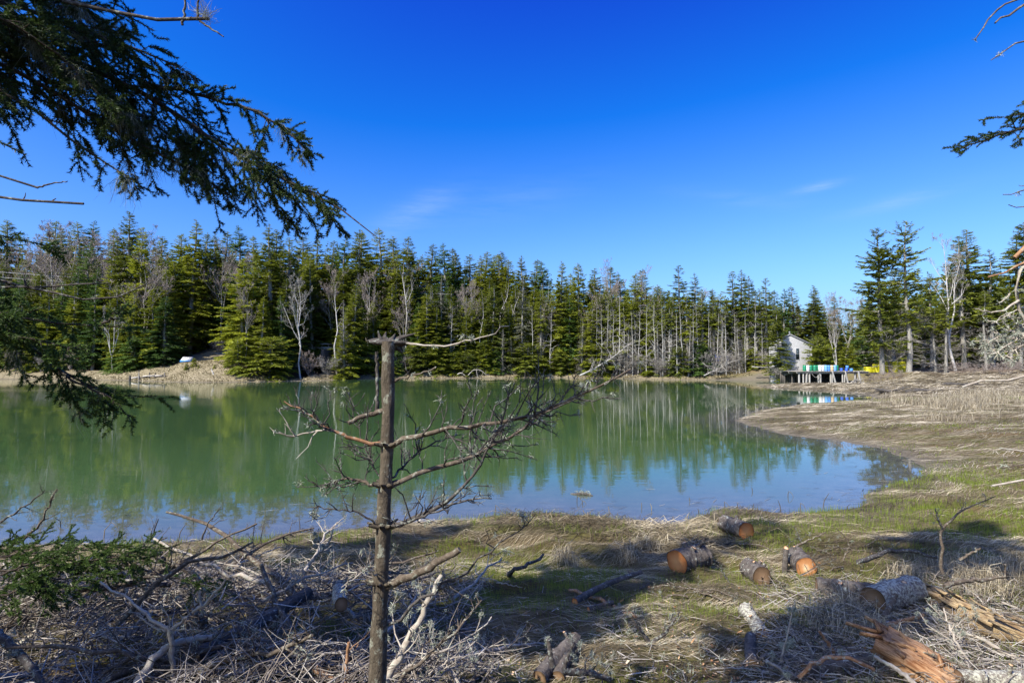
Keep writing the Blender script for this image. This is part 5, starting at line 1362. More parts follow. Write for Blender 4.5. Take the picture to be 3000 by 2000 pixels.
def needles(mb, a, b, w, per_m, length, width, rng=FR):
    L = np.linalg.norm(b - a, axis=1)
    cnt = rng.poisson(L * per_m * 1.45 * w); i = np.repeat(np.arange(len(a)), cnt); n = len(i)
    t = rng.random(n)[:, None]; p = a[i] * (1 - t) + b[i] * t
    tg = unit(b - a)[i]
    rad = unit(np.cross(tg, rng.normal(size=(n, 3))))
    rad[:, 2] += 0.35; rad = unit(rad)
    d = unit(tg * rng.uniform(0.6, 1.3, n)[:, None] + rad)
    ln = length * rng.uniform(0.7, 1.25, n)[:, None]
    h = tg * (width * 0.5)
    sd = unit(np.cross(d, rng.normal(size=(n, 3)))) * (width * 0.5)
    q = p + d * ln
    mb.tris(p - sd * 1.35, p + sd * 1.35, q, tint=np.clip(0.45 + 0.2 * rng.normal(size=n) + 0.25 * (vnoise(p[:, 0] * 5, p[:, 2] * 5, 3) - 0.5), 0, 1))
def tufts(mb, C, n_each, L, wd, rng=FR, hang=0.5, spread=0.02):
    """lichen tufts: curly strands about the points C"""
    C = np.asarray(C).reshape(-1, 3); n = len(C) * n_each
    i = np.repeat(np.arange(len(C)), n_each)
    ks = np.linspace(0, 1, 3)
    d = unit(rng.normal(size=(n, 3)) + np.array([0, 0, -hang]))
    ln = rng.uniform(0.4, 1.1, n) * L
    P = C[i][:, None] + (rng.normal(size=(n, 3)) * spread)[:, None] + d[:, None] * (ln[:, None] * ks)[..., None]
    P += np.cumsum(rng.normal(size=(n, 3, 3)) * (0.26 * ln)[:, None, None], 1) * (ks > 0)[None, :, None]
    P[:, :, 2] -= hang * ln[:, None] * ks ** 2
    mb.blades(P, np.full(n, wd)[:, None] * np.array([1, 1, 0.5]), unit(np.cross(d, rng.normal(size=(n, 3)))), tint=rng.random(n))

def live_bough(parent, pts, r0, r1, L2, sp2=0.06, sp3=0.035, L3=0.10, bare_tip=0.0, dens=520, beard=0, droop=0.3, roll=0.6, s0=0.08, rng=FR, nlen=0.020, nw=0.0040, prof=None, main_needles=0.35, nmat='needle_near'):
    P = curve(pts, 18, 0.006, rng)
    bark = MB(); st = Stems()
    bark.tubes(P, np.linspace(r0, r1, 18), 7, rough=0.08, rng=rng)
    prof = prof or (lambda s: L2 * np.interp(s, [0, 0.25, 0.7, 1], [0.65, 1.0, 0.75, 0.25]))
    Q, L = side_shoots(P[None], sp2, prof, s0=s0, s1=1 - bare_tip, roll=roll, droop=droop, rng=rng, K=5)
    bark.tubes(Q, (0.0022 + 0.006 * L)[:, None] * np.array([1, 0.85, 0.7, 0.5, 0.35]), 4)
    st.add(Q[:, 1:], 0.75)
    Q3, L4 = side_shoots(Q, sp3 * 1.1, lambda s: L3 * 1.2 * np.interp(s, [0, 0.5, 1], [0.6, 1.0, 0.5]), s0=0.22, roll=0.7, droop=0.15, rng=rng, K=3)
    bark.tubes(Q3, np.full(len(Q3), 0.0016)[:, None] * np.array([1, 0.9, 0.6]), 3)
    st.add(Q3, 1.0)
    if main_needles: st.add(P[None, int(18 * (1 - main_needles)):int(18 * (1 - bare_tip)) + 1], 0.8)
    o = part('bough', bark, M['bark_near'], parent, smooth=True)
    nb = MB(); a, b_, w = st.get(); needles(nb, a, b_, w, dens, nlen, nw, rng)
    x = part('needles', nb, M[nmat], o, off=parent.location); x['kind'] = 'stuff'
    if beard:
        lb = MB(); C = Q[rng.integers(0, len(Q), beard), rng.integers(1, 4, beard)]
        tufts(lb, C, 60, 0.075, 0.0016, rng, 0.9, 0.012)
        x = part('beard_lichen', lb, M['beard'], o, off=parent.location); x['kind'] = 'stuff'
    return o
def live_bough_lifted(*a, **k): return live_bough(*a, nmat='needle_lifted', **k)
def dead_twigs(bark, P, r_at, sp=0.07, L=0.28, rng=FR, s0=0.12, roll=1.5, sub=True, up=0.25, droop=-0.05, tip=0.3, thick=1.0, s1=0.98):
    Q, Ls = side_shoots(P[None], sp, lambda s: L * np.interp(s, [0, 0.4, 1], [0.7, 1.0, tip]), ang=(0.6, 1.3), roll=roll, droop=droop, s0=s0, s1=s1, rng=rng, K=5, flat=False, wob=0.07, up=up)
    bark.tubes(Q, (thick * (0.0042 + 0.013 * Ls))[:, None] * np.array([1, 0.8, 0.65, 0.5, 0.3]), 4, tint=rng.random(len(Q)), rough=0.12, rng=rng)
    pts = [Q[:, 2:].reshape(-1, 3)]
    if sub:
        Q3, L3 = side_shoots(Q, sp * 1.1, lambda s: 0.38 * L * np.interp(s, [0, 1], [1, 0.4]), ang=(0.5, 1.2), roll=1.5, droop=-0.03, s0=0.25, rng=rng, K=3, flat=False, wob=0.08, up=up)
        bark.tubes(Q3, (thick * (0.0032 + 0.010 * L3))[:, None] * np.array([1, 0.75, 0.4]), 3, tint=rng.random(len(Q3)))
        pts.append(Q3[:, 1:].reshape(-1, 3))
    return np.vstack(pts)
def dead_limb(parent, name, pts, r0, r1, mat, twigs=True, sp=0.07, L=0.28, lich=0, rng=FR, n=14, jit=0.008, cap=False, sub=True, s0=0.12, up=0.25, capmat=None, tip=0.3, lich_mat='lichen', thick=1.0, s1=0.98, roll=1.5, twig_mat=None):
    jit = min(jit, 0.012 * float(np.linalg.norm(np.diff(np.asarray(pts), axis=0), axis=1).sum()))
    P = curve(pts, n, jit, rng)
    bark = MB(); bark.tubes(P, np.linspace(r0, r1, n), 8, cap0=cap, cap1=cap, rough=0.10, rng=rng)
    C = P
    tb = MB() if twig_mat else bark
    if twigs: C = dead_twigs(tb, P, r0, sp, L, rng, s0, sub=sub, up=up, tip=tip, thick=thick, s1=s1, roll=roll)
    o = part(name, bark, M[mat], parent)
    if twigs and twig_mat: x = part('twigs', tb, M[twig_mat], o, off=parent.location); x['kind'] = 'stuff'
    if lich:
        lb = MB(); tufts(lb, C[rng.integers(0, len(C), lich)] if len(C) > 14 else P[rng.integers(2, n, lich)], 16, 0.017, 0.0034, rng, 0.25, 0.006)
        x = part('lichen', lb, M[lich_mat], o, off=parent.location); x['kind'] = 'stuff'
    return o

# ------------------------------------------------------------------ spruce on the left whose boughs hang into view
lt = np.array([-4.9, 2.05]); lz = float(hgt(*lt))
ltree = thing('spruce_tree', 'near dark spruce whose needled boughs hang in from the upper left', 'tree', (lt[0], lt[1], lz))
mb = MB(); zz_ = np.linspace(lz - 0.2, lz + 13, 12)
mb.tubes(np.stack([lt[0] + 0.05 * np.sin(zz_), lt[1] + 0 * zz_, zz_], -1), np.interp(zz_, [lz, lz + 9, lz + 13], [0.21, 0.11, 0.03]), 12); part('trunk', mb, M['bark_log'], ltree, smooth=True)
def near_crown(key, seed, H, R, cs, n, dens=1.0, gaps=0.4, ragged=0.5):
    conifer(key, seed, H=H, R=R, cs=cs, n=n, ragged=ragged, gaps=gaps, droop=0.25, dens=dens * 1.2, wid=0.17, dead=0, shape=0.75, mat='needle_near', bark='bark_log', r0=0.16)
near_crown('near_a', 201, 13.0, 1.15, 0.42, 80, 1.2, 0.6)
for nm, me, mt in PROTO['near_a'][1]:
    if nm == 'crown': link(nm, me, M[mt], ltree)
TK = lambda z: (lt[0], lt[1], z)
def fromtrunk(z, pts): return np.vstack([[TK(z)], path(pts)])
for pts, L2 in (([(-150, 40, 3.4), (80, 90, 3.5), (220, 140, 3.6), (360, 220, 3.7)], 0.5), ([(-150, 90, 3.0), (60, 170, 3.1), (160, 230, 3.2), (260, 330, 3.3)], 0.42), ([(-100, -60, 3.6), (120, 0, 3.7), (260, 60, 3.8), (370, 110, 3.8)], 0.5), ([(-100, 10, 2.9), (100, 110, 3.0), (230, 190, 3.0), (360, 300, 3.1)], 0.4), ([(-100, -80, 3.2), (150, -20, 3.3), (300, 20, 3.4), (450, 90, 3.4)], 0.4)):
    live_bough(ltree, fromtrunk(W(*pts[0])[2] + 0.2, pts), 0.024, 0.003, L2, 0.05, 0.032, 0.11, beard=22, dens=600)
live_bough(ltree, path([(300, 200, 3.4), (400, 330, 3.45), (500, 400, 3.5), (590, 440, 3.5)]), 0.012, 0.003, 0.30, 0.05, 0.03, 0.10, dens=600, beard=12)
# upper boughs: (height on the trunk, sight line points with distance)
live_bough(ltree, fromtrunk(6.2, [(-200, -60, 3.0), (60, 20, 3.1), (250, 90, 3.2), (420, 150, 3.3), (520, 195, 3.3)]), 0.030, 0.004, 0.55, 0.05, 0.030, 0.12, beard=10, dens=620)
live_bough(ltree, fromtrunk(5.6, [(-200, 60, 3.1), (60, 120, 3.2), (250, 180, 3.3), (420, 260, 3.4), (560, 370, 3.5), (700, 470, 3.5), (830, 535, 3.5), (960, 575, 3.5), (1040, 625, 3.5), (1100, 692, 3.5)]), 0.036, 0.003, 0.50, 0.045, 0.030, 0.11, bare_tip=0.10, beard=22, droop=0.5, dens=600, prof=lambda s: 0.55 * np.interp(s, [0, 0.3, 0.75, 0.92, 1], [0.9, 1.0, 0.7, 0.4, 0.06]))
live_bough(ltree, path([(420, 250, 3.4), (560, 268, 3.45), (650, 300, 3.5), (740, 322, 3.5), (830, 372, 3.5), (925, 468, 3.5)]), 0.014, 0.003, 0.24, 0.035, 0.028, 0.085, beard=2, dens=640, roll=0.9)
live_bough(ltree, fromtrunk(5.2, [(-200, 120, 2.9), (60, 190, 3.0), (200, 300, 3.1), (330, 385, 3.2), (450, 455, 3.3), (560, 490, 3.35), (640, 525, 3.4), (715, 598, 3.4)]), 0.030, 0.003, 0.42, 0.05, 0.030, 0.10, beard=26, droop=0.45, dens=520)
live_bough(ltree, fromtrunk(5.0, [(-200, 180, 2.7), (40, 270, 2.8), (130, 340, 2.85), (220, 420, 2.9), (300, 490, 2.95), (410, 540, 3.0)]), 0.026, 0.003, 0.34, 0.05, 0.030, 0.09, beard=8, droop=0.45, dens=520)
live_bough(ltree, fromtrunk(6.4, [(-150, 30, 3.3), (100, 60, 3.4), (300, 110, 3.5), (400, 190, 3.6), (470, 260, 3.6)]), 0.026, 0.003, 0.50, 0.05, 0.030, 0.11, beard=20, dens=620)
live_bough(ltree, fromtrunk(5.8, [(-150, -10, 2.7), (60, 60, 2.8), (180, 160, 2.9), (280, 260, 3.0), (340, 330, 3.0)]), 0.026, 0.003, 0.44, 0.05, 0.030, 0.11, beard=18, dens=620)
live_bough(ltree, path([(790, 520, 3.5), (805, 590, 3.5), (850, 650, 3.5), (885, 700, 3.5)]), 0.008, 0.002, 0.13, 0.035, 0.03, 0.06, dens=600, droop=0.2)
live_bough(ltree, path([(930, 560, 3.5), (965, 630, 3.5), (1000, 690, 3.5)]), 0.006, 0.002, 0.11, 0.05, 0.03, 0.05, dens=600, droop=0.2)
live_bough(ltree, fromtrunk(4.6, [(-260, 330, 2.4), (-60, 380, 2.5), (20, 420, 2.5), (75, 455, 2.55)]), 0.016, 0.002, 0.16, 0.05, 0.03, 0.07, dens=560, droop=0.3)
dead_limb(ltree, 'dead_branch', fromtrunk(5.9, [(0, -60, 3.0), (180, 5, 3.0), (260, 32, 3.0), (350, 45, 3.0), (430, 64, 3.0), (520, 70, 3.0), (612, 55, 3.0)]), 0.022, 0.008, 'dead_dark', sp=0.25, L=0.16, lich=6, s0=0.6, sub=False)
dead_limb(ltree, 'dead_branch', path([(535, 74, 3.0), (540, 30, 3.0), (546, -30, 3.0)]), 0.007, 0.004, 'dead_dark', twigs=False)
dead_limb(ltree, 'dead_branch', path([(578, 60, 3.0), (580, 20, 3.0), (584, -30, 3.0)]), 0.007, 0.004, 'dead_dark', twigs=False)
dead_limb(ltree, 'dead_branch', path([(585, 62, 3.0), (620, 85, 3.0), (655, 108, 3.0)]), 0.006, 0.003, 'dead_dark', twigs=False)
mb = MB(); tufts(mb, path([(590, 40, 3.0), (600, 45, 3.0), (606, 55, 3.0)]), 40, 0.07, 0.002, FR, -0.4, 0.01); x = part('beard_lichen', mb, M['lichen'], ltree); x['kind'] = 'stuff'
dead_limb(ltree, 'dead_branch', fromtrunk(4.0, [(-200, 440, 2.3), (0, 512, 2.4), (60, 535, 2.4), (112, 550, 2.4)]), 0.010, 0.004, 'dead_dark', sp=0.25, L=0.14, sub=False, s0=0.7)
dead_limb(ltree, 'dead_branch', path([(110, 549, 2.4), (150, 538, 2.4), (198, 531, 2.4)]), 0.004, 0.002, 'dead_dark', twigs=False)
dead_limb(ltree, 'dead_branch', fromtrunk(3.8, [(-200, 530, 2.3), (0, 573, 2.4), (100, 592, 2.4), (200, 601, 2.4), (245, 597, 2.4)]), 0.011, 0.005, 'dead_dark', sp=0.25, L=0.12, sub=False, s0=0.7)

# ------------------------------------------------------------------ lower spruce at the left edge
st_ = np.array([-4.0, 3.6]); sz = float(hgt(*st_))
stree = thing('spruce_tree', 'second near spruce reaching in low at the left edge over the water', 'tree', (st_[0], st_[1], sz))
mb = MB(); zz_ = np.linspace(sz - 0.2, sz + 3.6, 8); mb.tubes(np.stack([np.full(8, st_[0]), np.full(8, st_[1]), zz_], -1), np.interp(zz_, [sz, sz + 3.6], [0.10, 0.02]), 10); part('trunk', mb, M['bark_log'], stree, smooth=True)
def fromst(z, pts): return np.vstack([[(st_[0], st_[1], z)], path(pts)])
live_bough_lifted(stree, fromst(3.5, [(-200, 880, 3.1), (0, 925, 3.1), (90, 1015, 3.1), (180, 1095, 3.15), (270, 1145, 3.2), (400, 1178, 3.2), (462, 1160, 3.2)]), 0.022, 0.003, 0.34, 0.05, 0.028, 0.10, dens=620, droop=0.25, beard=3)
live_bough_lifted(stree, fromst(3.7, [(-200, 880, 2.9), (0, 930, 2.9), (120, 945, 2.95), (250, 950, 3.0), (330, 955, 3.0), (392, 962, 3.0)]), 0.018, 0.003, 0.24, 0.045, 0.028, 0.09, dens=680, droop=0.25)
live_bough_lifted(stree, fromst(3.6, [(-150, 960, 2.8), (20, 985, 2.8), (120, 1000, 2.85), (200, 1010, 2.9), (260, 1025, 2.9)]), 0.018, 0.003, 0.22, 0.045, 0.028, 0.09, dens=640, droop=0.35)
live_bough_lifted(stree, path([(180, 1090, 3.15), (240, 1130, 3.1), (330, 1165, 3.1), (395, 1232, 3.1)]), 0.008, 0.002, 0.16, 0.04, 0.03, 0.07, dens=620, droop=0.4)
live_bough_lifted(stree, fromst(4.4, [(-200, 660, 2.7), (0, 690, 2.7), (70, 700, 2.7), (148, 722, 2.7)]), 0.012, 0.002, 0.16, 0.045, 0.03, 0.08, dens=640, droop=0.2)
live_bough_lifted(stree, fromst(3.8, [(-200, 880, 2.7), (-20, 905, 2.7), (60, 930, 2.75), (130, 900, 2.75)]), 0.012, 0.002, 0.18, 0.045, 0.03, 0.08, dens=640, droop=0.2)
live_bough_lifted(stree, path([(300, 950, 3.0), (330, 925, 3.0), (365, 900, 3.0)]), 0.007, 0.002, 0.10, 0.035, 0.03, 0.06, dens=640, droop=0.1)
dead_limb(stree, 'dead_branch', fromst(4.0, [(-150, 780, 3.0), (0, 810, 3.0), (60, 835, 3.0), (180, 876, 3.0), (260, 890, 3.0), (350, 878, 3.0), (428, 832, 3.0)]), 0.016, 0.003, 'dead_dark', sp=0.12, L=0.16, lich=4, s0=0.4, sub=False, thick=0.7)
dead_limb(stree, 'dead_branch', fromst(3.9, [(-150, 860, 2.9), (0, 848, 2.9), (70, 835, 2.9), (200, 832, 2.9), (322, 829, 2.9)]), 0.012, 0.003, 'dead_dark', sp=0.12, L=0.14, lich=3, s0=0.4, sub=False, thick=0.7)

# ------------------------------------------------------------------ tall spruces behind the viewer, known by the shade they throw over the bank
near_crown('near_b', 202, 12.0, 0.75, 0.70, 75, 1.2, 0.3)
near_crown('near_c', 203, 14.5, 1.15, 0.78, 90, 1.2, 0.35)
near_crown('near_e', 205, 12.0, 1.2, 0.42, 80, 1.2, 0.5)
near_crown('near_d', 204, 13.5, 2.0, 0.45, 80, 1.0, 0.65)
for key, x, y, lab in (('near_d', -11.2, 1.2, 'tall spruce left behind the viewer, shading the left end of the brush pile'), ('near_e', -6.6, 1.2, 'slender spruce left of the viewer, shading the ground right of the sapling'), ('near_b', -3.8, -0.95, 'spruce just behind the viewer, shading the bank before the logs'), ('near_c', -2.2, 0.3, 'tall spruce close left of the viewer, shading the bank beyond the logs')):
    o = thing('spruce_tree', lab, 'tree', (x, y, float(hgt(x, y)) - 0.1), 'tall spruces behind the viewer', rot=(0, 0, FR.random() * 6))
    for nm, me, mt in PROTO[key][1]: link(nm, me, M[mt], o)

mbw = MB(); fr = np.random.default_rng(8); allP = []; allW = []; allS = []; allT = []  # unseen trees behind the viewer, added to dim the sky light on the bank
for k in range(170):
    if k < 120: x, y = fr.uniform(-45, 45), fr.uniform(-42, -13)
    else: x, y = fr.uniform(-60, -19), fr.uniform(-14, 7)
    z0 = float(hgt(x, y)); H = fr.uniform(9, 12.5); n = 190
    tt = fr.random(n); L = 0.19 * H * (1 - tt) ** 0.8 * fr.uniform(0.5, 1.1, n) + 0.25; a = fr.random(n) * 6.283
    o = np.stack([np.cos(a), np.sin(a), 0.5 * tt - 0.25], -1)
    b0 = np.stack([np.full(n, x), np.full(n, y), z0 + H * tt], -1)
    allP.append(b0[:, None] + o[:, None] * (L[:, None] * np.array([0.0, 1.0]))[..., None])
    allW.append((0.35 * L + 0.25)[:, None] * np.array([1.0, 0.45])); allS.append(unit(np.cross(o, np.array([0, 0, 1.0]) + 0.7 * fr.normal(size=(n, 3))))); allT.append(np.clip(0.4 + 0.2 * fr.normal(size=n), 0, 1))
mbw.blades(np.vstack(allP), np.vstack(allW), np.vstack(allS), tint=np.concatenate(allT))
stuff(link('sky_screen_wood', mbw.mesh('sky screen wood'), M['needle_far']), 'unseen spruce wood behind the viewer, added to hold back sky light')
# ------------------------------------------------------------------ tree at the right edge
rt = np.array([4.3, 3.9]); rz_ = float(hgt(*rt))
rtree = thing('dead_spruce', 'half dead lichened spruce reaching in at the right edge', 'tree', (rt[0], rt[1], rz_))
mb = MB(); zz_ = np.linspace(rz_ - 0.2, rz_ + 7.5, 9); mb.tubes(np.stack([np.full(9, rt[0]), np.full(9, rt[1]), zz_], -1), np.interp(zz_, [rz_, rz_ + 7.5], [0.14, 0.03]), 10); part('trunk', mb, M['bark_lichen'], rtree, smooth=True)
def fromrt(z, pts): return np.vstack([[(rt[0], rt[1], z)], path(pts)])
live_bough(rtree, fromrt(5.6, [(3150, 330, 4.2), (3000, 372, 4.1), (2930, 395, 4.1), (2860, 420, 4.1), (2785, 445, 4.1)]), 0.014, 0.002, 0.26, 0.05, 0.03, 0.09, dens=620, droop=0.15, s0=0.25)
live_bough(rtree, fromrt(5.7, [(3150, 300, 4.2), (3010, 335, 4.1), (2950, 340, 4.1), (2890, 345, 4.1)]), 0.010, 0.002, 0.18, 0.05, 0.03, 0.08, dens=620, droop=0.15, s0=0.3)
for pts, r0, r1, mt, tw in [([(3100, -60, 4), (2972, 0, 4), (2889, 51, 4), (2857, 116, 4)], 0.012, 0.004, 'dead_limb', False), ([(3100, -30, 4), (2990, 20, 4), (2945, 45, 4), (2915, 68, 4)], 0.014, 0.006, 'dead_limb', False),
                        ([(3120, 60, 4), (3000, 118, 4), (2950, 150, 4), (2903, 177, 4)], 0.013, 0.003, 'dead_limb', False), ([(3120, 500, 4), (3000, 560, 4), (2960, 575, 4), (2938, 570, 4)], 0.010, 0.003, 'dead_limb', True),
                        ([(3100, 600, 4), (3000, 612, 4), (2955, 600, 4)], 0.008, 0.003, 'dead_limb', True), ([(3120, 640, 3.6), (3000, 712, 3.6), (2985, 735, 3.6), (2972, 755, 3.6)], 0.030, 0.012, 'dead_red', False),
                        ([(3150, 700, 3.6), (3000, 772, 3.6), (2960, 790, 3.6), (2895, 811, 3.6)], 0.022, 0.004, 'dead_red', False),
                        ([(3060, 700, 3.6), (3000, 775, 3.6), (2982, 823, 3.6), (2960, 846, 3.6), (2960, 868, 3.6), (2982, 912, 3.6), (3010, 950, 3.6)], 0.014, 0.008, 'dead_pale', False),
                        ([(2985, 880, 3.6), (2937, 910, 3.6), (2900, 915, 3.6), (2857, 905, 3.6)], 0.008, 0.003, 'dead_pale', False), ([(2960, 860, 3.6), (2940, 880, 3.6), (2926, 888, 3.6)], 0.006, 0.003, 'dead_pale', False)]:
    dead_limb(rtree, 'dead_branch', fromrt(W(*pts[0])[2] + 0.15, pts) if pts[0][0] > 3050 else path(pts), r0, r1, mt, twigs=tw, sp=0.10, L=0.12, lich=3, s0=0.35, sub=False)
# the pale lichened spray of twigs
for pts in ([(3120, 880, 3.7), (3000, 945, 3.7), (2940, 985, 3.7), (2885, 1010, 3.7)], [(3120, 900, 3.6), (3010, 960, 3.6), (2950, 1020, 3.6), (2900, 1048, 3.6)], [(3120, 860, 3.8), (3000, 900, 3.8), (2950, 925, 3.8), (2905, 948, 3.8)], [(3120, 960, 3.6), (3010, 1000, 3.6), (2960, 1028, 3.6), (2930, 1055, 3.6)], [(3130, 1000, 3.7), (3000, 1025, 3.7), (2900, 1024, 3.7), (2830, 1018, 3.7)], [(3120, 930, 3.9), (3020, 975, 3.9), (2960, 990, 3.9), (2915, 985, 3.9)]):
    dead_limb(rtree, 'dead_branch', fromrt(W(*pts[0])[2] + 0.1, pts), 0.009, 0.002, 'dead_pale', sp=0.030, L=0.16, lich=70, s0=0.3, up=0.05)
dead_limb(rtree, 'dead_branch', fromrt(3.2, [(3150, 1065, 3.4), (3000, 1100, 3.4), (2925, 1118, 3.4), (2875, 1132, 3.4), (2817, 1134, 3.4)]), 0.013, 0.006, 'dead_pale', sp=0.3, L=0.06, sub=False, s0=0.5)
for pts, mt, r in (([(3150, 1330, 3.3), (3000, 1330, 3.3), (2960, 1322, 3.3), (2928, 1312, 3.3)], 'dead_pale', 0.011), ([(3150, 1350, 3.3), (3000, 1360, 3.3), (2965, 1366, 3.3), (2936, 1369, 3.3)], 'dead_limb', 0.010), ([(3180, 1370, 3.2), (3000, 1408, 3.2), (2960, 1416, 3.2), (2905, 1423, 3.2)], 'dead_pale', 0.018), ([(3150, 1200, 3.4), (3010, 1222, 3.4), (2984, 1216, 3.4)], 'dead_pale', 0.008)):
    dead_limb(rtree, 'dead_branch', fromrt(2.4, pts), r, r * 0.35, mt, sp=0.12, L=0.08, lich=6, sub=False, s0=0.45)

# ------------------------------------------------------------------ the broken sapling in the centre
SD = 3.0
sb = W(1100, 2130, SD); sb[2] = float(hgt(sb[0], sb[1])) - 0.1
sap = thing('broken_sapling', 'broken off dead sapling with bare lichened branches in the middle foreground', 'tree', tuple(sb))
P = curve(np.vstack([[(sb[0] - 0.01, sb[1], sb[2])], path([(1105, 1990, SD), (1112, 1800, SD), (1119, 1650, SD), (1124, 1500, SD), (1131, 1400, SD), (1134, 1300, SD), (1137, 1180, SD), (1138, 1080, SD), (1138, 1000, SD)])]), 34, 0.0015)
rad = np.interp(np.linspace(0, 1, 34), [0, 0.1, 0.35, 0.6, 0.8, 1.0], [0.052, 0.050, 0.042, 0.036, 0.032, 0.034])
whorl = [1308, 1425, 1545, 1712]
mb = MB(); mb.tubes(P, rad * (1 + 0.03 * FR.normal(size=34)), 20, cap1=True, rough=0.045, rng=FR); part('trunk', mb, M['bark_sapling'], sap, smooth=True)
# splintered top
mb = MB()
for (a, b_, c_) in [((1112, 1000), (1095, 996), (1076, 998)), ((1120, 998), (1112, 985), (1108, 968)), ((1150, 1002), (1175, 990), (1217, 977)), ((1150, 1006), (1178, 1010), (1196, 1006)), ((1135, 998), (1128, 985), (1131, 972)), ((1145, 998), (1150, 990), (1158, 978)), ((1150, 1012), (1170, 1022), (1180, 1034)), ((1125, 1000), (1105, 1004), (1092, 1006))]:
    dd = SD + FR.uniform(-0.04, 0.04)
    mb.tubes(path([(*a, dd), (*b_, dd), (*c_, dd)]), np.array([0.022, 0.014, 0.004]) * FR.uniform(0.7, 1.1), 5, rough=0.2, rng=FR)
mb.tubes(path([(1082, 1002, SD), (1138, 1004, SD), (1196, 1003, SD)]), np.array([0.008, 0.022, 0.008]), 7, rough=0.25, rng=FR)
part('splintered_top', mb, M['dead_dark'], sap)
D3 = SD
BR = [([(1145, 1310, D3), (1209, 1272, D3 - .05), (1327, 1252, D3 - .1), (1403, 1252, D3 - .12), (1490, 1234, D3 - .15), (1577, 1216, D3 - .18), (1617, 1186, D3 - .2), (1694, 1150, D3 - .22), (1750, 1135, D3 - .25), (1848, 1081, D3 - .28)], 0.0175, 0.004, 'dead_limb', 46, 0.050, 0.26),
      ([(1145, 1425, D3), (1240, 1385, D3 + .06), (1362, 1344, D3 + .12), (1444, 1313, D3 + .16), (1490, 1278, D3 + .18), (1546, 1242, D3 + .2), (1600, 1205, D3 + .22), (1700, 1165, D3 + .25)], 0.0175, 0.004, 'dead_limb', 40, 0.055, 0.24),
      ([(1145, 1546, D3), (1260, 1500, D3 - .08), (1327, 1466, D3 - .12), (1383, 1395, D3 - .16), (1434, 1323, D3 - .2), (1464, 1247, D3 - .22), (1495, 1130, D3 - .25)], 0.014, 0.003, 'dead_dark', 16, 0.07, 0.20),
      ([(1140, 1545, D3), (1200, 1530, D3 - .1), (1290, 1490, D3 - .16), (1360, 1465, D3 - .2), (1440, 1460, D3 - .24)], 0.010, 0.003, 'dead_dark', 16, 0.06, 0.18),
      ([(1125, 1306, D3), (1056, 1293, D3 - .04), (959, 1252, D3 - .08), (905, 1215, D3 - .1), (870, 1192, D3 - .1), (832, 1175, D3 - .1)], 0.015, 0.003, 'dead_red', 14, 0.055, 0.24),
      ([(965, 1254, D3 - .08), (900, 1268, D3 - .1), (850, 1280, D3 - .1), (802, 1264, D3 - .1)], 0.006, 0.0025, 'dead_pale', 4, 0.08, 0.16),
      ([(1122, 1427, D3), (1046, 1405, D3 + .05), (1005, 1395, D3 + .08), (960, 1420, D3 + .1), (936, 1438, D3 + .1)], 0.013, 0.003, 'dead_limb', 14, 0.05, 0.22),
      ([(1118, 1542, D3), (1050, 1500, D3 - .06), (990, 1490, D3 - .1), (920, 1487, D3 - .12)], 0.007, 0.0025, 'dead_dark', 8, 0.07, 0.16),
      ([(1128, 1200, D3), (1095, 1210, D3), (1056, 1221, D3 - .02), (1020, 1240, D3 - .04)], 0.016, 0.011, 'dead_limb', 8, 0.09, 0.20),
      ([(1106, 1215, D3 + .1), (1105, 1120, D3 + .1), (1104, 1030, D3 + .1)], 0.013, 0.008, 'dead_dark', 2, 0.2, 0.06),
      ([(1150, 1114, D3), (1209, 1101, D3 - .04), (1256, 1086, D3 - .06), (1278, 1075, D3 - .07)], 0.008, 0.004, 'dead_limb', 6, 0.16, 0.06),
      ([(1180, 1002, D3), (1280, 1012, D3 - .05), (1342, 1007, D3 - .08), (1398, 994, D3 - .1), (1439, 976, D3 - .12), (1492, 955, D3 - .14)], 0.008, 0.0025, 'dead_pale', 22, 0.22, 0.035),
      ([(1120, 1420, D3), (1080, 1330, D3 + .1), (1040, 1230, D3 + .15), (1020, 1150, D3 + .18)], 0.006, 0.002, 'dead_dark', 6, 0.06, 0.18),
      ([(1140, 1420, D3), (1200, 1340, D3 + .15), (1280, 1290, D3 + .2), (1340, 1270, D3 + .25)], 0.008, 0.003, 'dead_dark', 30, 0.055, 0.18),
      ([(1118, 1700, D3), (1080, 1660, D3 - .1), (1040, 1690, D3 - .15), (1000, 1720, D3 - .2)], 0.006, 0.002, 'dead_pale', 10, 0.07, 0.16)]
for pts, r0, r1, mt, li, sp, L in BR:
    dead_limb(sap, 'branch', path(pts), r0 * 0.82, r1, mt, sp=sp * 0.55, L=L * 1.15, lich=int(li * 0.45), n=16, jit=0.006, thick=0.66, s0=0.14, twig_mat='dead_dark' if mt != 'dead_pale' else None)
dead_limb(sap, 'branch_stub', path([(1130, 1716, D3), (1200, 1688, D3 - .08), (1286, 1645, D3 - .14), (1346, 1608, D3 - .18)]), 0.024, 0.014, 'dead_limb', twigs=False, cap=True)
dead_limb(sap, 'branch', path([(1140, 1828, D3), (1260, 1735, D3 - .05), (1383, 1656, D3 - .1), (1502, 1575, D3 - .12), (1570, 1504, D3 - .15)]), 0.009, 0.002, 'dead_dark', sp=0.11, L=0.20, lich=14, thick=0.6)
for py in whorl:
    c = np.array([np.interp(W(1130, py, SD)[2], P[:, 2], P[:, k]) for k in range(3)]); mb = MB()
    a = np.linspace(0, 6.283, 9)[:-1]
    for q in a:
        d = np.array([math.cos(q), math.sin(q), 0.3]); mb.tubes(np.stack([c + d * 0.03, c + d * 0.055, c + d * FR.uniform(0.06, 0.09)]), np.array([0.014, 0.010, 0.006]), 5)
    part('branch_collar', mb, M['bark_sapling'], sap)
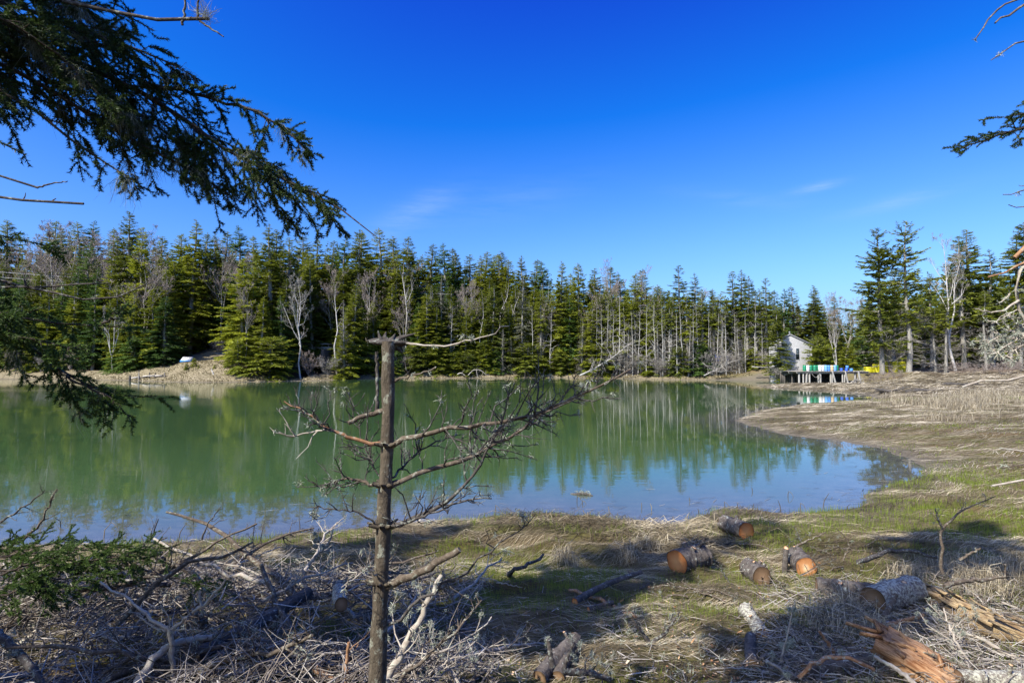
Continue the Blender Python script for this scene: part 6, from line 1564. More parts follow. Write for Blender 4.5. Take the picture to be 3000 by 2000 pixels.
# ------------------------------------------------------------------ logs on the bank
def add_grain(me, P, ax):
    """grain coordinates run along the log"""
    n = len(me.vertices); co = np.empty(n * 3, np.float32); me.vertices.foreach_get('co', co); co = co.reshape(-1, 3)
    ax = unit(np.asarray(ax, float)); u = unit(np.cross(ax, [0.1, 0.2, 1.0])); v = np.cross(ax, u)
    g = np.stack([co @ ax, co @ u, co @ v], -1).astype(np.float32)
    at = me.attributes.new('grain', 'FLOAT_VECTOR', 'POINT'); at.data.foreach_set('vector', g.ravel())
def disc(mb, c, nrm, r, rings=7, S=28, rng=FR, wob=0.05, notch=0.0):
    nrm = unit(np.asarray(nrm, float)); u = unit(np.cross(nrm, [0.05, 0.1, 1.0])); v = np.cross(u, nrm)
    a = np.arange(S) * 2 * math.pi / S
    edge = r * (1 + wob * np.sin(a * 2 + rng.random() * 6) + 0.5 * wob * np.sin(a * 5 + rng.random() * 6))
    V = [c]; t = [0.0]
    off = rng.normal(size=2) * 0.08 * r
    for k in range(1, rings + 1):
        f = k / rings
        pr = edge * f
        V += list(c + np.outer(pr * np.cos(a) + off[0] * (1 - f), u) + np.outer(pr * np.sin(a) + off[1] * (1 - f), v) + np.outer(rng.normal(size=S) * 0.0012, nrm)); t += [f * 0.98] * S
    F3 = [[0, 1 + j, 1 + (j + 1) % S] for j in range(S)]
    F4 = [[1 + (k - 1) * S + j, 1 + k * S + j, 1 + k * S + (j + 1) % S, 1 + (k - 1) * S + (j + 1) % S] for k in range(1, rings) for j in range(S)]
    mb.add(np.array(V), F3=F3, F4=F4, tint=np.array(t))
    return edge, u, v, a
def sawn_log(label, c, ax, L, r, bark='bark_log', face='face_orange', stubs=3, seed=1, name='cut_log', group='cut logs on the near bank', taper=0.94, bend=0.02, stub_len=(0.02, 0.07), stub_up=True):
    """a sawn log: c is the middle of the face turned to the viewer, ax runs from there to the other end"""
    rng = np.random.default_rng(seed); ax = unit(np.asarray(ax, float)); c = np.asarray(c, float)
    o = thing(name, label, 'log', tuple(c - [0, 0, r]), group)
    fb = MB(); edge, u, v, a = disc(fb, c, -ax, r * 0.985, rng=rng)
    K, S = 30, 28
    s = np.linspace(0, 1, K)
    mb = MB(); V = []
    for k in range(K):
        cc = c + ax * (L * s[k]) + u * bend * L * math.sin(math.pi * s[k])
        e = edge * (1 - (1 - taper) * s[k]) * 1.02 * (1 + (0.05 if 0 < k else 0.0) * rng.normal(size=S) + 0.02 * np.sin(a * 3 + 4 * s[k]))
        V.append(cc + np.outer(e * np.cos(a), u) + np.outer(e * np.sin(a), v))
    V = np.vstack(V)
    F4 = [[k * S + j, (k + 1) * S + j, (k + 1) * S + (j + 1) % S, k * S + (j + 1) % S] for k in range(K - 1) for j in range(S)]
    mb.add(V, F4=F4); part('bark', mb, M[bark], o)
    part('cut_face', fb, M[face], o)
    eb = MB(); disc(eb, c + ax * (L * 0.997), ax, r * taper * 0.985, rng=rng); part('cut_face', eb, M['face_dull'], o)
    for k in range(stubs):
        q = rng.uniform(0.15, 0.9); an = rng.uniform(-0.4, 2.2) if stub_up else rng.random() * 6.283
        w = np.cross(ax, [0, 0, 1.0]); w = unit(w); d = unit(math.sin(an) * np.array([0, 0, 1.0]) - math.cos(an) * w * np.sign(w[1] if abs(w[1]) > 0.05 else -w[0]) * -1.0 + 0.25 * rng.normal(size=3))
        d = unit(d - ax * (d @ ax) * 0.7)
        sr = r * rng.uniform(0.13, 0.24); sl = rng.uniform(*stub_len)
        b0 = c + ax * (L * q) + d * r * 0.82; b1 = c + ax * (L * q) + d * (r * 1.0 + sl)
        kb = MB(); kb.tubes(np.stack([b0, (b0 + b1) / 2, b1]), np.array([1.25, 1.05, 1.0]) * sr, 12, rough=0.05, rng=rng); so = part('stub', kb, M[bark], o)
        kb = MB(); disc(kb, b1 + d * 0.0015, unit(d + 0.15 * rng.normal(size=3)), sr * 0.98, 4, 14, rng); part('knot_face', kb, M['knot'], so, off=o.location)
    return o
def onland(px, py_bottom, r):
    q = GT(px, py_bottom); q[2] = float(hgt(q[0], q[1])) + r * 0.92
    return q
def at_face(px, py, r, guess=None):
    """centre of a log face seen at the pixel, resting on the land"""
    D = 8.0
    for _ in range(12):
        p = W(px, py, D); want = float(hgt(p[0], p[1])) + r * 0.74
        rr = ray(px, py); t = (want - CAMZ) / rr[2]; D = 0.5 * D + 0.5 * t * rr[1]
    return W(px, py, D)
sawn_log('cut log with orange end facing right, farthest of the near logs', at_face(2187, 1556, 0.165), (-0.30, 0.95, -0.02), 0.6, 0.165, seed=11, stubs=4)
sawn_log('stout cut log with big orange end, leftmost of the near logs', at_face(1983, 1647, 0.18), (0.84, 0.54, 0.0), 0.55, 0.18, seed=12, stubs=4)
sawn_log('cut log with pale hearted round end facing the viewer', at_face(2363, 1664, 0.145), (0.20, 0.97, 0.0), 0.5, 0.145, face='face_pale', seed=13, stubs=2)
sawn_log('dark shaded log with dull end between the two orange ended logs', at_face(2232, 1690, 0.135), (-0.12, 0.98, 0.0), 0.36, 0.135, face='face_dull', seed=14, stubs=3)
sawn_log('grey log with small sawn knots lying crosswise in shade', at_face(2392, 1722, 0.13), (0.93, -0.34, 0.0), 0.85, 0.13, face='face_dull', seed=15, stubs=6, stub_len=(0.0, 0.02))
sawn_log('lichen crusted log with fresh sawn knots beside the rotten log', at_face(2556, 1762, 0.155), (0.90, 0.42, 0.02), 0.75, 0.155, bark='bark_lichen', face='face_dull', seed=16, stubs=7, stub_len=(0.0, 0.03))
sawn_log('small round log end near the bottom edge right of centre', at_face(2206, 1950, 0.052), (0.35, 0.92, 0.02), 0.5, 0.052, face='face_dull', seed=17, stubs=0, group='small cut pieces at the bottom edge')
sawn_log('left one of two brown log ends at the bottom edge', at_face(1580, 1985, 0.06), (0.55, 0.8, 0.12), 0.5, 0.06, face='face_dull', seed=18, stubs=1, group='small cut pieces at the bottom edge')
sawn_log('right one of two brown log ends at the bottom edge', at_face(1634, 1983, 0.055), (0.35, 0.9, 0.12), 0.55, 0.055, face='face_dull', seed=19, stubs=1, group='small cut pieces at the bottom edge')
sawn_log('short thick stick with round orange end in the middle of the bank', at_face(1684, 1762, 0.05), (0.72, 0.68, 0.0), 1.3, 0.042, bark='bark_log', face='face_orange', seed=20, stubs=2, taper=0.6, group='small cut pieces on the bank', bend=0.05)
sawn_log('thin stick with small orange end below the short thick stick', at_face(1724, 1784, 0.026), (0.85, 0.5, 0.0), 0.35, 0.026, face='face_orange', seed=21, stubs=0, group='small cut pieces on the bank')
sawn_log('shaded round billet lying below the dark shaded log', at_face(2235, 1860, 0.075), (0.05, 0.98, 0.10), 0.5, 0.075, bark='bark_lichen', face='face_dull', seed=22, stubs=2, group='small cut pieces on the bank')
sawn_log('log with dark bark half buried in the brush at the bottom right', at_face(2360, 1968, 0.07), (0.97, 0.10, 0.05), 1.0, 0.07, face='face_dull', seed=23, stubs=2, group='small cut pieces at the bottom edge')
sawn_log('grey lichened log at the lower right corner', at_face(2810, 1985, 0.06), (0.93, -0.10, 0.02), 0.8, 0.06, bark='bark_lichen', face='face_dull', seed=24, stubs=2, group='small cut pieces at the bottom edge')
# upright sawn post beside the pale hearted log
q = GT(2298, 1680)
o = thing('sawn_post', 'short upright sawn pole beside the pale hearted log', 'post', tuple(q))
tp = W(2303, 1606, q[1]); mb = MB(); mb.tubes(np.stack([q - [0, 0, 0.1], (q + tp) / 2, tp]), np.array([0.042, 0.038, 0.036]), 12, rough=0.05, rng=FR); part('bark', mb, M['bark_log'], o)
mb = MB(); disc(mb, tp + [0, 0, 0.003], (0.1, -0.75, 0.65), 0.036, 4, 14); part('cut_face', mb, M['knot'], o)

# rotten split log
a_, b_ = at_face(2700, 1742, 0.15), at_face(3040, 1890, 0.13)
o = thing('rotten_log', 'long rotten split log of bleached yellow wood running off at the right', 'log', tuple(a_))
rng = np.random.default_rng(31); K, S = 44, 26
ax = unit(b_ - a_); L = np.linalg.norm(b_ - a_); u = unit(np.cross(ax, [0, 0, 1.0])); v = np.cross(u, ax)
V = []; an = np.arange(S) * 2 * math.pi / S
for k in range(K):
    s = k / (K - 1)
    rr_ = np.interp(s, [0, 0.08, 0.3, 0.7, 1], [0.10, 0.16, 0.165, 0.14, 0.10])
    e = rr_ * (0.80 + 0.45 * (fbm(an * 4.0 + 3, np.full(S, s * 3.2), 71, 3) - 0.3)) * (1 - 0.30 * (np.abs(np.sin(an * 4 + 1.2 + 0.6 * s)) < 0.22))
    e = e * (1 - 0.25 * sstep(0.3, 0.9, np.sin(an - 0.8 + 0.7 * math.sin(4 * s))) * (s > 0.2))
    V.append(a_ + ax * L * s + np.outer(e * np.cos(an), u) + np.outer(e * np.sin(an), v))
mb = MB(); mb.add(np.vstack(V), F4=[[k * S + j, k * S + (j + 1) % S, (k + 1) * S + (j + 1) % S, (k + 1) * S + j] for k in range(K - 1) for j in range(S)])
x = part('split_wood', mb, M['rot_tan'], o); add_grain(x.data, None, ax)
for k in range(26):
    s = rng.uniform(-0.02, 0.9); q = rng.uniform(0.3, 2.8)
    p0 = a_ + ax * L * s + (u * math.cos(q) + v * math.sin(q)) * rng.uniform(0.12, 0.16)
    ln = rng.uniform(0.15, 0.5); wd = rng.uniform(0.012, 0.035); lift = rng.uniform(0.0, 0.05)
    d = ax * rng.choice([-1, 1]); out = u * math.cos(q) + v * math.sin(q); tt = np.cross(d, out)
    kk = np.linspace(0, 1, 4)
    pr = [p0 + d * ln * z + out * lift * z * z for z in kk]; ws = wd * np.array([1, 0.9, 0.6, 0.06])
    VV = []
    for z in range(4): VV += [pr[z] - tt * ws[z] - out * 0.004, pr[z] + tt * ws[z] - out * 0.004, pr[z] + tt * ws[z] * 0.8 + out * 0.010 * (1 - kk[z] * 0.6), pr[z] - tt * ws[z] * 0.8 + out * 0.010 * (1 - kk[z] * 0.6)]
    F4 = [[z * 4 + i, z * 4 + (i + 1) % 4, z * 4 + 4 + (i + 1) % 4, z * 4 + 4 + i] for z in range(3) for i in range(4)] + [[3, 2, 1, 0]]
    mb = MB(); mb.add(np.array(VV), F4=F4); y = part('splinter', mb, M['rot_tan'], o); add_grain(y.data, None, ax)

# rotten stump block: a split slab with a torn end
c0 = at_face(2690, 1930, 0.14)
o = thing('rotten_stump', 'torn block of rotten orange wood at the bottom right', 'stump', tuple(c0 - [0, 0, 0.14]))
rng = np.random.default_rng(33)
ax = unit(np.array([0.62, -0.62, -0.30])); u = unit(np.cross(ax, [0, 0, 1.0])); v = np.cross(u, ax)
K, S = 26, 30; V = []; an = np.linspace(0, 2 * math.pi, S, endpoint=False)
for k in range(K):
    s = k / (K - 1)
    e = 0.19 * (0.75 + 0.5 * (fbm(an * 2.5, np.full(S, s * 2.0), 91, 3) - 0.3))
    flat = np.sin(an) > 0.25                       # the cleft upper side
    x_ = e * np.cos(an) * 1.15; y_ = np.where(flat, 0.055 + 0.05 * (fbm(an * 3, np.full(S, s * 5), 94, 3) - 0.5), e * np.sin(an) * 0.8)
    tear = 0.10 * (fbm(an * 5, np.full(S, 0.3), 97, 2) - 0.5) * (1 if k > K - 4 or k < 3 else 0)
    V.append(c0 + ax * (0.52 * (s - 0.5) + tear[:, None] * 0 ) + np.outer(x_, u) + np.outer(y_, v) + np.outer(tear, ax))
V.append((c0 - ax * 0.22)[None]); V.append((c0 + ax * 0.20)[None]); nV = K * S
mb = MB(); mb.add(np.vstack(V), F4=[[k * S + j, k * S + (j + 1) % S, (k + 1) * S + (j + 1) % S, (k + 1) * S + j] for k in range(K - 1) for j in range(S)], F3=[[nV, (j + 1) % S, j] for j in range(S)] + [[nV + 1, (K - 1) * S + j, (K - 1) * S + (j + 1) % S] for j in range(S)])
x = part('torn_wood', mb, M['rot_orange'], o); add_grain(x.data, None, ax)
for k in range(22):
    p0 = c0 + ax * rng.uniform(-0.3, 0.3) + u * rng.uniform(-0.2, 0.2) + v * rng.uniform(0.0, 0.08)
    d = unit(ax * rng.choice([-1, 1]) + 0.3 * rng.normal(size=3)); ln = rng.uniform(0.06, 0.25); w = rng.uniform(0.01, 0.035)
    sd = unit(np.cross(d, v)) * w
    VV = np.array([p0 - sd, p0 + sd, p0 + d * ln + sd * 0.2, p0 + d * ln - sd * 0.2]); up = v * 0.014
    mb = MB(); mb.add(np.vstack([VV - up, VV + up]), F4=[[0, 1, 2, 3][::-1], [4, 5, 6, 7], [0, 1, 5, 4], [1, 2, 6, 5], [2, 3, 7, 6], [3, 0, 4, 7]])
    y = part('splinter', mb, M['rot_orange'], o); add_grain(y.data, None, ax)

# ------------------------------------------------------------------ traced dead branches lying on the bank
def gp(px, py, dz=0.02):
    q = GT(px, py); q[2] += dz; return q
def branch(label, pts, r0, r1, mat, sp=0.12, L=0.22, lich=6, twigs=True, name='dead_branch', group='dead branches on the near bank', ground=True, sub=True, up=0.15, thick=0.8, n=14, jit=0.012, s0=0.15, tip=0.3):
    P = np.array([gp(*p, dz=r0) if len(p) == 2 else W(*p) for p in pts])
    o = thing(name, label, 'branch', tuple(P[0]), group)
    jit = min(jit, 0.012 * float(np.linalg.norm(np.diff(P, axis=0), axis=1).sum()))
    Pc = curve(P, n, jit)
    bark = MB(); bark.tubes(Pc, np.linspace(r0, r1, n), 8, cap0=True, cap1=True, rough=0.10, rng=FR)
    C = Pc
    x = part('stem', bark, M[mat], o)
    if twigs:
        tb = MB(); C = dead_twigs(tb, Pc, r0, sp, L, FR, s0, sub=sub, up=up, tip=tip, thick=thick); part('twigs', tb, M[mat], o)['kind'] = 'stuff'
    if lich:
        lb = MB(); tufts(lb, C[FR.integers(0, len(C), lich)], 18, 0.02, 0.003, FR, 0.2, 0.008); part('lichen', lb, M['lichen'], o)['kind'] = 'stuff'
    return o
branch('curved dark root lying left of the middle of the bank', [(1489, 1690), (1500, 1672, 7.5), (1540, 1662, 7.6), (1572, 1642, 7.8), (1592, 1622, 7.9)], 0.035, 0.018, 'dead_dark', L=0.12, lich=2, sub=False)
branch('reddish peeled branch with lichen crossing the middle of the bank', [(1668, 1735), (1730, 1752), (1787, 1780), (1830, 1800), (1862, 1815)], 0.026, 0.018, 'dead_red', L=0.16, lich=18, sp=0.16)
branch('fallen dark limb with upright stubs right behind the pale hearted log', [(2514, 1645, 8.0), (2560, 1628, 8.2), (2595, 1614, 8.3), (2640, 1612, 8.3), (2690, 1616, 8.2), (2745, 1632, 8.0)], 0.035, 0.02, 'dead_dark', L=0.30, sp=0.16, lich=6, up=0.8)
branch('tall forked stick standing on the bank at the right', [(2762, 1680, 7.2), (2757, 1588, 7.2), (2760, 1541, 7.2), (2778, 1533, 7.2), (2838, 1482, 7.2), (2870, 1465, 7.2), (2915, 1453, 7.2)], 0.022, 0.005, 'dead_limb', L=0.25, sp=0.14, lich=8)
branch('left fork of the tall standing stick', [(2760, 1545, 7.2), (2748, 1520, 7.2), (2740, 1488, 7.2)], 0.014, 0.006, 'dead_dark', L=0.18, sp=0.1, lich=2)
branch('pale lichened twig standing upright before the logs', [(2288, 1935, 4.8), (2296, 1905, 4.8), (2308, 1852, 4.8), (2316, 1810, 4.8), (2328, 1757, 4.8)], 0.010, 0.004, 'dead_pale', L=0.07, sp=0.05, lich=60, sub=False)
branch('pale forked stick at the foot of the upright lichened twig', [(2245, 1935, 4.5), (2275, 1950, 4.5), (2300, 1975, 4.5), (2320, 2010, 4.4)], 0.014, 0.010, 'dead_pale', L=0.12, sp=0.08, lich=16)
branch('smooth dark branch bowed behind the rotten log', [(2768, 1718, 6.2), (2820, 1700, 6.3), (2880, 1697, 6.4), (2930, 1697, 6.4), (2956, 1672, 6.4), (2944, 1652, 6.4)], 0.026, 0.014, 'dead_limb', twigs=False, lich=2)
branch('thin straight stick slanting at the right behind the bowed branch', [(2810, 1640, 7.2), (2840, 1622, 7.2), (2872, 1605, 7.2)], 0.018, 0.010, 'dead_limb', twigs=False, lich=2)
branch('dark twiggy bough in shade at the middle right of the bank', [(1900, 1880, 5.4), (1880, 1850, 5.4), (1860, 1825, 5.4), (1845, 1795, 5.4)], 0.022, 0.008, 'dead_dark', L=0.28, sp=0.05, lich=10)
branch('dark twiggy bough leaning right beside the shaded bough', [(1890, 1885, 5.4), (1935, 1870, 5.4), (1965, 1835, 5.4), (1990, 1790, 5.4)], 0.020, 0.007, 'dead_dark', L=0.26, sp=0.06, lich=10)
branch('stick with split orange end standing in the lower right brush', [(2445, 1915, 4.9), (2425, 1880, 4.9), (2400, 1848, 4.9)], 0.018, 0.010, 'dead_red', twigs=False, lich=0)
branch('long grey pole lying across the bottom right', [(2690, 2010, 4.3), (2630, 1960, 4.4), (2560, 1922, 4.5)], 0.020, 0.014, 'dead_pale', L=0.1, sp=0.2, lich=8)
branch('arched reddish root at the bottom right before the stump', [(2340, 1985, 4.4), (2370, 1940, 4.4), (2430, 1925, 4.4), (2500, 1930, 4.4), (2560, 1960, 4.4)], 0.018, 0.012, 'dead_red', L=0.12, sp=0.14, lich=6)
branch('orange broken branch pointing left below the lichened log', [(2575, 1830, 5.6), (2620, 1826, 5.6), (2665, 1812, 5.6), (2705, 1800, 5.6)], 0.028, 0.018, 'dead_red', L=0.12, sp=0.2, lich=4)
branch('brown prop stick leaning on the lichened log', [(2588, 1808, 5.8), (2608, 1775, 5.9), (2625, 1740, 6.0)], 0.030, 0.026, 'dead_limb', twigs=False, lich=4)
branch('bare grey twig spray in front of the rotten log', [(2860, 1960, 4.7), (2800, 1880, 4.8), (2775, 1820, 4.9), (2765, 1780, 5.0)], 0.014, 0.005, 'dead_pale', L=0.34, sp=0.045, lich=30)
branch('lichened branch lying below the rotten log at the right edge', [(3010, 1950, 4.8), (2930, 1900, 4.9), (2850, 1860, 5.0), (2790, 1850, 5.0)], 0.020, 0.008, 'dead_pale', L=0.30, sp=0.05, lich=40)
branch('dark upright stub behind the two brown log ends', [(1620, 1950, 4.3), (1612, 1915, 4.3), (1607, 1872, 4.3)], 0.022, 0.014, 'dead_dark', L=0.10, sp=0.1, lich=8)
branch('second dark stub with twigs right of the first', [(1650, 1960, 4.3), (1668, 1910, 4.3), (1682, 1882, 4.3)], 0.018, 0.008, 'dead_dark', L=0.22, sp=0.05, lich=20)
branch('dark bough running right from the brown log ends along the bottom', [(1650, 1965, 4.3), (1720, 1970, 4.3), (1790, 1990, 4.2)], 0.026, 0.018, 'dead_dark', L=0.25, sp=0.05, lich=24)
branch('pale forked branch rising right of the sapling trunk', [(1130, 1995, 3.7), (1187, 1890, 3.75), (1230, 1809, 3.8), (1272, 1724, 3.85), (1294, 1684, 3.9)], 0.026, 0.016, 'dead_pale', L=0.30, sp=0.08, lich=40)
branch('long pale stick slanting up right from the sapling foot', [(1150, 1985, 3.9), (1255, 1928, 4.0), (1340, 1881, 4.1), (1408, 1843, 4.2), (1440, 1806, 4.3)], 0.012, 0.005, 'dead_pale', L=0.22, sp=0.08, lich=20)
branch('grey stick lying low right of the sapling foot', [(1200, 2010, 4.0), (1280, 1960, 4.1), (1350, 1910, 4.2), (1400, 1870, 4.3)], 0.010, 0.005, 'dead_pale', L=0.20, sp=0.08, lich=20)
branch('small twig lying in the green shoots of the bank', [(1455, 1708), (1490, 1714), (1530, 1722)], 0.010, 0.006, 'dead_pale', L=0.1, sp=0.1, lich=2, sub=False)
branch('thin stick behind the peeled branch', [(1900, 1712), (1860, 1740), (1820, 1765)], 0.014, 0.008, 'dead_limb', L=0.1, lich=3, sub=False)
branch('short brown stick near the shaded boughs', [(1900, 1735), (1945, 1752), (1980, 1768)], 0.016, 0.010, 'dead_limb', L=0.1, lich=3, sub=False)
branch('slim twig standing behind the pale hearted log', [(2330, 1600, 8.6), (2370, 1580, 8.6), (2420, 1558, 8.6)], 0.018, 0.008, 'dead_limb', L=0.16, sp=0.12, lich=4)
branch('bare sapling twigs standing right of the pale hearted log', [(2470, 1640, 8.2), (2490, 1600, 8.2), (2478, 1570, 8.2), (2450, 1545, 8.2)], 0.012, 0.005, 'dead_limb', L=0.20, sp=0.09, lich=4)
branch('dark stub standing on the leftmost orange ended log', [(2030, 1625, 8.4), (2048, 1600, 8.4), (2064, 1578, 8.4)], 0.03, 0.022, 'dead_limb', twigs=False, lich=3)
# a floating piece of bark and sticks in the shallows
qa, qb = G(1672, 1446), G(1737, 1452)
o = thing('floating_log', 'small dark floating log with pale top out on the water', 'log', tuple(qa))
mb = MB(); Pc = curve(np.array([qa + [0, 0, 0.0], (qa + qb) / 2 + [0, 0.02, 0.02], qb]), 8, 0.01); mb.tubes(Pc, np.array([0.02, 0.03, 0.04, 0.042, 0.042, 0.036, 0.034, 0.02]), 8, cap0=True, cap1=True, rough=0.15, rng=FR); part('bark', mb, M['dead_dark'], o)
mb = MB(); tufts(mb, Pc[2:7] + [0, 0, 0.045], 30, 0.03, 0.012, FR, -0.2, 0.02); part('lichen', mb, M['lichen'], o)['kind'] = 'stuff'
mb = MB(); dead_twigs(mb, Pc[:3], 0.02, 0.03, 0.10, FR, 0.0, sub=False, up=0.4); part('twigs', mb, M['dead_dark'], o)
qa, qb = G(838, 1566), G(918, 1553)
o = thing('floating_stick', 'dark stick floating in the shallows left of the sapling', 'branch', tuple(qa))
mb = MB(); mb.tubes(curve(np.array([qa, (qa + qb) / 2 + [0, 0, 0.03], qb + [0, 0, 0.01]]), 8, 0.01), np.linspace(0.018, 0.01, 8), 7, cap0=True, cap1=True, rough=0.15, rng=FR); part('stem', mb, M['dead_dark'], o)

# ------------------------------------------------------------------ the brush pile at the left
# branches of the pile, traced from the front
PB = [('long dark arching branch over the top of the brush pile', [(487, 1499, 6.2), (595, 1524, 6.2), (659, 1563, 6.1), (706, 1618, 6.0), (765, 1652, 5.9), (829, 1694, 5.8), (876, 1767, 5.6)], 0.012, 0.040, 'dead_limb', 10),
      ('brown branch rising rightwards across the brush pile', [(230, 1724, 5.4), (340, 1720, 5.5), (459, 1682, 5.6), (574, 1626, 5.7), (663, 1571, 5.8), (753, 1533, 5.9)], 0.026, 0.008, 'dead_limb', 8),
      ('grey pole crossing the brown rising branch', [(451, 1577, 6.0), (553, 1626, 5.9), (680, 1690, 5.8), (787, 1703, 5.7)], 0.012, 0.022, 'dead_pale', 8),
      ('bluish bark branch curving in at the bottom of the pile', [(400, 2010, 4.0), (434, 1945, 4.1), (480, 1898, 4.2), (544, 1869, 4.3), (620, 1865, 4.4)], 0.030, 0.020, 'dead_pale', 6),
      ('dark limb at the lower left corner of the pile', [(-20, 1850, 4.2), (51, 1903, 4.1), (85, 1954, 4.0), (128, 2010, 3.9)], 0.032, 0.022, 'dead_dark', 10),
      ('thin upright dead twig at the left edge above the pile', [(21, 1609, 5.6), (98, 1558, 5.6), (136, 1507, 5.6), (167, 1432, 5.6)], 0.013, 0.006, 'dead_limb', 2),
      ('forked twig at the left edge against the water', [(-30, 1545, 5.6), (64, 1490, 5.6), (132, 1434, 5.6)], 0.012, 0.005, 'dead_dark', 2),
      ('short upright twig against the water behind the pile', [(419, 1599, 6.3), (446, 1571, 6.3), (464, 1519, 6.3)], 0.012, 0.005, 'dead_dark', 0),
      ('thin twig crossing the arching branch against the water', [(591, 1582, 6.1), (608, 1533, 6.1), (645, 1486, 6.1)], 0.010, 0.004, 'dead_dark', 0),
      ('white lichened upright twig right of the pile top', [(905, 1655, 5.6), (930, 1620, 5.6), (965, 1590, 5.6), (975, 1550, 5.6)], 0.014, 0.006, 'dead_pale', 40),
      ('long dark diagonal limb down the middle of the pile', [(765, 1652, 5.3), (800, 1750, 5.1), (850, 1850, 4.9), (900, 1930, 4.7)], 0.018, 0.026, 'dead_limb', 24),
      ('reddish root low in the pile beside the sapling', [(640, 1880, 4.6), (760, 1890, 4.5), (870, 1905, 4.4), (930, 1960, 4.3), (990, 2005, 4.2)], 0.024, 0.030, 'dead_red', 10),
      ('grey twiggy limb across the lower pile', [(300, 1975, 4.2), (420, 1900, 4.3), (560, 1890, 4.4), (700, 1850, 4.5)], 0.012, 0.006, 'dead_limb', 16),
      ('pale thin stick bowing across the lower right of the pile', [(700, 1905, 4.4), (780, 1950, 4.3), (840, 1975, 4.2), (900, 2010, 4.1)], 0.009, 0.006, 'dead_pale', 10),
      ('orange brown stick standing left of the sapling foot', [(1012, 2010, 3.8), (1015, 1950, 3.8), (1022, 1880, 3.8)], 0.014, 0.010, 'dead_red', 2)]
for lab, pts, r0, r1, mt, li in PB:
    branch(lab, pts, r0, r1, mt, sp=0.09, L=0.22, lich=li, group='branches of the brush pile', thick=0.75)
# the pale antler shaped branch
aq = W(506, 1975, 4.2)
o = thing('dead_branch', 'pale antler shaped branch standing in the brush pile', 'branch', tuple(aq), 'branches of the brush pile')
for pts, r0, r1, tw in (([(508, 2010, 4.2), (504, 1903, 4.2), (500, 1843, 4.2)], 0.017, 0.020, False), ([(500, 1845, 4.2), (450, 1812, 4.2), (408, 1779, 4.25), (350, 1740, 4.3), (293, 1703, 4.3)], 0.014, 0.007, True), ([(502, 1845, 4.2), (545, 1810, 4.2), (595, 1775, 4.15), (628, 1740, 4.1), (660, 1697, 4.1)], 0.014, 0.007, True), ([(592, 1776, 4.15), (584, 1755, 4.15), (586, 1728, 4.15)], 0.008, 0.006, False), ([(500, 1848, 4.2), (460, 1842, 4.2), (400, 1800, 4.2)], 0.010, 0.005, False), ([(502, 1845, 4.2), (540, 1843, 4.2), (590, 1845, 4.2)], 0.006, 0.004, False), ([(500, 1843, 4.2), (495, 1810, 4.2), (470, 1770, 4.2)], 0.005, 0.003, False)):
    dead_limb(o, 'fork', path(pts), r0, r1, 'dead_pale', twigs=tw, sp=0.12, L=0.10, lich=4, sub=False)
sawn_log('pale grey log lying slantwise in the brush pile', W(905, 1735, 5.4), W(680, 1860, 4.7) - W(905, 1735, 5.4), 1.1, 0.055, bark='bark_log', face='knot', seed=41, stubs=2, group='branches of the brush pile')
sawn_log('lichened log end in the brush beside the sapling', W(1000, 1770, 5.0), (-0.3, 0.9, -0.1), 0.6, 0.06, bark='bark_lichen', face='face_dull', seed=42, stubs=1, group='branches of the brush pile')
# loose branches of the pile: eight shapes, laid every way
BP = []
for k in range(8):
    rng = np.random.default_rng(500 + k); L = 1.0
    P = np.stack([np.linspace(0, L, 10), 0.05 * np.cumsum(rng.normal(size=10)) * 0.6, 0.03 * np.cumsum(rng.normal(size=10)) * 0.6 + 0.10 * np.sin(np.linspace(0, 3.1, 10)) * rng.uniform(-0.5, 1)], -1)
    mb = MB(); mb.tubes(P, np.linspace(0.016, 0.006, 10) * rng.uniform(0.8, 1.5), 7, cap0=True, cap1=True, rough=0.1, rng=rng)
    st1 = mb.mesh('branch stem')
    mb = MB(); C = dead_twigs(mb, P, 0.01, 0.055, 0.26, rng, 0.1, sub=True, up=0.1, thick=0.8); tw_ = mb.mesh('branch twigs')
    mb = MB(); tufts(mb, C[rng.integers(0, len(C), 14)], 16, 0.018, 0.003, rng, 0.2, 0.008); li_ = mb.mesh('branch lichen')
    BP.append((st1, tw_, li_))
mats = ['dead_limb', 'dead_pale', 'dead_dark', 'dead_pale', 'dead_limb', 'dead_limb', 'dead_pale', 'dead_limb']
def loose(x, y, z, rot, s, k, label, group):
    o = thing('loose_branch', label, 'branch', (x, y, z), group, rot=rot, scale=(s, s, s))
    link('stem', BP[k][0], M[mats[k]], o); t_ = link('twigs', BP[k][1], M[mats[k]], o); t_['kind'] = 'stuff'; l_ = link('lichen', BP[k][2], M['lichen'], o); l_['kind'] = 'stuff'
n = 0
while n < 105:
    y = FR.uniform(3.6, 7.9); x = FR.uniform(-0.93 * y, -0.2)
    h = float(pile_h(x, y))
    if h < 0.07: continue
    z = float(hgt(x, y)) + h * FR.uniform(0.05, 0.95)
    k = int(FR.integers(0, 8)); s = FR.uniform(0.6, 1.5)
    loose(x, y, z, (FR.normal() * 0.5, FR.normal() * 0.22 - 0.05, FR.random() * 6.283), s, k, 'dead twiggy branch tangled loose in the brush pile at the left', 'loose branches of the brush pile'); n += 1
n = 0
while n < 34:
    px, py = FR.uniform(2330, 3000), FR.uniform(1760, 2000)
    if 2560 < px < 2800 and py > 1840: continue
    q = GT(px, py); k = int(FR.integers(0, 8))
    loose(q[0], q[1], q[2] + FR.uniform(0.0, 0.10), (FR.normal() * 0.5, FR.normal() * 0.15, FR.random() * 6.283), FR.uniform(0.35, 0.8), k, 'dead twiggy branch scattered in the litter at the lower right', 'loose branches of the lower right litter'); n += 1
n = 0
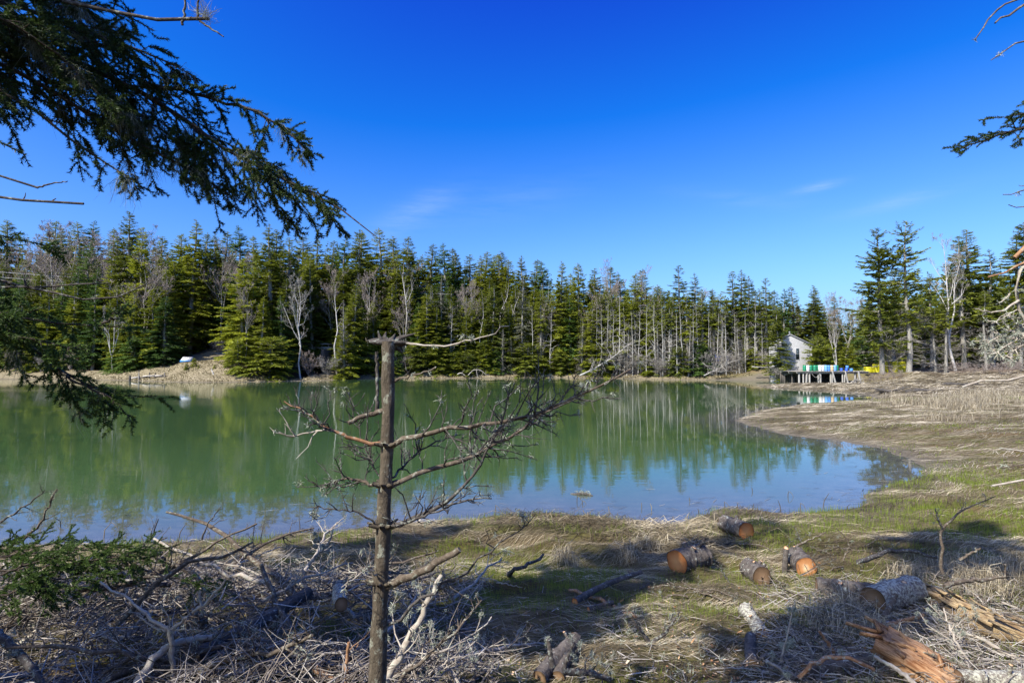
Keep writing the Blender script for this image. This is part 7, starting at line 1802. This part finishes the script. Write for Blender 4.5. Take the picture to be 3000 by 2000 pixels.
while n < 44:
    px, py = FR.uniform(2010, 2560), FR.uniform(1590, 1790)
    q = GT(px, py); k = int(FR.choice([0, 2, 4, 7]))
    loose(q[0], q[1], q[2] + FR.uniform(0.0, 0.05), (FR.normal() * 0.5, FR.normal() * 0.12, FR.random() * 6.283), FR.uniform(0.35, 0.75), k, 'dark dead brush lying among the orange ended logs', 'brush among the logs'); n += 1
n = 0
while n < 22:
    px, py = FR.uniform(1180, 2300), FR.uniform(1830, 2000)
    q = GT(px, py); k = int(FR.integers(0, 8))
    loose(q[0], q[1], q[2] + FR.uniform(0.0, 0.04), (FR.normal() * 0.5, FR.normal() * 0.1, FR.random() * 6.283), FR.uniform(0.25, 0.55), k, 'small dead twig lying on the bank along the bottom edge', 'small twigs along the bottom edge'); n += 1
# green boughs thrown on the pile at the left
gb = thing('cut_spruce_boughs', 'green cut spruce boughs thrown on the left end of the brush pile', 'branch', tuple(W(150, 1700, 5.3)))
for pts, L2 in (([(-60, 1640, 5.2), (80, 1620, 5.3), (200, 1610, 5.4), (330, 1600, 5.5), (420, 1612, 5.6)], 0.34), ([(-60, 1680, 5.0), (120, 1660, 5.1), (260, 1645, 5.2), (380, 1640, 5.3), (480, 1650, 5.4)], 0.34), ([(-60, 1730, 4.8), (100, 1700, 4.9), (220, 1690, 5.0), (330, 1680, 5.1)], 0.30), ([(-60, 1620, 5.6), (20, 1590, 5.6), (60, 1575, 5.6), (90, 1560, 5.6)], 0.2), ([(420, 1690, 5.2), (520, 1690, 5.2), (600, 1715, 5.2), (680, 1720, 5.2)], 0.18), ([(300, 1640, 5.6), (380, 1620, 5.6), (440, 1600, 5.7), (500, 1605, 5.7)], 0.22), ([(-60, 1650, 5.4), (60, 1610, 5.5), (150, 1590, 5.6), (240, 1585, 5.7)], 0.30), ([(-40, 1700, 4.9), (60, 1660, 5.0), (160, 1630, 5.1), (250, 1620, 5.2)], 0.32), ([(120, 1690, 5.1), (220, 1650, 5.2), (320, 1630, 5.3), (430, 1625, 5.4)], 0.30), ([(-60, 1760, 4.7), (60, 1730, 4.8), (170, 1715, 4.9), (260, 1720, 5.0)], 0.26)):
    live_bough_lifted(gb, path(pts), 0.010, 0.003, L2, 0.045, 0.030, 0.10, dens=700, droop=0.1, roll=0.9)
# fine dead twigs under and between the branches
mb = MB(); n = 9500
y = FR.uniform(3.4, 8.0, n); x = FR.uniform(-0.95, 0.0, n) * y - 0.1
h = pile_h(x, y); ok = h > 0.05; x, y, h = x[ok], y[ok], h[ok]; n = len(x)
z = hgt(x, y) + h * FR.random(n) ** 0.8
a = FR.random(n) * 6.283; L = FR.uniform(0.10, 0.42, n); k = np.linspace(0, 1, 3)
d = np.stack([np.cos(a), np.sin(a), FR.normal(size=n) * 0.35], -1)
P = np.stack([x, y, z], -1)[:, None] + d[:, None] * (L[:, None] * k)[..., None] + np.cumsum(FR.normal(size=(n, 3, 3)) * (0.10 * L)[:, None, None], 1)
mb.tubes(P, (0.0022 + 0.0055 * FR.random(n) ** 2)[:, None] * np.array([1, 0.8, 0.4]), 3, tint=np.clip(FR.normal(size=n) * 0.30 + 0.46, 0, 1))
stuff(link('brush_twigs', mb.mesh('brush twigs'), M['twigs_near']), 'fine dead twigs filling the brush pile at the left')
mb = MB(); n = 4200
pts = np.array([GT(FR.uniform(2250, 3010), 1690 + 310 * FR.random() ** 0.8) for _ in range(1400)]); i = FR.integers(0, 1400, n)
p0 = pts[i] + np.stack([FR.normal(size=n) * 0.15, FR.normal(size=n) * 0.12, np.abs(FR.normal(size=n)) * 0.045], -1)
a = FR.random(n) * 6.283; L = FR.uniform(0.06, 0.30, n); d = np.stack([np.cos(a), np.sin(a), FR.normal(size=n) * 0.22], -1)
P = p0[:, None] + d[:, None] * (L[:, None] * k)[..., None] + np.cumsum(FR.normal(size=(n, 3, 3)) * (0.10 * L)[:, None, None], 1)
mb.tubes(P, FR.uniform(0.002, 0.006, n)[:, None] * np.array([1, 0.8, 0.4]), 3, tint=np.clip(FR.normal(size=n) * 0.28 + 0.55, 0, 1))
n = 900
pts = np.array([GT(FR.uniform(1150, 2400), 1640 + 360 * FR.random() ** 0.6) for _ in range(n)])
a = FR.random(n) * 6.283; L = FR.uniform(0.05, 0.22, n); d = np.stack([np.cos(a), np.sin(a), FR.normal(size=n) * 0.12], -1)
P = (pts + [0, 0, 0.03])[:, None] + d[:, None] * (L[:, None] * k)[..., None]
mb.tubes(P, FR.uniform(0.002, 0.005, n)[:, None] * np.array([1, 0.8, 0.4]), 3, tint=FR.random(n))
stuff(link('litter_twigs', mb.mesh('litter twigs'), M['twigs_near']), 'fine dead twigs littering the right and the front of the bank')
# wood chips and flakes of lichen
mb = MB(); n = 700
pts = np.array([GT(FR.uniform(1900, 3000), 1600 + 400 * FR.random() ** 0.7) if FR.random() < 0.8 else GT(FR.uniform(1150, 2000), FR.uniform(1750, 2000)) for _ in range(n)])
pts[:, 2] += 0.02 + 0.03 * FR.random(n)
u_ = unit(FR.normal(size=(n, 3)) * [1, 1, 0.35]); v_ = unit(np.cross(u_, FR.normal(size=(n, 3)) * [0.3, 0.3, 1]))
s1 = (0.004 + 0.03 * FR.random(n) ** 2.5)[:, None]; s2 = FR.uniform(0.003, 0.010, n)[:, None]
V = np.stack([pts - u_ * s1 - v_ * s2, pts + u_ * s1 - v_ * s2, pts + u_ * s1 * 0.7 + v_ * s2, pts - u_ * s1 * 0.8 + v_ * s2], 1).reshape(-1, 3)
mb.add(V, F4=np.arange(n * 4).reshape(-1, 4), tint=np.repeat(FR.random(n), 4))
stuff(link('wood_chips', mb.mesh('wood chips'), M['chips']), 'fresh wood chips strewn around the logs')
mb = MB(); n = 420
pts = np.array([GT(FR.uniform(2250, 3000), 1720 + 280 * FR.random()) if FR.random() < 0.65 else GT(FR.uniform(700, 2250), FR.uniform(1860, 2000)) for _ in range(n)])
tufts(mb, pts + [0, 0, 0.02], 14, 0.03, 0.005, FR, -0.3, 0.018)
stuff(link('lichen_flakes', mb.mesh('lichen flakes'), M['lichen']), 'pale lichen flakes scattered over the litter at the lower right')
